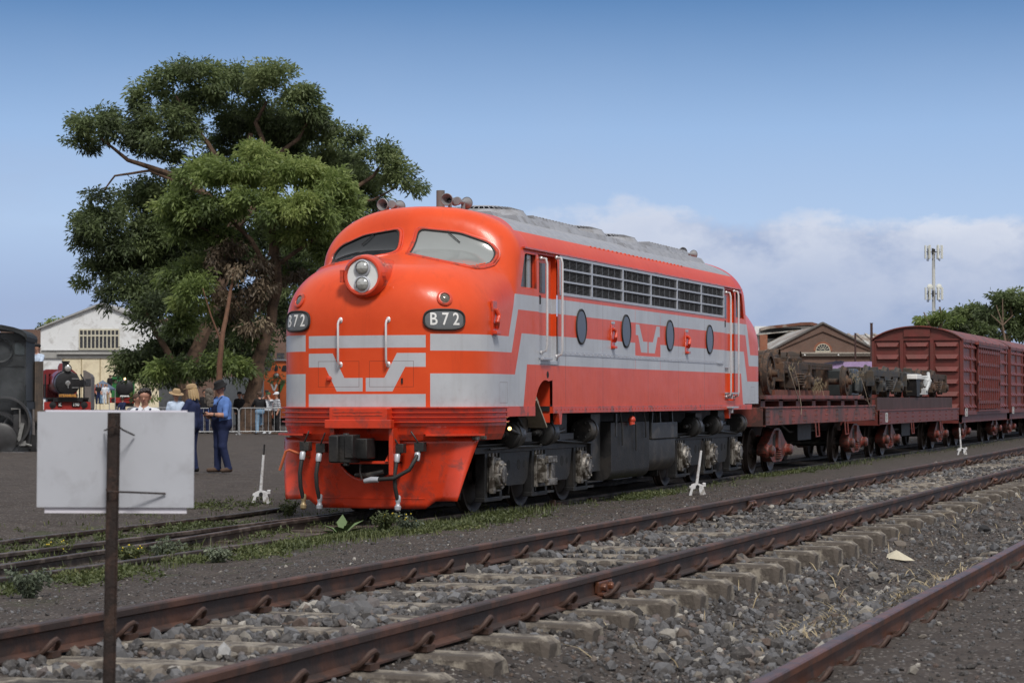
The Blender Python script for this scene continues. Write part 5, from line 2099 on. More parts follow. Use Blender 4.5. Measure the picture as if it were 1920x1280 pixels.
# steel posts
for px, pt_, w_, D, lab in ((1634.5, 607, 4.5, 240, 'tall dark steel post rising beside the end of the covered van'), (1604, 626, 3, 245, 'short dark steel post on the slope of the brick gable')):
    t_, p = facing('steel_post', lab, 'post', px, 660, D)
    z1 = CAM.z + D * ((640 - pt_) / FPX + PITCH)
    MB().bb(-w_ * D / FPX / 2, w_ * D / FPX / 2, 0, .2, 0, z1).build('shaft', pm('dark_red_post', (.05, .022, .02), .7), t_)
    MB().bb(-w_ * D / FPX / 2 - .04, w_ * D / FPX / 2 + .04, -.02, .22, z1, z1 + .05).build('cap', pm('dark_red_post', (.05, .022, .02), .7), t_)
# striped marquee roof showing over the load
D = 170.0
aw_, p = facing('marquee', 'blue and lilac market awning peeping over the salvaged bogies', 'awning', 1560, 690, D)
X_ = lambda px: (px - 1560) * D / FPX
Z_ = lambda py: CAM.z + D * ((640 - py) / FPX + PITCH)
MB().prism([(X_(1484), Z_(681)), (X_(1545), Z_(682)), (X_(1545), Z_(697)), (X_(1484), Z_(700))], 'y', 0, 3).build('blue_canopy', pm('awning_blue', (.20, .26, .45), .7), aw_)
MB().prism([(X_(1545), Z_(683)), (X_(1585), Z_(679)), (X_(1660), Z_(678)), (X_(1660), Z_(700)), (X_(1545), Z_(700))], 'y', -.2, 3).build('lilac_canopy', pm('awning_lilac', (.36, .26, .45), .7), aw_)
m = MB().box((X_(1560), -.3, Z_(681)), (1.3, .05, .16), Matrix.Rotation(R_(-8), 3, 'Y')).box((X_(1572), -.3, Z_(679)), (.7, .05, .12))
m.build('dark_flag', pm('navy_cloth', (.03, .03, .06), .8), aw_)
lp = MB()
for px in (1490, 1655):
    lp.tube([(X_(px), .5, 0), (X_(px), .5, Z_(690))], .05, 6)
lp.build('leg', BLK2, aw_)

# phone mast
D = 400.0
pm_, p = facing('phone_mast', 'white mobile phone mast with two rings of panel antennas above the trees', 'mast', 1751, 600, D)
s = sp_(D)
Z_ = lambda py: CAM.z + D * ((640 - py) / FPX + PITCH)
MAST = pm('mast_white', (.55, .56, .54), .5, var=.08)
PANEL = pm('antenna_white', (.66, .68, .64), .5, var=.06)
MB().tube([(0, 0, 0), (0, 0, Z_(474))], [.36, .26], 12).build('pole', MAST, pm_)
for ring, (y0, y1) in enumerate(((461, 486), (540, 563))):
    hub = MB()
    for a in range(6):
        t_ = a * PI / 3 + .2
        hub.tube([(0, 0, Z_((y0 + y1) / 2)), (1.25 * math.cos(t_), 1.25 * math.sin(t_), Z_((y0 + y1) / 2))], .07, 5)
        hub.box((.95 * math.cos(t_), .95 * math.sin(t_), Z_(y0 + 12)), (.3, .3, 1.1))
        hub.tube([(1.2 * math.cos(t_), 1.2 * math.sin(t_), Z_(y1)), (1.2 * math.cos(t_), 1.2 * math.sin(t_) + .1, Z_(y1 + 4)), (1.0 * math.cos(t_), 1.0 * math.sin(t_), Z_(y1 + 2))], .06, 5)
    hub.build('antenna_frame', BLK2, pm_)
    for k, t_ in enumerate((-2.9, -2.2, -1.2, -.6, 0.0, .9, 2.0)):
        r_ = 1.5
        MB().box((r_ * math.cos(t_), r_ * math.sin(t_), (Z_(y0) + Z_(y1)) / 2), (.26, .34, Z_(y0) - Z_(y1)), Matrix.Rotation(t_, 3, 'Z')).build('panel_antenna', PANEL, pm_, bevel=.03)
    if ring:
        MB().lathe([(0, .2), (.45, .1), (.5, 0), (0, 0)], (-.75, -.6, Z_(539)), (0, -1, 0), 16).lathe([(0, .2), (.45, .1), (.5, 0), (0, 0)], (.75, -.9, Z_(539)), (0, -1, 0), 16).build('dish', PANEL, pm_)


# ================================================================== TREES
def leaf_mat(name, cols, trans=.25):
    m = bpy.data.materials.new(name)
    m.use_nodes = True
    nt = m.node_tree
    E.nt = nt
    b = nt.nodes['Principled BSDF']
    a = nt.nodes.new('ShaderNodeAttribute')
    a.attribute_name = 'tone'
    cr = nt.nodes.new('ShaderNodeValToRGB')
    nt.links.new(a.outputs['Fac'], cr.inputs[0])
    cr.color_ramp.elements[0].color = (*cols[0], 1)
    cr.color_ramp.elements[1].color = (*cols[-1], 1)
    for i, c in enumerate(cols[1:-1]):
        e = cr.color_ramp.elements.new((i + 1) / (len(cols) - 1))
        e.color = (*c, 1)
    nt.links.new(cr.outputs[0], b.inputs['Base Color'])
    b.inputs['Roughness'].default_value = .55
    tr = nt.nodes.new('ShaderNodeBsdfTranslucent')
    nt.links.new(cr.outputs[0], tr.inputs[0])
    mx = nt.nodes.new('ShaderNodeMixShader')
    mx.inputs[0].default_value = trans
    nt.links.new(b.outputs[0], mx.inputs[1])
    nt.links.new(tr.outputs[0], mx.inputs[2])
    nt.links.new(mx.outputs[0], nt.nodes['Material Output'].inputs[0])
    return m


def leaves_mesh(name, C, TONE, per, tuft_r, L, wd, mat, parent, droop=.8, outward=None, flat=.7):
    """C tuft centres (n,3); each tuft gets `per` narrow drooping leaves"""
    n = len(C)
    N = n * per
    base = np.repeat(C, per, 0)
    off = RNG.normal(size=(N, 3))
    off /= np.linalg.norm(off, axis=1)[:, None]
    off *= (RNG.uniform(0, 1, N) ** .5 * tuft_r)[:, None]
    off[:, 2] *= flat
    P = base + off
    d = off / tuft_r + RNG.normal(size=(N, 3)) * .55
    if outward is not None:
        d += np.repeat(outward, per, 0) * .6
    d[:, 2] -= droop
    d /= np.linalg.norm(d, axis=1)[:, None]
    s = np.cross(d, RNG.normal(size=(N, 3)))
    s /= np.maximum(np.linalg.norm(s, axis=1), 1e-6)[:, None]
    ll = (L * RNG.uniform(.6, 1.3, N))[:, None]
    ww = (wd * RNG.uniform(.7, 1.3, N))[:, None]
    V = np.stack([P, P + d * ll * .45 + s * ww, P + d * ll + np.array([0, 0, -.12]) * ll, P + d * ll * .45 - s * ww], 1).reshape(-1, 3)
    F = np.arange(N * 4).reshape(-1, 4)
    me = npmesh(name, V, F, mat, False)
    a = me.attributes.new('tone', 'FLOAT', 'POINT')
    t = np.clip(np.repeat(TONE, per) + RNG.normal(size=N) * .10, 0, 1)
    a.data.foreach_set('value', np.repeat(t, 4).astype(np.float32))
    return link(name, me, parent)


def crown(parent, blobs, mat, per=26, dens=5.0, tuft=.42, L=.30, wd=.045, name='crown', loc=Vector((0, 0, 0)), droop=.8):
    """blobs: (centre, (rx,ry,rz), tone); tufts gather near each blob's skin, thick above and loose below"""
    Cs, Ts, Os = [], [], []
    for c, r, tone in blobs:
        r = np.array(r, float)
        n = max(4, int(dens * (r[0] * r[1] + r[0] * r[2] + r[1] * r[2])))
        # sub-clumps on the blob, then tufts in the sub-clumps
        m = max(3, n // 9)
        d = RNG.normal(size=(m, 3))
        d /= np.linalg.norm(d, axis=1)[:, None]
        d[:, 2] = np.where(d[:, 2] < -.35, -d[:, 2] * .6, d[:, 2])
        rad = RNG.uniform(.55, 1.0, m) ** .6
        sc_ = d * rad[:, None] * r
        k = RNG.integers(0, m, n)
        q = sc_[k] + RNG.normal(size=(n, 3)) * r * .13
        Cs.append(np.array(c) + q - np.array(loc))
        Ts.append(np.clip(tone + RNG.normal(size=m)[k] * .16, 0, 1))
        Os.append(d[k])
    return leaves_mesh(name, np.concatenate(Cs), np.concatenate(Ts), per, tuft, L, wd, mat, parent, droop, np.concatenate(Os))


BARK = pm('gum_bark', (.060, .038, .026), .9, var=.35, scale=3, bump=.6, bscale=9, dirt=(.12, .075, .05), dirt_amt=.6, dirt_scale=2.5)
BARKP = pm('pale_bark', (.17, .12, .085), .85, var=.3, scale=3, bump=.4, bscale=9)
GUM = leaf_mat('gum_leaves', [(.055, .075, .034), (.125, .175, .058), (.22, .29, .09), (.31, .37, .12)], .5)
GUMD = leaf_mat('dark_gum_leaves', [(.058, .078, .042), (.130, .175, .076), (.21, .265, .11), (.28, .33, .15)], .5)
DEAD = leaf_mat('dead_leaves', [(.055, .040, .026), (.115, .085, .056), (.19, .145, .095), (.25, .20, .13)], .2)


def px_blobs(lst, D, seed, dep=1.0):
    """(px, py, rx, ry, depth offset, tone) from the photo -> world ellipsoids at about distance D"""
    r = random.Random(seed)
    out = []
    for px, py, rx, ry, dd, tone in lst:
        s = (D + dd) / FPX
        c = at(px, py, D + dd)
        out.append((tuple(c), (rx * s * 1.0, max(rx, ry) * s * dep, ry * s), tone))
    return out


def limb(mb, pts, D, r0, r1, loc):
    P = []
    for q in pts:
        px, py = q[0], q[1]
        dd = q[2] if len(q) > 2 else 0
        P.append(at(px, py, D + dd) - loc)
    # smooth a little
    Q = []
    for i in range(len(P) - 1):
        for k in range(4):
            Q.append(P[i].lerp(P[i + 1], k / 4) + Vector((random.uniform(-1, 1), random.uniform(-1, 1), random.uniform(-.5, .5))) * r0 * .15)
    Q.append(P[-1])
    n = len(Q)
    mb.tube(Q, [r0 + (r1 - r0) * i / (n - 1) for i in range(n)], 8)


# tall dark gum behind: trunk hidden low, wide umbrella crown with bare forks
Dt = 112.0
b0 = at(400, 800, Dt)
loc = Vector((b0.x, b0.y, .1))
gum1 = thing('gum_tree', 'tall dark gum tree with wide spreading upper crown and bare forks, behind the other gum', 'tree', loc)
m = MB()
limb(m, [(362, 800), (350, 700), (395, 600), (430, 480), (440, 380), (455, 300), (470, 250)], Dt, .42, .12, loc)
limb(m, [(440, 430), (520, 340), (480, 230), (500, 190)], Dt, .20, .06, loc)
limb(m, [(440, 400), (330, 330), (240, 300), (190, 260)], Dt, .20, .05, loc)
limb(m, [(330, 340), (280, 320), (215, 330), (185, 370)], Dt, .09, .03, loc)
limb(m, [(445, 360), (390, 270), (350, 215), (330, 180)], Dt, .15, .05, loc)
limb(m, [(450, 340), (560, 260), (590, 200)], Dt, .14, .05, loc)
limb(m, [(520, 400), (640, 370), (700, 330), (720, 300)], Dt, .16, .05, loc)
limb(m, [(640, 380), (700, 375), (745, 350)], Dt, .09, .03, loc)
limb(m, [(360, 760), (330, 690), (290, 620), (260, 560)], Dt, .26, .07, loc)
m.build('trunk', BARK, gum1)
bl = px_blobs([(355, 150, 72, 40, 0, .42), (440, 165, 60, 42, 1, .45), (520, 165, 62, 42, -1, .55), (560, 200, 42, 46, 0, .5), (300, 195, 48, 48, 1, .35), (315, 250, 70, 48, 0, .3),
               (185, 240, 52, 38, 0, .42), (150, 275, 30, 30, 0, .35), (225, 265, 46, 36, 1, .38), (290, 290, 46, 26, 1, .3), (600, 240, 50, 40, 1, .42), (650, 265, 42, 32, 1, .5), (560, 260, 70, 40, 2, .3),
               (710, 310, 46, 42, 0, .55), (755, 350, 42, 42, 0, .5), (690, 345, 36, 30, 2, .4), (440, 230, 42, 30, 3, .3), (480, 240, 60, 30, 3, .28), (180, 370, 22, 14, 0, .25), (640, 330, 40, 26, 2, .35),
               (250, 400, 70, 55, 2, .42), (215, 480, 62, 60, 1, .32), (290, 460, 60, 60, 2, .36), (240, 560, 56, 60, 1, .22), (300, 600, 62, 70, 0, .2), (200, 420, 42, 38, 1, .38), (320, 370, 60, 48, 2, .4),
               (420, 330, 70, 36, 4, .3), (270, 670, 46, 40, 1, .22), (340, 660, 60, 60, 2, .2), (540, 330, 80, 50, 5, .28), (600, 420, 60, 60, 5, .25), (190, 440, 40, 60, 0, .35), (180, 520, 30, 46, 1, .3), (330, 520, 80, 80, 3, .25), (260, 520, 80, 80, 3, .25), (330, 440, 90, 50, 3, .3), (620, 310, 60, 40, 3, .4), (510, 480, 70, 60, 4, .3), (560, 520, 60, 70, 4, .3), (460, 420, 70, 50, 4, .3), (330, 710, 60, 40, 2, .3), (260, 700, 40, 36, 2, .3), (470, 650, 50, 50, 4, .3), (430, 280, 50, 40, 4, .35), (520, 280, 60, 30, 4, .35), (580, 320, 70, 40, 4, .35), (500, 230, 60, 40, 2, .35), (380, 200, 60, 40, 2, .35), (660, 380, 50, 60, 3, .35), (380, 500, 90, 90, 5, .2), (480, 600, 80, 80, 5, .14), (420, 690, 90, 50, 5, .16)], Dt, 1, .9)
crown(gum1, bl, GUMD, per=26, dens=24, tuft=.52, L=.25, wd=.043, droop=.45, loc=loc)

# lighter gum in front with dead brown hanging foliage and a leaning bare trunk
Dt = 97.0
b0 = at(478, 815, Dt)
loc = Vector((b0.x, b0.y, .1))
gum2 = thing('gum_tree', 'lighter green gum tree with brown dead foliage and shaggy leaning trunk, beside the diesel nose', 'tree', loc)
m = MB()
limb(m, [(462, 818), (470, 770), (478, 720), (488, 660), (505, 610), (520, 540), (515, 460), (505, 400), (500, 330)], Dt, .40, .10, loc)
limb(m, [(512, 520), (470, 450), (420, 400), (390, 370)], Dt, .13, .04, loc)
limb(m, [(512, 470), (560, 400), (590, 350)], Dt, .13, .04, loc)
limb(m, [(515, 500), (600, 440), (640, 410)], Dt, .10, .03, loc)
limb(m, [(506, 480), (520, 380), (515, 310)], Dt, .09, .03, loc)
limb(m, [(440, 470), (395, 435), (350, 415)], Dt, .07, .02, loc)
limb(m, [(490, 640), (440, 560), (400, 520)], Dt, .10, .03, loc)
m.build('trunk', BARK, gum2)
m = MB()
limb(m, [(408, 800, -3), (410, 720, -3), (415, 640, -3), (430, 560, -2), (440, 500, -1)], Dt, .16, .05, loc)
limb(m, [(414, 640, -3), (395, 590, -3), (380, 540, -3)], Dt, .05, .02, loc)
m.build('second_stem', pm('orange_bark', (.13, .065, .04), .9, var=.3, scale=4, bump=.4), gum2)
bl = px_blobs([(505, 305, 62, 36, 0, .80), (450, 330, 60, 38, -1, .68), (560, 335, 62, 42, 0, .82), (620, 360, 52, 42, 0, .70), (390, 345, 58, 40, 0, .58), (600, 400, 70, 42, -1, .76), (540, 400, 62, 36, -2, .86), (470, 385, 60, 36, -1, .6),
               (400, 400, 62, 42, 0, .5), (340, 390, 56, 42, 0, .48), (650, 420, 40, 36, 0, .56), (580, 455, 66, 36, 0, .64), (620, 470, 45, 36, 1, .5), (350, 450, 56, 46, 1, .4), (420, 455, 52, 36, 1, .42),
               (640, 385, 40, 32, 1, .6), (370, 560, 40, 46, -1, .62), (350, 620, 36, 40, 0, .48), (345, 520, 46, 46, 1, .45), (560, 520, 44, 46, 2, .34), (430, 690, 40, 34, -1, .46), (385, 690, 34, 32, 0, .5), (450, 640, 36, 26, 0, .42), (320, 700, 40, 34, 1, .42), (415, 610, 34, 34, 2, .2)], Dt, 2, .8)
crown(gum2, bl, GUM, per=26, dens=30, tuft=.46, L=.25, wd=.042, droop=.5, loc=loc)
bl = px_blobs([(470, 520, 50, 46, -1, .42), (500, 575, 40, 50, -1, .5), (430, 560, 44, 40, -1, .3), (530, 520, 36, 40, 0, .4), (480, 620, 36, 30, -1, .6), (400, 500, 36, 30, 0, .3), (445, 480, 44, 30, 0, .35), (425, 520, 60, 40, 1, .2), (440, 600, 40, 34, 0, .45)], Dt, 3, .8)
crown(gum2, bl, DEAD, per=22, dens=13, tuft=.38, L=.22, wd=.038, name='dead_foliage', loc=loc, droop=1.2)

sh = thing('shrub', 'leafy green shrub under the gum trees left of the lean-to', 'shrub', at(275, 760, 110).xy.to_3d())
bl = px_blobs([(272, 718, 18, 18, 0, .4), (286, 744, 16, 18, 0, .45), (266, 742, 12, 16, 0, .4)], 110, 4)
crown(sh, bl, GUM, per=18, dens=6, tuft=.35, L=.25, wd=.04, loc=Vector(sh.location))
m = MB().tube([(0, 0, 0), (0, 0, 1.2)], .05, 6)
m.build('stem', BARK, sh)
sh2 = thing('shrub', 'small dark leafy shoot growing beside the big gum trunk', 'shrub', at(522, 790, 101).xy.to_3d())
bl = px_blobs([(514, 690, 14, 20, 0, .4), (518, 720, 12, 18, 0, .35)], 101, 14)
crown(sh2, bl, GUMD, per=16, dens=9, tuft=.25, L=.22, wd=.035, loc=Vector(sh2.location))
MB().tube([(0, 0, 0), (.1, 0, 2.2)], .04, 6).build('stem', BARK, sh2)

# trees beyond the vans on the right, one far left
for k, (label, D, trunk, blobs) in enumerate((
        ('low grey green tree below the phone mast, left end of the distant tree belt', 330, (1758, 640), [(1740, 606, 22, 13, 0, .55), (1765, 600, 24, 14, 0, .5), (1785, 612, 26, 16, 2, .4), (1725, 615, 12, 10, 0, .5)]),
        ('mid green tree in the middle of the distant tree belt over the covered vans', 335, (1815, 640), [(1810, 598, 30, 18, 0, .45), (1835, 585, 26, 18, 0, .5), (1800, 618, 34, 18, 1, .32), (1850, 605, 34, 24, 2, .3), (1830, 622, 34, 18, 0, .4)]),
        ('tall tree with pale bare branches at the right edge above the covered vans', 325, (1890, 650), [(1880, 566, 28, 18, 0, .5), (1905, 575, 32, 22, 0, .45), (1862, 590, 24, 20, 1, .35), (1915, 615, 34, 26, 2, .25), (1880, 612, 32, 24, 1, .3), (1940, 585, 40, 40, 2, .35), (1908, 552, 14, 8, 0, .5), (1896, 635, 40, 16, 1, .3)]))):
    b0 = at(trunk[0], 700, D)
    loc = Vector((b0.x, b0.y, .4))
    t = thing('distant_tree', label, 'tree', loc, group=None)
    m = MB()
    limb(m, [(trunk[0], 740), (trunk[0], 640), (trunk[0] + 8, 600), (trunk[0] + 4, 575)], D, .5, .12, loc)
    limb(m, [(trunk[0], 640), (trunk[0] - 16, 610), (trunk[0] - 26, 585)], D, .25, .08, loc)
    if k == 2:
        for a, c in ((1868, 572), (1880, 560), (1858, 590), (1900, 590)):
            limb(m, [(1885, 640), (1880, 610), (a, c)], D - 4, .16, .05, loc)
    m.build('trunk', BARKP, t)
    crown(t, px_blobs(blobs, D, 5 + k, .9), GUMD if k else GUM, per=16, dens=6.0, tuft=.9, L=.7, wd=.13, loc=loc, droop=.4)
D = 320
b0 = at(98, 700, D)
loc = Vector((b0.x, b0.y, .4))
t = thing('distant_tree', 'rounded tree showing over the roof of the white shed at far left', 'tree', loc)
m = MB()
limb(m, [(98, 740), (98, 640), (100, 605)], D, .4, .12, loc)
m.build('trunk', BARKP, t)
crown(t, px_blobs([(98, 602, 22, 9, 0, .5), (92, 612, 20, 10, 0, .4), (108, 612, 18, 12, 0, .4)], D, 9, .9), GUM, per=14, dens=2.2, tuft=.7, L=.6, wd=.11, loc=loc)

# ================================================================== WEEDS
WEED = leaf_mat('weed_leaves', [(.040, .048, .020), (.065, .085, .028), (.11, .13, .045), (.19, .18, .08)])
WEEDG = leaf_mat('grey_green_weed', [(.06, .075, .055), (.10, .125, .085), (.15, .18, .12), (.2, .23, .16)])


def blades(name, P, h, wd, mat, tone, parent=None, lean=.5):
    n = len(P)
    ang = RNG.uniform(0, 2 * PI, n)
    ln = RNG.uniform(.1, 1, n) * lean
    hh = h * RNG.uniform(.5, 1.4, n)
    d = np.stack([np.cos(ang) * ln, np.sin(ang) * ln, np.ones(n)], 1)
    s = np.stack([-np.sin(ang), np.cos(ang), np.zeros(n)], 1) * (wd * RNG.uniform(.6, 1.4, n))[:, None]
    mid = P + d * (hh * .55)[:, None]
    tip = P + d * hh[:, None] + np.stack([np.cos(ang) * ln, np.sin(ang) * ln, -ln * .3], 1) * (hh * .4)[:, None]
    V = np.stack([P - s * .6, P + s * .6, mid + s, tip, mid - s], 1)
    V4 = V.reshape(-1, 3)
    i = np.arange(n)[:, None] * 5
    F = np.concatenate([np.concatenate([i, i + 1, i + 2, i + 4], 1), np.concatenate([i + 4, i + 2, i + 3, i + 3], 1)])
    F = np.concatenate([np.concatenate([i, i + 1, i + 2], 1), np.concatenate([i, i + 2, i + 4], 1), np.concatenate([i + 4, i + 2, i + 3], 1)])
    me = npmesh(name, V4, F, mat, False)
    a = me.attributes.new('tone', 'FLOAT', 'POINT')
    t = np.clip(tone + RNG.normal(size=n) * .18, 0, 1)
    a.data.foreach_set('value', np.repeat(t, 5).astype(np.float32))
    return link(name, me, parent)


def weeds():
    P, H = [], []
    # patches: (x, y, sx, sy, n, height)
    pat = [(-9, -.9, 3.0, .28, 900, .10), (-5, -1.2, 2.6, .32, 1700, .12), (-2.6, -1.35, 1.4, .3, 1400, .12), (-6.5, .3, 3, .5, 700, .13), (-3, 1.3, 2.2, .4, 600, .10), (-9, 1.6, 3, .4, 500, .10),
           (0.2, -1.2, .9, .2, 700, .14), (-1.2, 0, 1.5, .5, 250, .10), (3, -1.1, 1.5, .12, 250, .08), (6.9, -1.4, 1.0, .25, 500, .12), (10, -1.35, 1.2, .3, 400, .10), (17, -1.3, 1.6, .2, 400, .12), (24, -1.3, 2, .2, 400, .14),
           (32, -1.2, 5, .2, 500, .12), (45, -1.4, 8, .3, 500, .14), (-1.2, 3.2, 1.8, .35, 420, .09), (-10, 1.0, 2, .9, 300, .1), (2.5, 4.0, 3, .5, 260, .06), (-12, -1.1, 2, .3, 500, .1)]
    for x, y, sx, sy, n, h in pat:
        a = np.stack([RNG.normal(x, sx, n), RNG.normal(y, sy, n), np.zeros(n)], 1)
        k = fbm(a[:, 0], a[:, 1], 31, 1.7, 3) > -.10
        a = a[k]
        a[:, 2] = gz(a[:, 0], a[:, 1]) - .01
        P.append(a)
        H.append(np.full(len(a), h))
    P, H = np.concatenate(P), np.concatenate(H)
    k = (P[:, 1] > -2.6)
    P, H = P[k], H[k]
    tag(blades('weeds', P, H * .75, .0052, WEED, .45 + .35 * fbm(P[:, 0], P[:, 1], 3, .8, 3)), 'thin green grass and low weeds along the old rails', 'grass', kind='stuff')
    # leafy ground cover between and beside the old rails
    Q = []
    for x, y, sx, sy, n in ((-9, -1.1, 3.2, .30, 420), (-4.5, -1.35, 2.2, .30, 700), (-1.2, -1.35, 1.0, .22, 330), (-7, .45, 3, .35, 330), (-3, 1.4, 1.6, .3, 180), (-12, -1.0, 2, .3, 260), (7, -1.4, 1.0, .2, 150), (18, -1.35, 3, .2, 200), (-.5, 3.3, 1.6, .3, 130), (-10, 1.7, 2.5, .25, 160)):
        a = np.stack([RNG.normal(x, sx, n), RNG.normal(y, sy, n), np.zeros(n)], 1)
        a = a[(fbm(a[:, 0], a[:, 1], 55, 1.1, 3) > -.05) & (a[:, 1] > -2.4)]
        a[:, 2] = gz(a[:, 0], a[:, 1]) + .02
        Q.append(a)
    Q = np.concatenate(Q)
    tag(leaves_mesh('ground_cover', Q, np.clip(.45 + .5 * fbm(Q[:, 0], Q[:, 1], 8, .9, 3), 0, 1), 26, .085, .045, .011, WEED, None, -.25, None, .5), 'low leafy weeds creeping over the old rails', 'ground cover', kind='stuff')
    n = 900
    x = np.concatenate([RNG.normal(-15.0, .8, 300), RNG.normal(-12.6, .9, 400), RNG.uniform(-18, 4, 200)])
    y = np.concatenate([RNG.normal(-8.55, .14, 300), RNG.normal(-8.85, .10, 400), RNG.uniform(-9, -7.6, 200)])
    P = np.stack([x, y, gz(x, y)], 1)
    H = np.concatenate([np.full(300, .06), np.full(400, .06), np.full(200, .09)])
    o = blades('dry_grass', P, H, .004, leaf_mat('dry_grass', [(.16, .12, .07), (.26, .20, .11), (.36, .29, .17), (.45, .38, .25)], .1), .55, lean=2.6)
    tag(o, 'pale dead grass lying on the stones by the nearest rail', 'dry grass', kind='stuff')


weeds()


def weed_plant(name, label, x, y, h, r, mat, n, tone, L=.042, wd=.011, stalks=9, seed=1, flowers=False):
    z = float(gz(x, y))
    t = thing(name, label, 'weed', (x, y, z))
    rr = random.Random(seed)
    st = MB()
    C = []
    for k in range(stalks):
        a = rr.uniform(0, 2 * PI)
        q = Vector((math.cos(a) * r * rr.uniform(.3, 1), math.sin(a) * r * rr.uniform(.3, 1), h * rr.uniform(.6, 1.05)))
        st.tube([(0, 0, 0), q * .5 + Vector((0, 0, h * .08)), q], [.006, .002], 4)
        for j in range(2 * n // stalks):
            f = rr.uniform(.1, 1)
            C.append(q * f + Vector((rr.gauss(0, .02), rr.gauss(0, .02), h * .12 * math.sin(f * PI))))
    st.build('stem', pm('weed_stem', (.10, .11, .05), .7), t)
    leaves_mesh('leaves', np.array([c[:] for c in C]), np.full(len(C), tone), 5, .035, L, wd, mat, t, .1)
    if flowers:
        fl = MB()
        for k in range(14):
            c = C[rr.randrange(len(C))]
            fl.ball(c + Vector((0, 0, .03)), .009, 5)
        fl.build('flowers', pm('yellow_flower', (.65, .50, .05), .6), t)
    return t


def on_ground(px, py):
    d = FWD + RGT * ((px - 960) / FPX) - UPV * ((py - 640) / FPX)
    z = 0.0
    for _ in range(12):
        p = CAM + d * ((z - CAM.z) / d.z)
        z = float(gz(p.x, p.y, False))
    return p


for k, (px, py, h, r, mat, n, tone, name, label, fl) in enumerate((
        (718, 1003, .26, .20, WEED, 90, .35, 'weed_bush', 'tall dark green weed bush growing against the rail under the pilot', True),
        (762, 1000, .20, .20, WEEDG, 60, .3, 'weed_bush', 'straggly grey green weed right of the tall bush under the pilot', True),
        (55, 1118, .22, .24, WEEDG, 70, .45, 'weed_bush', 'grey green weed clump at the far left beside the near old rail', False),
        (240, 1060, .20, .26, WEED, 60, .5, 'weed_bush', 'loose yellow flowered weed behind the sign post', True),
        (305, 1045, .18, .22, WEEDG, 50, .5, 'weed_bush', 'pale bushy weed just right of the sign post', False),
        (410, 1055, .12, .20, WEEDG, 46, .75, 'weed_bush', 'low silvery weed on the dirt edge in front of the old rails', False),
        (540, 965, .18, .16, WEED, 40, .5, 'weed_bush', 'small green weed between the rails below the pilot hoses', False),
        (110, 1040, .14, .2, WEED, 40, .6, 'weed_bush', 'low yellow green weed between the rails at the far left', True))):
    p = on_ground(px, py)
    weed_plant(name, label, p.x, p.y, h, r, mat, n, tone, seed=k, flowers=fl)
p = on_ground(640, 1008)
mu = thing('broad_leaf_weed', 'broad leaved pale green weed beside the old rail in front of the pilot', 'weed', (p.x, p.y, float(gz(p.x, p.y))))
mb = MB()
for k in range(9):
    a = k * 2.4
    ca, sa = math.cos(a), math.sin(a)
    L = .22 + .05 * (k % 3)
    up = .35 + .08 * k
    vs = [(0, 0, .01), (L * .45 * ca - .06 * sa, L * .45 * sa + .06 * ca, L * .45 * up + .03), (L * .5 * ca, L * .5 * sa, L * .5 * up), (L * .45 * ca + .06 * sa, L * .45 * sa - .06 * ca, L * .45 * up + .03), (L * ca, L * sa, L * up * .8)]
    mb.add(vs, [(0, 2, 1), (0, 3, 2), (1, 2, 4), (2, 3, 4)], True)
mb.build('leaves', pm('mullein_green', (.10, .15, .06), .7, var=.2), mu)
MB().tube([(0, 0, 0), (0, 0, .06)], .012, 6).build('stem', pm('weed_stem', (.10, .11, .05), .7), mu)

# litter
p = on_ground(1685, 1050)
pa = MB()
pa.add([(-.13, .01, .01), (-.06, .10, .06), (.01, .06, .10), (.15, -.03, .005), (.03, -.04, .01), (-.10, -.03, .03), (.0, .03, .085)], [(0, 1, 2, 6), (6, 2, 3), (0, 6, 4, 5), (6, 3, 4)])
po = pa.build('paper_scrap', pm('old_paper', (.50, .46, .36), .8, var=.15, scale=12), None, loc=(p.x, p.y, float(gz(p.x, p.y))), rz=-.9)
sd = po.modifiers.new('solid', 'SOLIDIFY')
sd.thickness = .004
tag(po, 'crumpled cream paper scrap lying on the dirt between the two near tracks', 'paper')
for px, py, s, c, nm, lb in ((1845, 1000, .075, (.018, .018, .02), 'coal_lump', 'lump of black coal on the dirt at the right'), (846, 1058, .06, (.50, .40, .27), 'pale_stone', 'cream stone leaning on the far rail of the middle track'),
                             (650, 1238, .05, (.42, .41, .40), 'pale_stone', 'flat white stone lying between the rails of the middle track'), (420, 1235, .07, (.34, .34, .34), 'pale_stone', 'flat light grey stone right of the sign post foot')):
    p = on_ground(px, py)
    z = float(gz(p.x, p.y))
    if lb.startswith('cream'):
        p = at(px, py, 21.4); z = p.z - .03
    o = rocks(nm, np.array([[0, 0, s * .5]]), np.array([s]), lb, 'stone' if 'stone' in nm else 'coal', pm(nm + str(px), c, .85, var=.2, scale=20), None)
    o.location = (p.x, p.y, z)

# ================================================================== SIGN AND POINT LEVERS
p0 = at(206, 787, 9.5)
zg = float(gz(p0.x, p0.y, False))
sign = thing('sign_board', 'back of a plain white sign wired to a rusty star picket, near left', 'sign', (p0.x, p0.y, zg))
SB = pm('sign_back_white', (.46, .48, .53), .5, var=.05, scale=3, dirt=(.39, .40, .44), dirt_amt=.3, dirt_scale=4)
sx = Vector((RGT.x, RGT.y, 0)).normalized()
sy = Vector((FWD.x, FWD.y, 0)).normalized()
Rm = Matrix(((sx.x, sy.x, 0), (sx.y, sy.y, 0), (0, 0, 1)))
s9 = 9.5 / FPX
zz = lambda py: at(206, py, 9.5).z - zg
cx = (212 - 206) * s9
m = MB()
m.box(Rm @ Vector((cx, .065, (zz(772) + zz(952)) / 2)), (296 * s9, .006, 180 * s9), Rm @ Matrix.Rotation(R_(.3), 3, 'Y'))
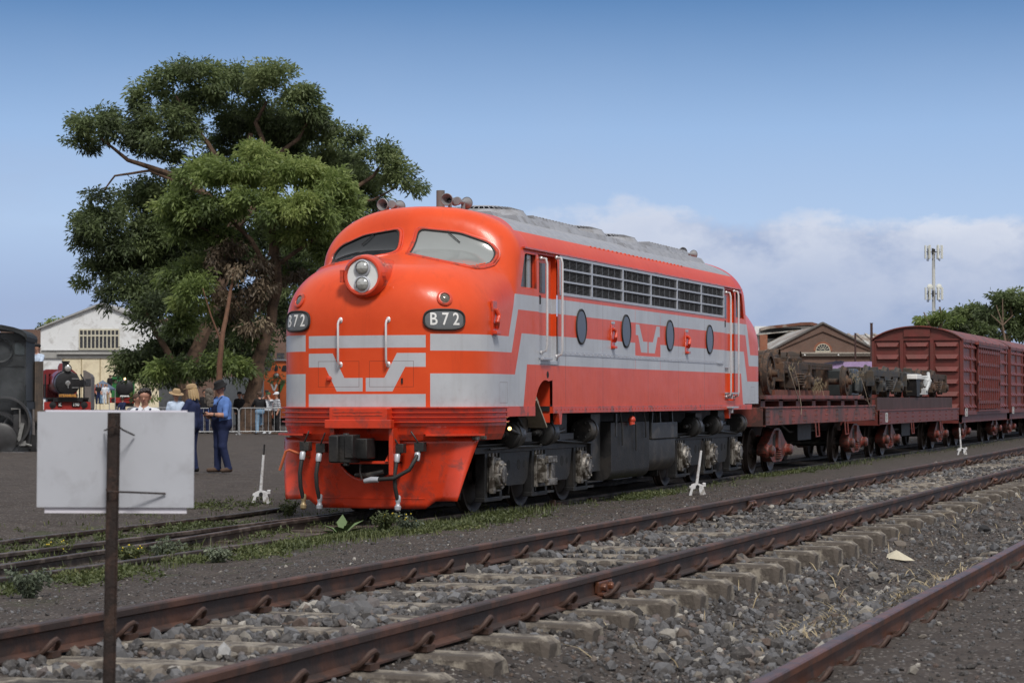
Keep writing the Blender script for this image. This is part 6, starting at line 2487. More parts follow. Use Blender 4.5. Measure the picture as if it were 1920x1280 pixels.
m.build('board', SB, sign)
m = MB()
m.box(Rm @ Vector((cx, .075, (zz(770) + zz(962)) / 2)), (268 * s9, .006, 194 * s9), Rm @ Matrix.Rotation(R_(.3), 3, 'Y'))
m.build('front_panel', pm('sign_front_white', (.70, .68, .76), .5, var=.04), sign)
PIC = pm('rusty_picket', (.022, .014, .012), .7, .2, var=.35, scale=14, bump=.3, bscale=50, dirt=(.055, .030, .022), dirt_amt=.4, dirt_scale=9)
m = MB()
lean = Matrix.Rotation(R_(.9), 3, Vector((sy.x, sy.y, 0)))
top = zz(787)
for a, wd in ((0, .026), (125, .030), (235, .026)):
    rm = Matrix.Rotation(R_(a), 3, 'Z')
    c = Rm @ rm @ Vector((0, wd * .5, 0))
    m.box(lean @ (c + Vector((0, 0, top / 2 - .22))) + Vector((.022, 0, .0)) * 0, (.005, wd, top + .5), lean @ Rm @ rm)
m.box(lean @ Vector((0, 0, top / 2 - .22)) + Rm @ Vector((0, -.012, 0)), (.052, .005, top + .5), lean @ Rm)
m.build('star_picket', PIC, sign)
m = MB()
q = lambda px, py, dy=0: Rm @ Vector(((px - 206) * s9, dy, zz(py)))
m.tube([q(192, 807, .05), q(205, 804, -.04), q(222, 795, -.045), q(232, 805, -.03), q(248, 816, .05)], .0035, 6)
m.tube([q(222, 789, -.04), q(218, 800, -.045)], .0035, 6)
m.tube([q(196, 918, .05), q(208, 920, -.045), q(226, 921, -.04), q(240, 922, .0), q(307, 926, .055)], .004, 6)
m.build('tie_wire', PIC, sign)


def lever(px, py, D, tilt, label, first=None):
    p = on_ground(px, py)
    z = float(gz(p.x, p.y))
    t = thing('point_lever', label, 'lever', (p.x, p.y, z), FACE, 'white point levers beside the tracks')
    b = MB()
    for sg in (-1, 1):
        ol = [(-.12, 0), (-.075, 0), (-.05, .10), (.04, .12), (.06, 0), (.14, 0), (.15, .03), (.10, .17), (.0, .20), (-.07, .17)]
        b.prism(ol, 'y', sg * .07 - .012, sg * .07 + .012)
    b.bb(-.11, .12, -.06, .06, .11, .15).box((.13, 0, .17), (.05, .10, .06))
    b.build('lever_stand', pm('whitewash', (.62, .63, .65), .6, var=.12, scale=12, dirt=(.3, .28, .26), dirt_amt=.4, dirt_scale=8), t, bevel=.006)
    a = R_(tilt)
    tip = Vector((math.sin(a) * .88, 0, .12 + math.cos(a) * .76))
    MB().tube([(0, 0, .10), Vector((0, 0, .10)).lerp(tip, .8)], [.026, .020], 10).build('lever_arm', pm('whitewash', (.62, .63, .65), .6), t)
    MB().tube([Vector((0, 0, .10)).lerp(tip, .8), tip], .013, 8).build('hand_grip', BLK2, t)
    MB().tube([(.02, -.1, .14), (.02, .1, .14)], .03, 10).build('pivot', BLK2, t)


lever(488, 943, 33, 4, 'white point lever on the dirt left of the diesel pilot')
lever(1305, 928, 37, 7, 'white point lever beside the rails in front of the rear bogie of the diesel')
lever(1802, 852, 64, -3, 'white point lever in front of the first covered van')

# ================================================================== CROWD BARRIERS
ZINC = pm('galvanised_tube', (.42, .43, .44), .4, .6, var=.12)


def barrier(p, ang, label, L=2.1, H=1.08):
    t = thing('crowd_barrier', label, 'barrier', (p[0], p[1], float(gz(p[0], p[1]))), ang, 'galvanised crowd barriers under the gum trees')
    f = MB()
    h = L / 2
    f.tube([(-h, 0, 0), (-h, 0, H - .12), (-h + .03, 0, H - .03), (-h + .12, 0, H), (h - .12, 0, H), (h - .03, 0, H - .03), (h, 0, H - .12), (h, 0, 0)], .022, 8)
    f.tube([(-h, 0, .14), (h, 0, .14)], .020, 8)
    f.build('frame', ZINC, t)
    for k in range(1, 9):
        x = -h + L * k / 9
        MB().tube([(x, 0, .14), (x, 0, H)], .011, 6).build('bar', ZINC, t)
    ft = MB()
    for x in (-h + .05, h - .05):
        ft.tube([(x, -.3, .0), (x, -.28, .05), (x, .28, .05), (x, .3, .0)], .018, 6)
    ft.build('foot', ZINC, t)


for px, D, lab in ((498, 93, 'crowd barrier between the gum trunk and the diesel nose'), (398, 93, 'crowd barrier partly hidden behind the man in the black hat'), (300, 93, 'crowd barrier mostly hidden behind the sign')):
    p = at(px, 790, D)
    barrier(p, FACE, lab)


# ================================================================== PEOPLE
SKIN = pm('skin', (.42, .22, .155), .55, var=.10, scale=20)
HAIRD = pm('dark_hair', (.018, .012, .010), .5, var=.3, scale=60)
HAIRB = pm('blonde_hair', (.42, .30, .16), .55, var=.25, scale=60)
CLOTH = {
    'blue_shirt': (.10, .19, .46), 'navy': (.020, .028, .075), 'white': (.62, .65, .70), 'pale_blue': (.45, .54, .68), 'black': (.016, .016, .018),
    'jeans': (.20, .32, .46), 'grey': (.16, .16, .17), 'tan': (.34, .24, .14), 'brown': (.09, .06, .045), 'red': (.35, .05, .04), 'khaki': (.22, .19, .13), 'green': (.05, .10, .05)}


def cloth(k):
    return pm('cloth_' + k, CLOTH[k], .85, var=.16, scale=9, bump=.35, bscale=14, spec=.2)


def stripes_mat():
    m = pm('striped_shirt', (.5, .5, .55), .85)
    nt = m.node_tree
    if 'done' in m:
        return m
    m['done'] = 1
    E.nt = nt
    tc = nt.nodes.new('ShaderNodeTexCoord')
    sp = nt.nodes.new('ShaderNodeSeparateXYZ')
    nt.links.new(tc.outputs['Object'], sp.inputs[0])
    f = (E(sp.outputs[2]) * 14)._m('FRACT').gt(.5)
    c = mixc(nt, f, (.02, .025, .05), (.62, .63, .66))
    nt.links.new(c, nt.nodes['Principled BSDF'].inputs['Base Color'])
    return m


def person(label, px, D, face, top='white', bottom='navy', shoes='black', arms=None, legs=None, sleeve=.5, height=1.75, head_turn=0.0, head_down=0.0, hair='dark', hat=None,
           res=.028, ground=None, py=None, girth=1.0, fingers=False, group=None, eyes=False, crouch=0.0, bib=None):
    """one continuous figure; local +x is where the person faces. face: degrees, 0 = away to the right, 180+ = towards the camera"""
    p = at(px, 747, D)
    z = float(gz(p.x, p.y)) if ground is None else ground
    if py is not None:
        z = at(px, py, D).z
    t = thing('person', label, 'person', (p.x, p.y, z), R_(face) + YAW, group)
    k = height / 1.75
    mats = [SKIN, stripes_mat() if top == 'striped' else cloth(top), cloth(bottom), cloth(shoes), cloth(bib or bottom)]
    pr = []      # a, b, ra, rb, material

    def C(a, b, ra, rb, m):
        pr.append((np.array(a, float), np.array(b, float), ra, rb, m))
    g = girth
    dz = -crouch
    for sg in (-1, 1):
        C((0, sg * .060 * g, .98 + dz), (.0, sg * .075 * g, 1.30 + dz), .118 * g, .122 * g, 1)
        C((.045 * g, sg * .04, 1.02 + dz), (.03, sg * .05, 1.25 + dz), .10 * g, .10 * g, 1 if not bib else 4)
        C((0, sg * .03, 1.42 + dz), (0, sg * .155, 1.395 + dz), .062, .066, 1)
        C((-.01, sg * .07 * g, .93 + dz), (-.01, sg * .06 * g, .98 + dz), .128 * g, .125 * g, 2)
    hx, hz = .012, 1.615 + dz
    C((0, 0, 1.44 + dz), (.008, 0, 1.54 + dz), .055, .050, 0)
    ct, st = math.cos(head_turn), math.sin(head_turn)
    cd, sd = math.cos(head_down), math.sin(head_down)

    def H(v):
        x, y, zz = v
        x, zz = x * cd + zz * sd, zz * cd - x * sd
        x, y = x * ct - y * st, x * st + y * ct
        return (hx + x, y, hz + zz)
    C(H((-.018, 0, .035)), H((.012, 0, .045)), .090, .086, 0)
    C(H((.028, 0, -.035)), H((.036, 0, -.062)), .058, .042, 0)
    C(H((.085, 0, .012)), H((.104, 0, -.018)), .010, .014, 0)
    for sg in (-1, 1):
        C(H((-.005, sg * .084, .01)), H((-.01, sg * .086, -.02)), .018, .012, 0)
        C(H((.06, sg * .035, .045)), H((.07, sg * .012, .048)), .020, .020, 0)
    legs = legs or {}
    arms = arms or {}
    for sg, nm in ((1, 'l'), (-1, 'r')):
        hip = np.array((0, sg * .085, .90 + dz))
        kn, an, toe = legs.get(nm, ((.03, sg * .10, .50), (-.02, sg * .11, .085), (.17, sg * .14, .035)))
        C(hip, kn, .098 * g, .078, 2)
        C(kn, an, .076, .068, 2)
        an = np.array(an, float)
        C(an + (-.045, 0, -.045), np.array(toe, float), .046, .040, 3)
        shd = np.array((0, sg * .185, 1.385 + dz))
        el, ha = arms.get(nm, ((-.02, sg * .24, 1.12 + dz), (.08, sg * .23, .88 + dz)))
        el, ha = np.array(el, float), np.array(ha, float)
        C(shd, shd + (el - shd) * .55, .062, .058, 1)
        C(shd + (el - shd) * .5, el, .058, .05, 1 if sleeve > .45 else 0)
        m1 = el + (ha - el) * .45
        C(el, m1, .048, .042, 1 if sleeve > .75 else 0)
        C(m1, ha, .040 if sleeve <= .95 else .045, .030 if sleeve <= .95 else .04, 1 if sleeve > .95 else 0)
        d = (ha - el) / np.linalg.norm(ha - el)
        C(ha, ha + d * .075, .030, .034, 0)
        if fingers:
            side = np.cross(d, (0, 0, 1.0))
            side /= np.linalg.norm(side)
            nn = np.cross(side, d)
            for q, (o, L) in enumerate(((-.030, .066), (-.010, .078), (.010, .072), (.030, .056))):
                b0 = ha + d * .085 + side * o
                b1 = b0 + d * L * .55 - nn * .012
                C(b0, b1, .0105, .0095, 0)
                C(b1, b1 + d * L * .35 - nn * .028, .0095, .008, 0)
            tb = ha + d * .03 + side * (-sg * .030)
            C(tb, tb + d * .035 + side * (-sg * .022) - nn * .02, .0125, .011, 0)
            C(tb + d * .035 + side * (-sg * .022) - nn * .02, tb + d * .07 + side * (-sg * .015) - nn * .034, .011, .009, 0)
    A = np.array([np.minimum(a - max(ra, rb), b - max(ra, rb)) for a, b, ra, rb, m in pr]).min(0) - .06
    B = np.array([np.maximum(a + max(ra, rb), b + max(ra, rb)) for a, b, ra, rb, m in pr]).max(0) + .06

    def f(P):
        out = np.full(len(P), 9.0)
        for a, b, ra, rb, m in pr:
            out = smin(out, capsule(P, a, b, ra, rb), .012 if max(ra, rb) < .02 else .035)
        return out
    V, F = snets(*(np.arange(A[i], B[i] + res, res) for i in range(3)), f)
    V = settle(f, V, 2)
    cen = V[F].mean(1)
    d = np.stack([capsule(cen, a, b, ra, rb) for a, b, ra, rb, m in pr])
    mi = np.array([m for *_, m in pr])[d.argmin(0)]
    # cloth meets skin at the collar; shirt ends at the belt
    mi[(mi == 1) & (cen[:, 2] < .985 + dz) & (np.abs(cen[:, 1]) < .2)] = 2
    V = V * k
    me = npmesh('body', V, F, mats, True, mi)
    link('body', me, t)
    hm = lambda v: tuple(c * k for c in H(v))
    hb_ = MB()
    up = Vector(H((0, 0, 1))) - Vector(H((0, 0, 0)))
    hmat = {'dark': HAIRD, 'blonde': HAIRB, 'grey': cloth('grey'), 'brown': cloth('brown')}[hair or 'dark']
    if hair:
        hb_.ball(hm((-.024, 0, .062)), .106 * k, 14, (1.0, .98, .90))
        hb_.ball(hm((-.045, 0, .01)), .082 * k, 12, (.8, 1.0, 1.1))
        if hair == 'dark' and not hat:
            for j in range(7):
                hb_.ball(hm((.066, -.066 + j * .022, .090 + .012 * (j % 2) + .004 * j)), .034 * k, 8, (1, 1, .9))
            for sg in (-1, 1):
                hb_.ball(hm((.015, sg * .080, .045)), .026 * k, 8, (1, .5, 1.6))
        if hair == 'blonde':
            for j in range(9):
                a = PI * .35 + j * PI * 1.3 / 8
                o = Vector((math.cos(a) * .075 - .02, math.sin(a) * .095, 0))
                q0, q1, q2 = hm((o.x, o.y, .03)), hm((o.x * 1.1, o.y * 1.15, -.08)), hm((o.x * 1.25, o.y * 1.25, -.16 - .015 * (j % 3)))
                hb_.tube([q0, q1, q2], [.036 * k, .038 * k, .016 * k], 8)
        hb_.build('hair', hmat, t)
    if hat:
        kind, cm = hat
        o = Vector(hm((-.01, 0, .075)))
        hh = MB()
        if kind == 'bucket':
            hh.lathe([(.150, -.035), (.155, -.03), (.112, .012), (.104, .06), (.092, .085), (.05, .098), (0, .10)], o, up, 24)
        elif kind == 'straw':
            hh.lathe([(.19, -.02), (.195, -.012), (.112, .01), (.105, .07), (.08, .105), (.03, .112), (0, .11)], o, up, 24)
        elif kind == 'cap':
            hh.lathe([(.108, -.02), (.106, .03), (.085, .062), (.04, .078), (0, .08)], o, up, 20)
            pk = [hm((.06, -.075, .07)), hm((.06, .075, .07)), hm((.155, .05, .055)), hm((.17, 0, .055)), hm((.155, -.05, .055))]
            hh.add(pk + [tuple(Vector(q) + Vector((0, 0, .012))) for q in pk], [(0, 1, 2, 3, 4), (9, 8, 7, 6, 5), (0, 4, 9, 5), (1, 6, 7, 2), (2, 7, 8, 3), (3, 8, 9, 4)])
        elif kind == 'beret':
            hh.lathe([(.10, -.02), (.125, .02), (.11, .06), (.05, .08), (0, .082)], o, up, 20)
        hh.build('hat', cloth(cm), t)
    if eyes:
        e = MB()
        for sg in (-1, 1):
            e.ball(hm((.083, sg * .033, .022)), .0115 * k, 8, (.6, 1.1, .7))
        e.build('eyes', pm('eye_dark', (.03, .022, .018), .3), t)
        br = MB()
        for sg in (-1, 1):
            br.tube([hm((.087, sg * .015, .045)), hm((.088, sg * .035, .050)), hm((.076, sg * .055, .044))], .0062 * k, 6)
        br.build('eyebrows', HAIRD, t)
        mo = MB().tube([hm((.083, -.026, -.043)), hm((.089, 0, -.046)), hm((.083, .026, -.043))], .0062 * k, 6)
        mo.build('mouth', pm('lips', (.26, .10, .085), .5), t)
    return t


T = 180     # facing the camera
hatman = person('man in black bucket hat, blue shirt and navy bib overalls looking down at a phone', 415, 45.5, T - 50, 'blue_shirt', 'navy', 'brown',
                {'l': ((.10, .30, 1.10), (.30, .10, 1.12)), 'r': ((.12, -.27, 1.08), (.31, -.03, 1.13))}, {'l': ((.05, .13, .50), (-.06, .16, .085), (.12, .22, .035)), 'r': ((.02, -.09, .50), (.02, -.10, .085), (.22, -.12, .035))},
                .5, 1.76, -.1, .45, 'grey', ('bucket', 'black'), .011, py=884, girth=1.25, fingers=True, bib='navy', eyes=True)
bs = MB()
for sg in (-1, 1):
    bs.tube([(.165, sg * .075, 1.24), (.155, sg * .10, 1.34), (.07, sg * .115, 1.46), (-.08, sg * .10, 1.44), (-.155, sg * .06, 1.25)], .016, 6)
bs.bb(.135, .172, -.10, .10, 1.12, 1.25)
bs.build('bib_straps', cloth('navy'), hatman, bevel=.01)
MB().lathe([(.042, 0), (.042, .03)], (.245, .165, 1.112), (.6, -.6, 0), 12).build('wristwatch', RUB, hatman)
hw = hatman.matrix_basis @ Vector((.40, .03, 1.145))
ph = MB().box((0, 0, 0), (.075, .15, .010), Matrix.Rotation(R_(-25), 3, 'Y'))
tag(ph.build('phone', RUB, None, loc=hw, rz=R_(T - 50) + YAW, bevel=.003), 'dark phone in the hands of the man in the black hat', 'phone')
mc = MB()
for k in range(46):
    a, b = random.uniform(0, 2 * PI), random.uniform(-1, 1)
    mc.ball((.06 * math.cos(a) * (1 - .5 * b * b), .06 * math.sin(a) * (1 - .5 * b * b), b * .15), .05, 6)
p = at(392, 746, 45.2)
mo = thing('furry_microphone', 'grey brown furry microphone muff in front of the man in the black hat', 'microphone', (p.x, p.y, p.z), R_(30))
mc.build('muff', pm('grey_fur', (.13, .115, .10), .95, var=.4, scale=40, bump=.8, bscale=60), mo)
MB().tube([(0, 0, -.15), (.05, -.05, -.45)], .014, 6).build('boom_handle', RUB, mo)

person('woman with blonde hair, tan cap and navy overalls seen from behind, right of the sign', 360, 45, 75, 'navy', 'navy', 'black',
       {'l': ((.12, .27, 1.12), (.30, .12, 1.10)), 'r': ((.10, -.27, 1.10), (.30, -.08, 1.10))}, None, 1.0, 1.69, .1, .15, 'blonde', ('cap', 'tan'), .014, py=884, girth=1.12, fingers=True)
ym = person('young man with dark hair, white shirt and dark braces, above the sign', 272, 35, T - 8, 'white', 'navy', 'black', None, None, .6, 1.72, .12, .08, 'dark', None, .011, girth=1.05, eyes=True, ground=-.03, fingers=True)
bs = MB()
for sg in (-1, 1):
    bs.tube([(.150, sg * .085, 1.10), (.150, sg * .10, 1.25), (.085, sg * .105, 1.42), (-.07, sg * .09, 1.43), (-.14, sg * .05, 1.2)], .015, 6)
bs.build('braces', cloth('navy'), ym)
cb_ = MB()
for sg in (-1, 1):
    cb_.add([(.075, sg * .005, 1.43), (.045, sg * .075, 1.475), (.10, sg * .075, 1.40), (.105, sg * .035, 1.385)], [(0, 1, 2, 3)])
cb_.build('collar', cloth('white'), ym)
person('person in straw hat and pale blue shirt standing between the sign and the navy woman', 330, 60, 200, 'pale_blue', 'khaki', 'brown', None, None, .5, 1.66, .3, .3, 'grey', ('straw', 'tan'), .022)
person('man in grey shirt mostly hidden behind the young man', 257, 50, 215, 'grey', 'navy', 'black', None, None, .5, 1.70, .4, .3, 'brown', None, .025, ground=-.05)
person('man in sunglasses and black shirt leaning an arm along the barrier', 384, 96, T + 10, 'black', 'navy', 'black', {'l': ((.1, .32, 1.15), (.28, .60, 1.07)), 'r': ((-.02, -.24, 1.12), (.05, -.23, .88))}, None, .3, 1.80, 0, .05, 'dark', None, .03)
SG = MB()
CRW = 'onlookers behind the crowd barriers'
person('man in black shirt and pale jeans with one foot raised on the barrier', 487, 94.5, 20, 'black', 'jeans', 'brown', {'l': ((.15, .28, 1.15), (.33, .22, 1.05)), 'r': ((.15, -.28, 1.15), (.33, -.18, 1.05))},
       {'r': ((.38, -.16, .78), (.36, -.16, .38), (.56, -.16, .34))}, .5, 1.72, .2, .1, 'brown', ('cap', 'brown'), .026, group=CRW)
person('photographer in white shirt raising a camera to the face beside the jeans man', 503, 95.5, T - 20, 'white', 'brown', 'white', {'l': ((.22, .22, 1.40), (.15, .06, 1.60)), 'r': ((.22, -.22, 1.40), (.15, -.06, 1.60))}, None, .5, 1.70, 0, 0, 'brown', ('cap', 'green'), .026, group=CRW)
p = at(503, 747, 95.5)
cm_ = MB().box((0, 0, 0), (.09, .15, .10)).lathe([(.04, 0), (.045, .12), (0, .12)], (-.04, 0, 0), (-1, 0, 0), 12)
tag(cm_.build('camera_body', RUB, None, loc=(p.x - .26, p.y - .05, 1.86), rz=YAW, bevel=.01), 'black camera held up by the photographer in white', 'camera')
person('person in navy and white striped shirt next to the diesel nose', 519, 95, T - 60, 'striped', 'black', 'brown', None, None, .5, 1.72, 0, .1, 'brown', ('cap', 'white'), .026, group=CRW)
person('person in dark clothes standing behind the leaning gum trunk', 449, 99, T + 30, 'black', 'black', 'black', None, None, 1, 1.74, 0, 0, 'dark', ('cap', 'black'), .03, group=CRW)
person('second dark figure a step right of the one behind the gum trunk', 457, 101, T, 'brown', 'black', 'black', None, None, 1, 1.66, 0, 0, 'dark', None, .03, group=CRW)
person('person in blue jacket bending in front of the green steam engine', 230, 128, 150, 'navy', 'navy', 'black', {'l': ((.2, .2, 1.0), (.35, .1, .7)), 'r': ((.2, -.2, 1.0), (.35, -.1, .7))}, None, 1, 1.6, 0, .6, 'dark', None, .035, crouch=.12)
person('person in dark cap standing on the footplate of the green steam engine', 206, 228, T, 'black', 'black', 'black', None, None, 1, 1.8, 0, 0, 'dark', ('cap', 'black'), .035, py=737)
for k, (px, D, a, b, lab) in enumerate(((172, 190, 'white', 'khaki', 'visitor in white shirt at the left end of the marquee crowd'), (178, 196, 'red', 'black', 'visitor in red top under the left side of the marquee'), (184, 190, 'black', 'navy', 'visitor in black top and navy trousers under the marquee'),
                                    (190, 198, 'navy', 'jeans', 'visitor in navy jacket and jeans at the middle of the marquee'), (196, 186, 'white', 'white', 'visitor dressed all in white at the right of the marquee'), (200, 192, 'pale_blue', 'tan', 'visitor in pale blue and tan close to the green engine'),
                                    (166, 200, 'brown', 'black', 'visitor in brown half hidden by the red engine'))):
    person(lab, px, D, T + 40 * (k % 3) - 40, a, b, 'black', None, None, .5, 1.6 + .04 * (k % 4), 0, 0, 'brown', None, .04, group='visitors around the marquee', py=757)


# ================================================================== STEAM ENGINES AND THE OTHER DIESEL
KRED = pm('maroon_engine', (.17, .018, .022), .35, var=.15, coat=.3)
KBLK = pm('engine_black', (.012, .012, .014), .4, var=.3, coat=.1)
KGRN = pm('engine_green', (.035, .19, .055), .35, var=.12, coat=.3)
KBUF = pm('buffer_red', (.32, .025, .02), .4, var=.12)
BRASS = pm('brass_plate', (.62, .30, .07), .35, .3, var=.15)
SMOKY = pm('soot_black_green', (.006, .009, .011), .6, var=.35, scale=3, dirt=(.022, .026, .03), dirt_amt=.4)


def pxl(cx, D):
    s = D / FPX
    return (lambda px: (px - cx) * s), (lambda py: CAM.z + D * ((640 - py) / FPX + PITCH)), s


def plate(parent, name, txt, x, y, z, w, h, bg, fg, size):
    o = MB().bb(x - w / 2, x + w / 2, y - .03, y, z - h / 2, z + h / 2).build(name, bg, parent, bevel=.01)
    text_mesh('lettering', txt, size, fg, o, frame_mtx((x, y - .034, z), (1, 0, 0), (0, 0, 1)), .004, 1.0, .012)
    return o


# maroon K class engine
D = 146.0
K, p = facing('steam_locomotive', 'maroon and black steam engine with white lettered buffer beam, facing us beside the white shed', 'locomotive', 127, 747, D, .25)
X, Z, s = pxl(127, D)
gl0 = .35
r = 23 * s
zc = Z(717)
m = MB().lathe([(0, .06), (r * .55, .05), (r * .92, .0), (r * .94, -.06), (r, -.08), (r, -2.2), (r, -2.2)], (0, 0, zc), (0, -1, 0), 36)
sb_ = m.build('smokebox', KBLK, K)
m = MB().lathe([(.16, 0), (.16, .04), (.09, .06), (0, .06)], (0, -.05, zc), (0, -1, 0), 14).tube([(0, -.12, zc), (.02, -.14, zc - .32)], .025, 6)
for zz_ in (.28, -.28):
    m.bb(.25, r * .92, -.07, -.02, zc + zz_ - .03, zc + zz_ + .03)
m.build('door_handle', pm('steel_bright', (.45, .45, .45), .3, .8), sb_)
m = MB().lathe([(r * 1.02, 2.2), (r * 1.06, 2.3), (r * 1.10, 8), (0, 8)], (0, 0, zc + .05), (0, 1, 0), 32)
m.lathe([(.42, -.3), (.40, .3), (.3, .52), (0, .58)], (0, 4.2, zc + r), (0, 0, 1), 18)
m.build('boiler', KRED, K)
MB().lathe([(.24, -.2), (.21, .1), (.21, .40), (.26, .42), (.26, .50), (.17, .5)], (-.08, .9, Z(690)), (0, 0, 1), 18).build('chimney', KBLK, K)
hl_ = MB().lathe([(.22, .5), (.24, 0), (.24, -.05), (.21, -.05)], (0, -.1, Z(689)), (0, 1, 0), 20).build('headlight', KBLK, K)
MB().lathe([(0, .06), (.12, .05), (.21, .0)], (0, -.12, Z(689)), (0, -1, 0), 18).build('lamp_glass', LENS, hl_)
m = MB().bb(X(84), X(170), .2, .5, Z(768), Z(752)).build('buffer_beam', KBUF, K)
for px in (99, 157):
    MB().lathe([(.1, 0), (.1, .4), (.22, .42), (.22, .48), (0, .5)], (X(px), .2, Z(758)), (0, -1, 0), 16).build('buffer', KBLK, K)
plate(K, 'name_board', 'STEAMRAIL', 0, -.2, Z(740.5), 36 * s, 6.6 * s, pm('dark_board', (.05, .02, .015), .5), BRASS, 5.6 * s * 1.15)
plate(K, 'number_plate', 'K', X(113), .16, Z(757), 7.5 * s, 8 * s, KBLK, WHT, 8 * s)
plate(K, 'number_plate', '190', X(142.5), .16, Z(757), 15 * s, 8 * s, KBLK, WHT, 8 * s)
m = MB().bb(X(87), X(167), .3, 11, Z(747), Z(744)).bb(X(100), X(155), .0, 1.0, Z(752), Z(744)).bb(X(90), X(100), .5, 2.6, Z(768), Z(745)).bb(X(155), X(166), .5, 2.6, Z(768), Z(745)).bb(-.9, .9, .4, 10, gl0 + .3, Z(752))
m.build('running_plate', KBLK, K)
m = MB().bb(X(82), X(100), 5.2, 11, Z(718), Z(696)).prism([(X(84), Z(697)), (X(100), Z(688)), (X(150), Z(688)), (X(160), Z(697))], 'y', 8.2, 11).bb(X(84), X(160), 8.4, 11, Z(747), Z(697))
m.build('cab', KRED, K)
m = MB()
for px in (150, 158):
    m.tube([(X(px), .6, Z(745)), (X(px), .6, Z(712)), (X(px) - .2, .7, Z(700))], .05, 6)
m.tube([(X(86), .8, Z(745)), (X(87), .8, Z(700))], .05, 6).lathe([(0, -.3), (.25, -.3), (.25, .5), (0, .5)], (X(157), 2.2, Z(717)), (0, 1, 0), 14)
m.build('side_pipes', KBLK, K)
for sg in (-1, 1):
    m = MB()
    for k in range(4):
        m.lathe([(.58, -.06), (.62, -.06), (.62, .06), (.0, .06), (0, -.06), (.58, -.06)], (sg * .82, 2.6 + k * 1.5, gl0 + .62), (1, 0, 0), 18)
    m.build('driving_wheels', KBLK, K)
ca, p = facing('carriage', 'grey brown carriage end standing right behind the maroon engine', 'carriage', 164, 747, 158, .16)
X, Z, s = pxl(164, 158)
m = MB().prism([(X(156), .9), (X(171), .9), (X(171), Z(704)), (X(168), Z(698)), (X(160), Z(693)), (X(156), Z(693))], 'y', 0, 12)
m.build('body', pm('weathered_carriage', (.14, .125, .12), .7, var=.2), ca)
m = MB()
for k in range(3):
    m.bb(X(160) + k * .0, X(170), -.03, 0, Z(722) - k * .5, Z(709) - k * .5) if k == 0 else None
m.build('window', SHGL, ca)
MB().bb(X(156), X(171), .5, 11, .35, .9).build('underframe', BLK, ca)

# green engine
D = 230.0
G, p = facing('steam_locomotive', 'small green and black steam engine facing us right of the marquee', 'locomotive', 234, 747, D, .17)
X, Z, s = pxl(234, D)
gl0 = .5
r = 16.5 * s
zc = Z(726.5)
MB().lathe([(0, .06), (r * .5, .05), (r * .93, 0), (r, -.06), (r, -4.5), (0, -4.5)], (0, 0, zc), (0, -1, 0), 32).build('smokebox', KBLK, G)
MB().lathe([(.26, -.4), (.22, .0), (.24, .55), (.30, .57), (.30, .66), (.18, .66)], (0, .8, Z(709)), (0, 0, 1), 18).build('chimney', KBLK, G)
m = MB().prism([(X(209), Z(745)), (X(209), Z(708)), (X(216), Z(704.5)), (X(252), Z(704.5)), (X(253), Z(708)), (X(253), Z(745))], 'y', 4.6, 7.5)
m.prism([(X(207), Z(707)), (X(216), Z(702)), (X(248), Z(702)), (X(255), Z(707)), (X(255), Z(708.5)), (X(207), Z(708.5))], 'y', 4.2, 7.8)
m.lathe([(.45, 0), (.45, .5), (.3, .8), (0, .85)], (-.35, 3, zc + r * .8), (0, 0, 1), 16)
cbx = m.build('cab', KGRN, G)
for px in (217.5, 246):
    MB().lathe([(0, .02), (4.4 * s, .02), (4.4 * s, -.02)], (X(px), 4.58, Z(712)), (0, -1, 0), 20).build('window', pm('cream_beyond', (.45, .40, .28), .5), cbx)
MB().bb(X(206), X(253), .2, .5, Z(754), Z(744)).build('buffer_beam', KBUF, G)
for px in (213, 246):
    MB().lathe([(.1, 0), (.1, .4), (.24, .42), (.24, .5), (0, .5)], (X(px), .2, Z(749)), (0, -1, 0), 14).build('buffer', KBLK, G)
MB().ball((0, .3, Z(709)), .11, 10).build('lit_headlamp', pm('warm_headlamp', (1.0, .62, .25), .4, emit=6.0), G)
plate(G, 'name_board', 'STEAMRAIL', 0, -.1, Z(741.5), 18 * s, 3.2 * s, KBLK, WHT, 3.4 * s)
m = MB().bb(X(210), X(250), .4, 7, Z(747), Z(744)).bb(-.9, .9, .4, 7, gl0 + .3, Z(747))
for sg in (-1, 1):
    for k in range(3):
        m.lathe([(0, -.06), (.62, -.06), (.62, .06), (0, .06)], (sg * .85, 1.6 + k * 1.9, gl0 + .62), (1, 0, 0), 16)
m.build('running_gear', KBLK, G)

# big black engine at the left edge
D = 64.0
Bk, p = facing('steam_locomotive', 'large sooty black steam engine wrapped in steam at the left edge', 'locomotive', 0, 747, D, .11)
X, Z, s = pxl(0, D)
m = MB().bb(X(-45), X(47), 0, 2.7, Z(752), Z(622))
cabo = m.build('cab', SMOKY, Bk, bevel=.03)
arc = [(X(a), Z(b)) for a, b in ((-60, 607), (-20, 606), (5, 608), (25, 612), (40, 617), (49, 624), (51, 630))]
MB().prism(arc + [(a - .02, b - .12) for a, b in arc[::-1]], 'y', -.25, 2.9).build('cab_roof', SMOKY, Bk)
MB().prism(rounded([(X(27), Z(664)), (X(47), Z(664)), (X(46), Z(645)), (X(32), Z(640)), (X(27), Z(643))], .08, 3), 'y', -.02, .0).build('cab_window', pm('dim_cab_window', (.035, .045, .05), .3, var=.6, scale=4), cabo)
m = MB().bb(X(20), X(50), -.05, 0, Z(637), Z(635)).bb(X(12), X(50), -.05, 0, Z(684.5), Z(683)).bb(X(45), X(48), -.06, 0, Z(752), Z(630)).tube([(X(47), -.12, Z(790)), (X(47.5), -.12, Z(720))], .025, 6)
m.build('beading', SMOKY, cabo)
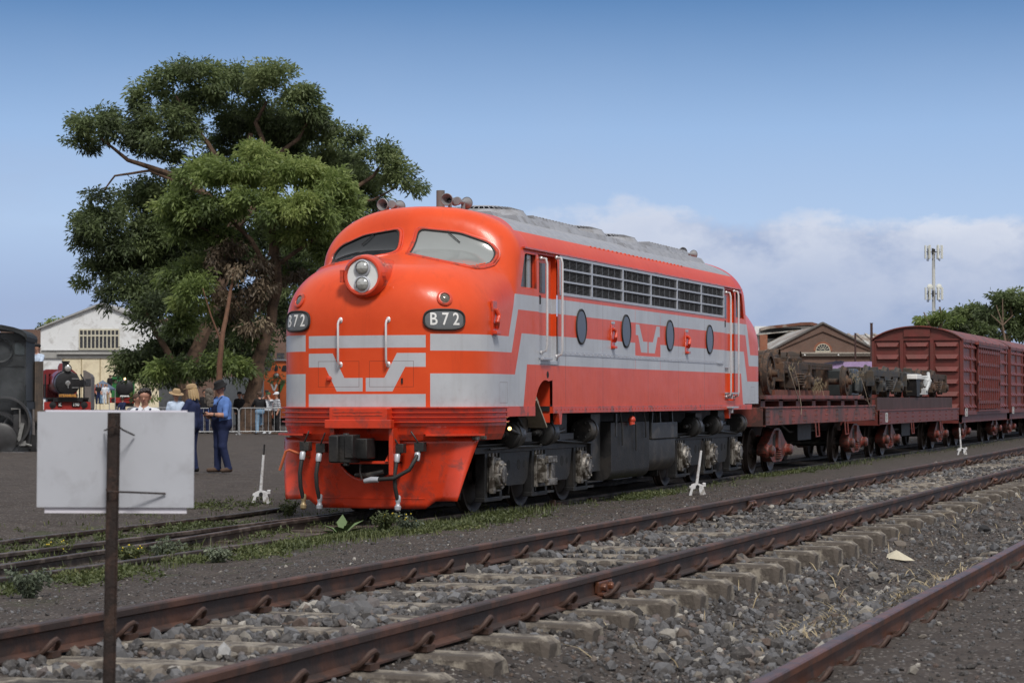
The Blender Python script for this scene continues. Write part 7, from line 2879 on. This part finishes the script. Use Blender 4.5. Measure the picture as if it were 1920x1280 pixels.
m = MB().lathe([(1.15, 0), (1.15, 9), (0, 9)], (X(-40), 1.35, Z(672)), (-1, 0, 0), 30)
m.lathe([(.30, 0), (.30, .12), (.34, .14), (.34, -.02)], (X(2), -.02, Z(655)), (0, -1, 0), 18)
m.build('boiler', SMOKY, Bk)
MB().bb(X(-160), X(50), -.1, 2.8, Z(766), Z(752)).bb(X(-160), X(46), .5, 2.2, Z(840), Z(766)).build('frame', SMOKY, Bk)
wl = MB()
spoked(wl, (X(-8), -.05, Z(818)), .72, 14, .16)
wl.build('driving_wheel', KBLK, Bk)
wl = MB()
spoked(wl, (X(-8), 2.6, Z(818)), .72, 14, .16)
wl.build('driving_wheel', KBLK, Bk)
m = MB().lathe([(.66, 0), (.72, 0), (.72, .5), (.66, .5)], (X(10), .15, Z(790)), (0, -1, 0), 30).bb(X(26), X(56), -.15, .3, Z(840), Z(775))
m.lathe([(0, 0), (.46, 0), (.46, .5), (.38, .55), (0, .55)], (X(3), .05, Z(822)), (0, -1, 0), 24)
m.build('cylinder', pm('sooty_grey', (.03, .03, .032), .5, var=.35, scale=4), Bk)
m = MB().box((X(40), -.22, Z(808)), (.10, .08, .50), Matrix.Rotation(R_(12), 3, 'Y')).box((X(43), -.24, Z(829)), (.20, .10, .14)).tube([(X(30), -.2, Z(826)), (X(60), -.2, Z(834))], .03, 6).tube([(X(22), -.2, Z(765)), (X(38), -.2, Z(765)), (X(38), -.2, Z(800))], .03, 6)
m.build('valve_rods', pm('oily_steel', (.34, .34, .33), .35, .7, var=.3, scale=12), Bk)
m = MB()
for a in (50, 20):
    m.lathe([(0, -.08), (.42, -.08), (.42, .0), (.45, .02), (0, .06)], (X(a), .3, Z(842)), (0, -1, 0), 20)
m.build('trailing_wheel', KBLK, Bk)
tn, p = facing('tender', 'weathered brown tender standing between the black and maroon engines', 'tender', 73, 747, 66.5, .2)
X, Z, s = pxl(73, 66.5)
m = MB().bb(X(65), X(81), 0, 4, Z(790), Z(676))
for k in range(5):
    m.bb(X(66 + k * 3.2) - .012, X(66 + k * 3.2) + .012, -.03, 0, Z(788), Z(677))
m.build('body', pm('rusty_tender', (.075, .06, .052), .7, var=.3, scale=2, dirt=(.12, .09, .07), dirt_amt=.5), tn)
MB().bb(X(66), X(80), .2, 3.8, .05, Z(790)).build('underframe', BLK, tn)
person('engine driver in dark cap and pale shirt leaning out of the black engine cab', 69, 68.5, 165, 'pale_blue', 'navy', 'black', {'l': ((.2, .22, 1.2), (.25, .10, 1.05)), 'r': ((.16, -.25, 1.18), (.26, -.10, 1.02))}, None, 1, 1.72, .3, .1, 'dark', ('beret', 'black'), .022, ground=1.44)

# orange diesel showing between the gum trunk and the nose
D = 126.0
O2, p = facing('diesel_locomotive', 'orange diesel engine with white and green lettering half hidden behind the gum trunk', 'locomotive', 520, 747, D, .11)
X, Z, s = pxl(520, D)
OR2 = pm('bright_orange', (.72, .16, .045), .4, var=.06, coat=.2)
ol = [(X(488), .5), (X(552), .5), (X(552), Z(690)), (X(547), Z(680)), (X(535), Z(675)), (X(505), Z(675)), (X(494), Z(680)), (X(488), Z(692))]
MB().prism(ol, 'y', 0, 14).build('body', OR2, O2, bevel=.08)
rf = [(X(486), Z(690)), (X(493), Z(678)), (X(505), Z(672.5)), (X(535), Z(672.5)), (X(548), Z(678)), (X(554), Z(690)), (X(552), Z(690)), (X(547), Z(680.5)), (X(535), Z(675.5)), (X(505), Z(675.5)), (X(494), Z(680.5)), (X(488), Z(691))]
MB().prism(rf, 'y', -.12, 14).build('roof', GRY, O2)
for a, b in ((494, 508), (513, 521), (527, 545)):
    MB().prism(rounded([(X(a), Z(695)), (X(b), Z(695)), (X(b), Z(684)), (X(a + 3), Z(684))], .1, 3), 'y', -.04, 0).build('windscreen', GLASS if a != 494 else pm('grey_screen', (.12, .12, .13), .3), O2)
hl_ = MB().lathe([(6 * s, 0), (6 * s, .1), (5 * s, .14)], (X(518), 0, Z(703)), (0, -1, 0), 20).build('headlight', pm('dark_orange_ring', (.45, .08, .03), .4), O2)
MB().lathe([(0, .15), (4.6 * s, .12), (4.8 * s, .10)], (X(518), 0, Z(703)), (0, -1, 0), 18).build('lamp_glass', LENS, hl_)
vm = MB().prism([(X(507), Z(719)), (X(510.5), Z(719)), (X(514), Z(728)), (X(517), Z(719)), (X(521), Z(719)), (X(515.5), Z(732)), (X(512), Z(732))], 'y', -.03, -.005)
vm.build('white_emblem', WHT, O2)
MB().prism([(X(521), Z(731)), (X(530), Z(714)), (X(535), Z(714)), (X(526), Z(735)), (X(520), Z(735))], 'y', -.034, -.008).build('green_emblem', pm('emblem_green', (.06, .22, .07), .5), O2)
MB().bb(X(490), X(550), .3, 13.5, .1, .5).build('underframe', BLK, O2)

# marquee by the shed
D = 205.0
tt, p = facing('marquee', 'dark blue pyramid roofed marquee between the maroon and green engines', 'marquee', 187, 747, D)
X, Z, s = pxl(187, D)
m = MB()
a, b = X(169), X(205)
v = [(a, 0, Z(727)), (b, 0, Z(727)), (b, 3, Z(727)), (a, 3, Z(727)), (X(187), 1.5, Z(711)), (a, 0, Z(730)), (b, 0, Z(730)), (b, 3, Z(730)), (a, 3, Z(730))]
m.add(v, [(0, 1, 4), (1, 2, 4), (2, 3, 4), (3, 0, 4), (0, 5, 6, 1), (1, 6, 7, 2), (2, 7, 8, 3), (3, 8, 5, 0)])
m.build('canopy', pm('slate_blue_canopy', (.10, .135, .20), .7, var=.1), tt)
for q in ((a, 0), (b, 0), (b, 3), (a, 3)):
    MB().tube([(q[0], q[1], .5), (q[0], q[1], Z(727))], .04, 6).build('leg', ZINC, tt)

# steam drifting over the black engine
def steam(name, label, c, r, dens, seed):
    m = bpy.data.materials.new('steam_' + name)
    m.use_nodes = True
    nt = m.node_tree
    nt.nodes.clear()
    E.nt = nt
    v = nt.nodes.new('ShaderNodeVolumePrincipled')
    v.inputs['Color'].default_value = (.85, .88, .92, 1)
    v.inputs['Anisotropy'].default_value = .2
    tc = nt.nodes.new('ShaderNodeTexCoord')
    n = E(noise(nt, tc.outputs['Object'], 1.1, 4, .6, .6).outputs[0])
    ln = nt.nodes.new('ShaderNodeVectorMath')
    ln.operation = 'LENGTH'
    nt.links.new(tc.outputs['Object'], ln.inputs[0])
    edge = (1.0 - E(ln.outputs['Value'])).cl()
    nt.links.new((((n - .38) * 3.2).cl() * edge * dens).v, v.inputs['Density'])
    o = nt.nodes.new('ShaderNodeOutputMaterial')
    nt.links.new(v.outputs[0], o.inputs['Volume'])
    ob = MB().ball((0, 0, 0), 1.0, 18).build(name, m, None, loc=c)
    ob.scale = r
    tag(ob, label, 'steam', kind='stuff')


steam('steam', 'white steam drifting up over the black engine', at(8, 708, 62.2), (.9, .8, 1.6), .35, 1)
steam('steam', 'small puff of steam near the ground below the black engine', at(28, 858, 62.6), (.5, .5, .38), 2.2, 2)
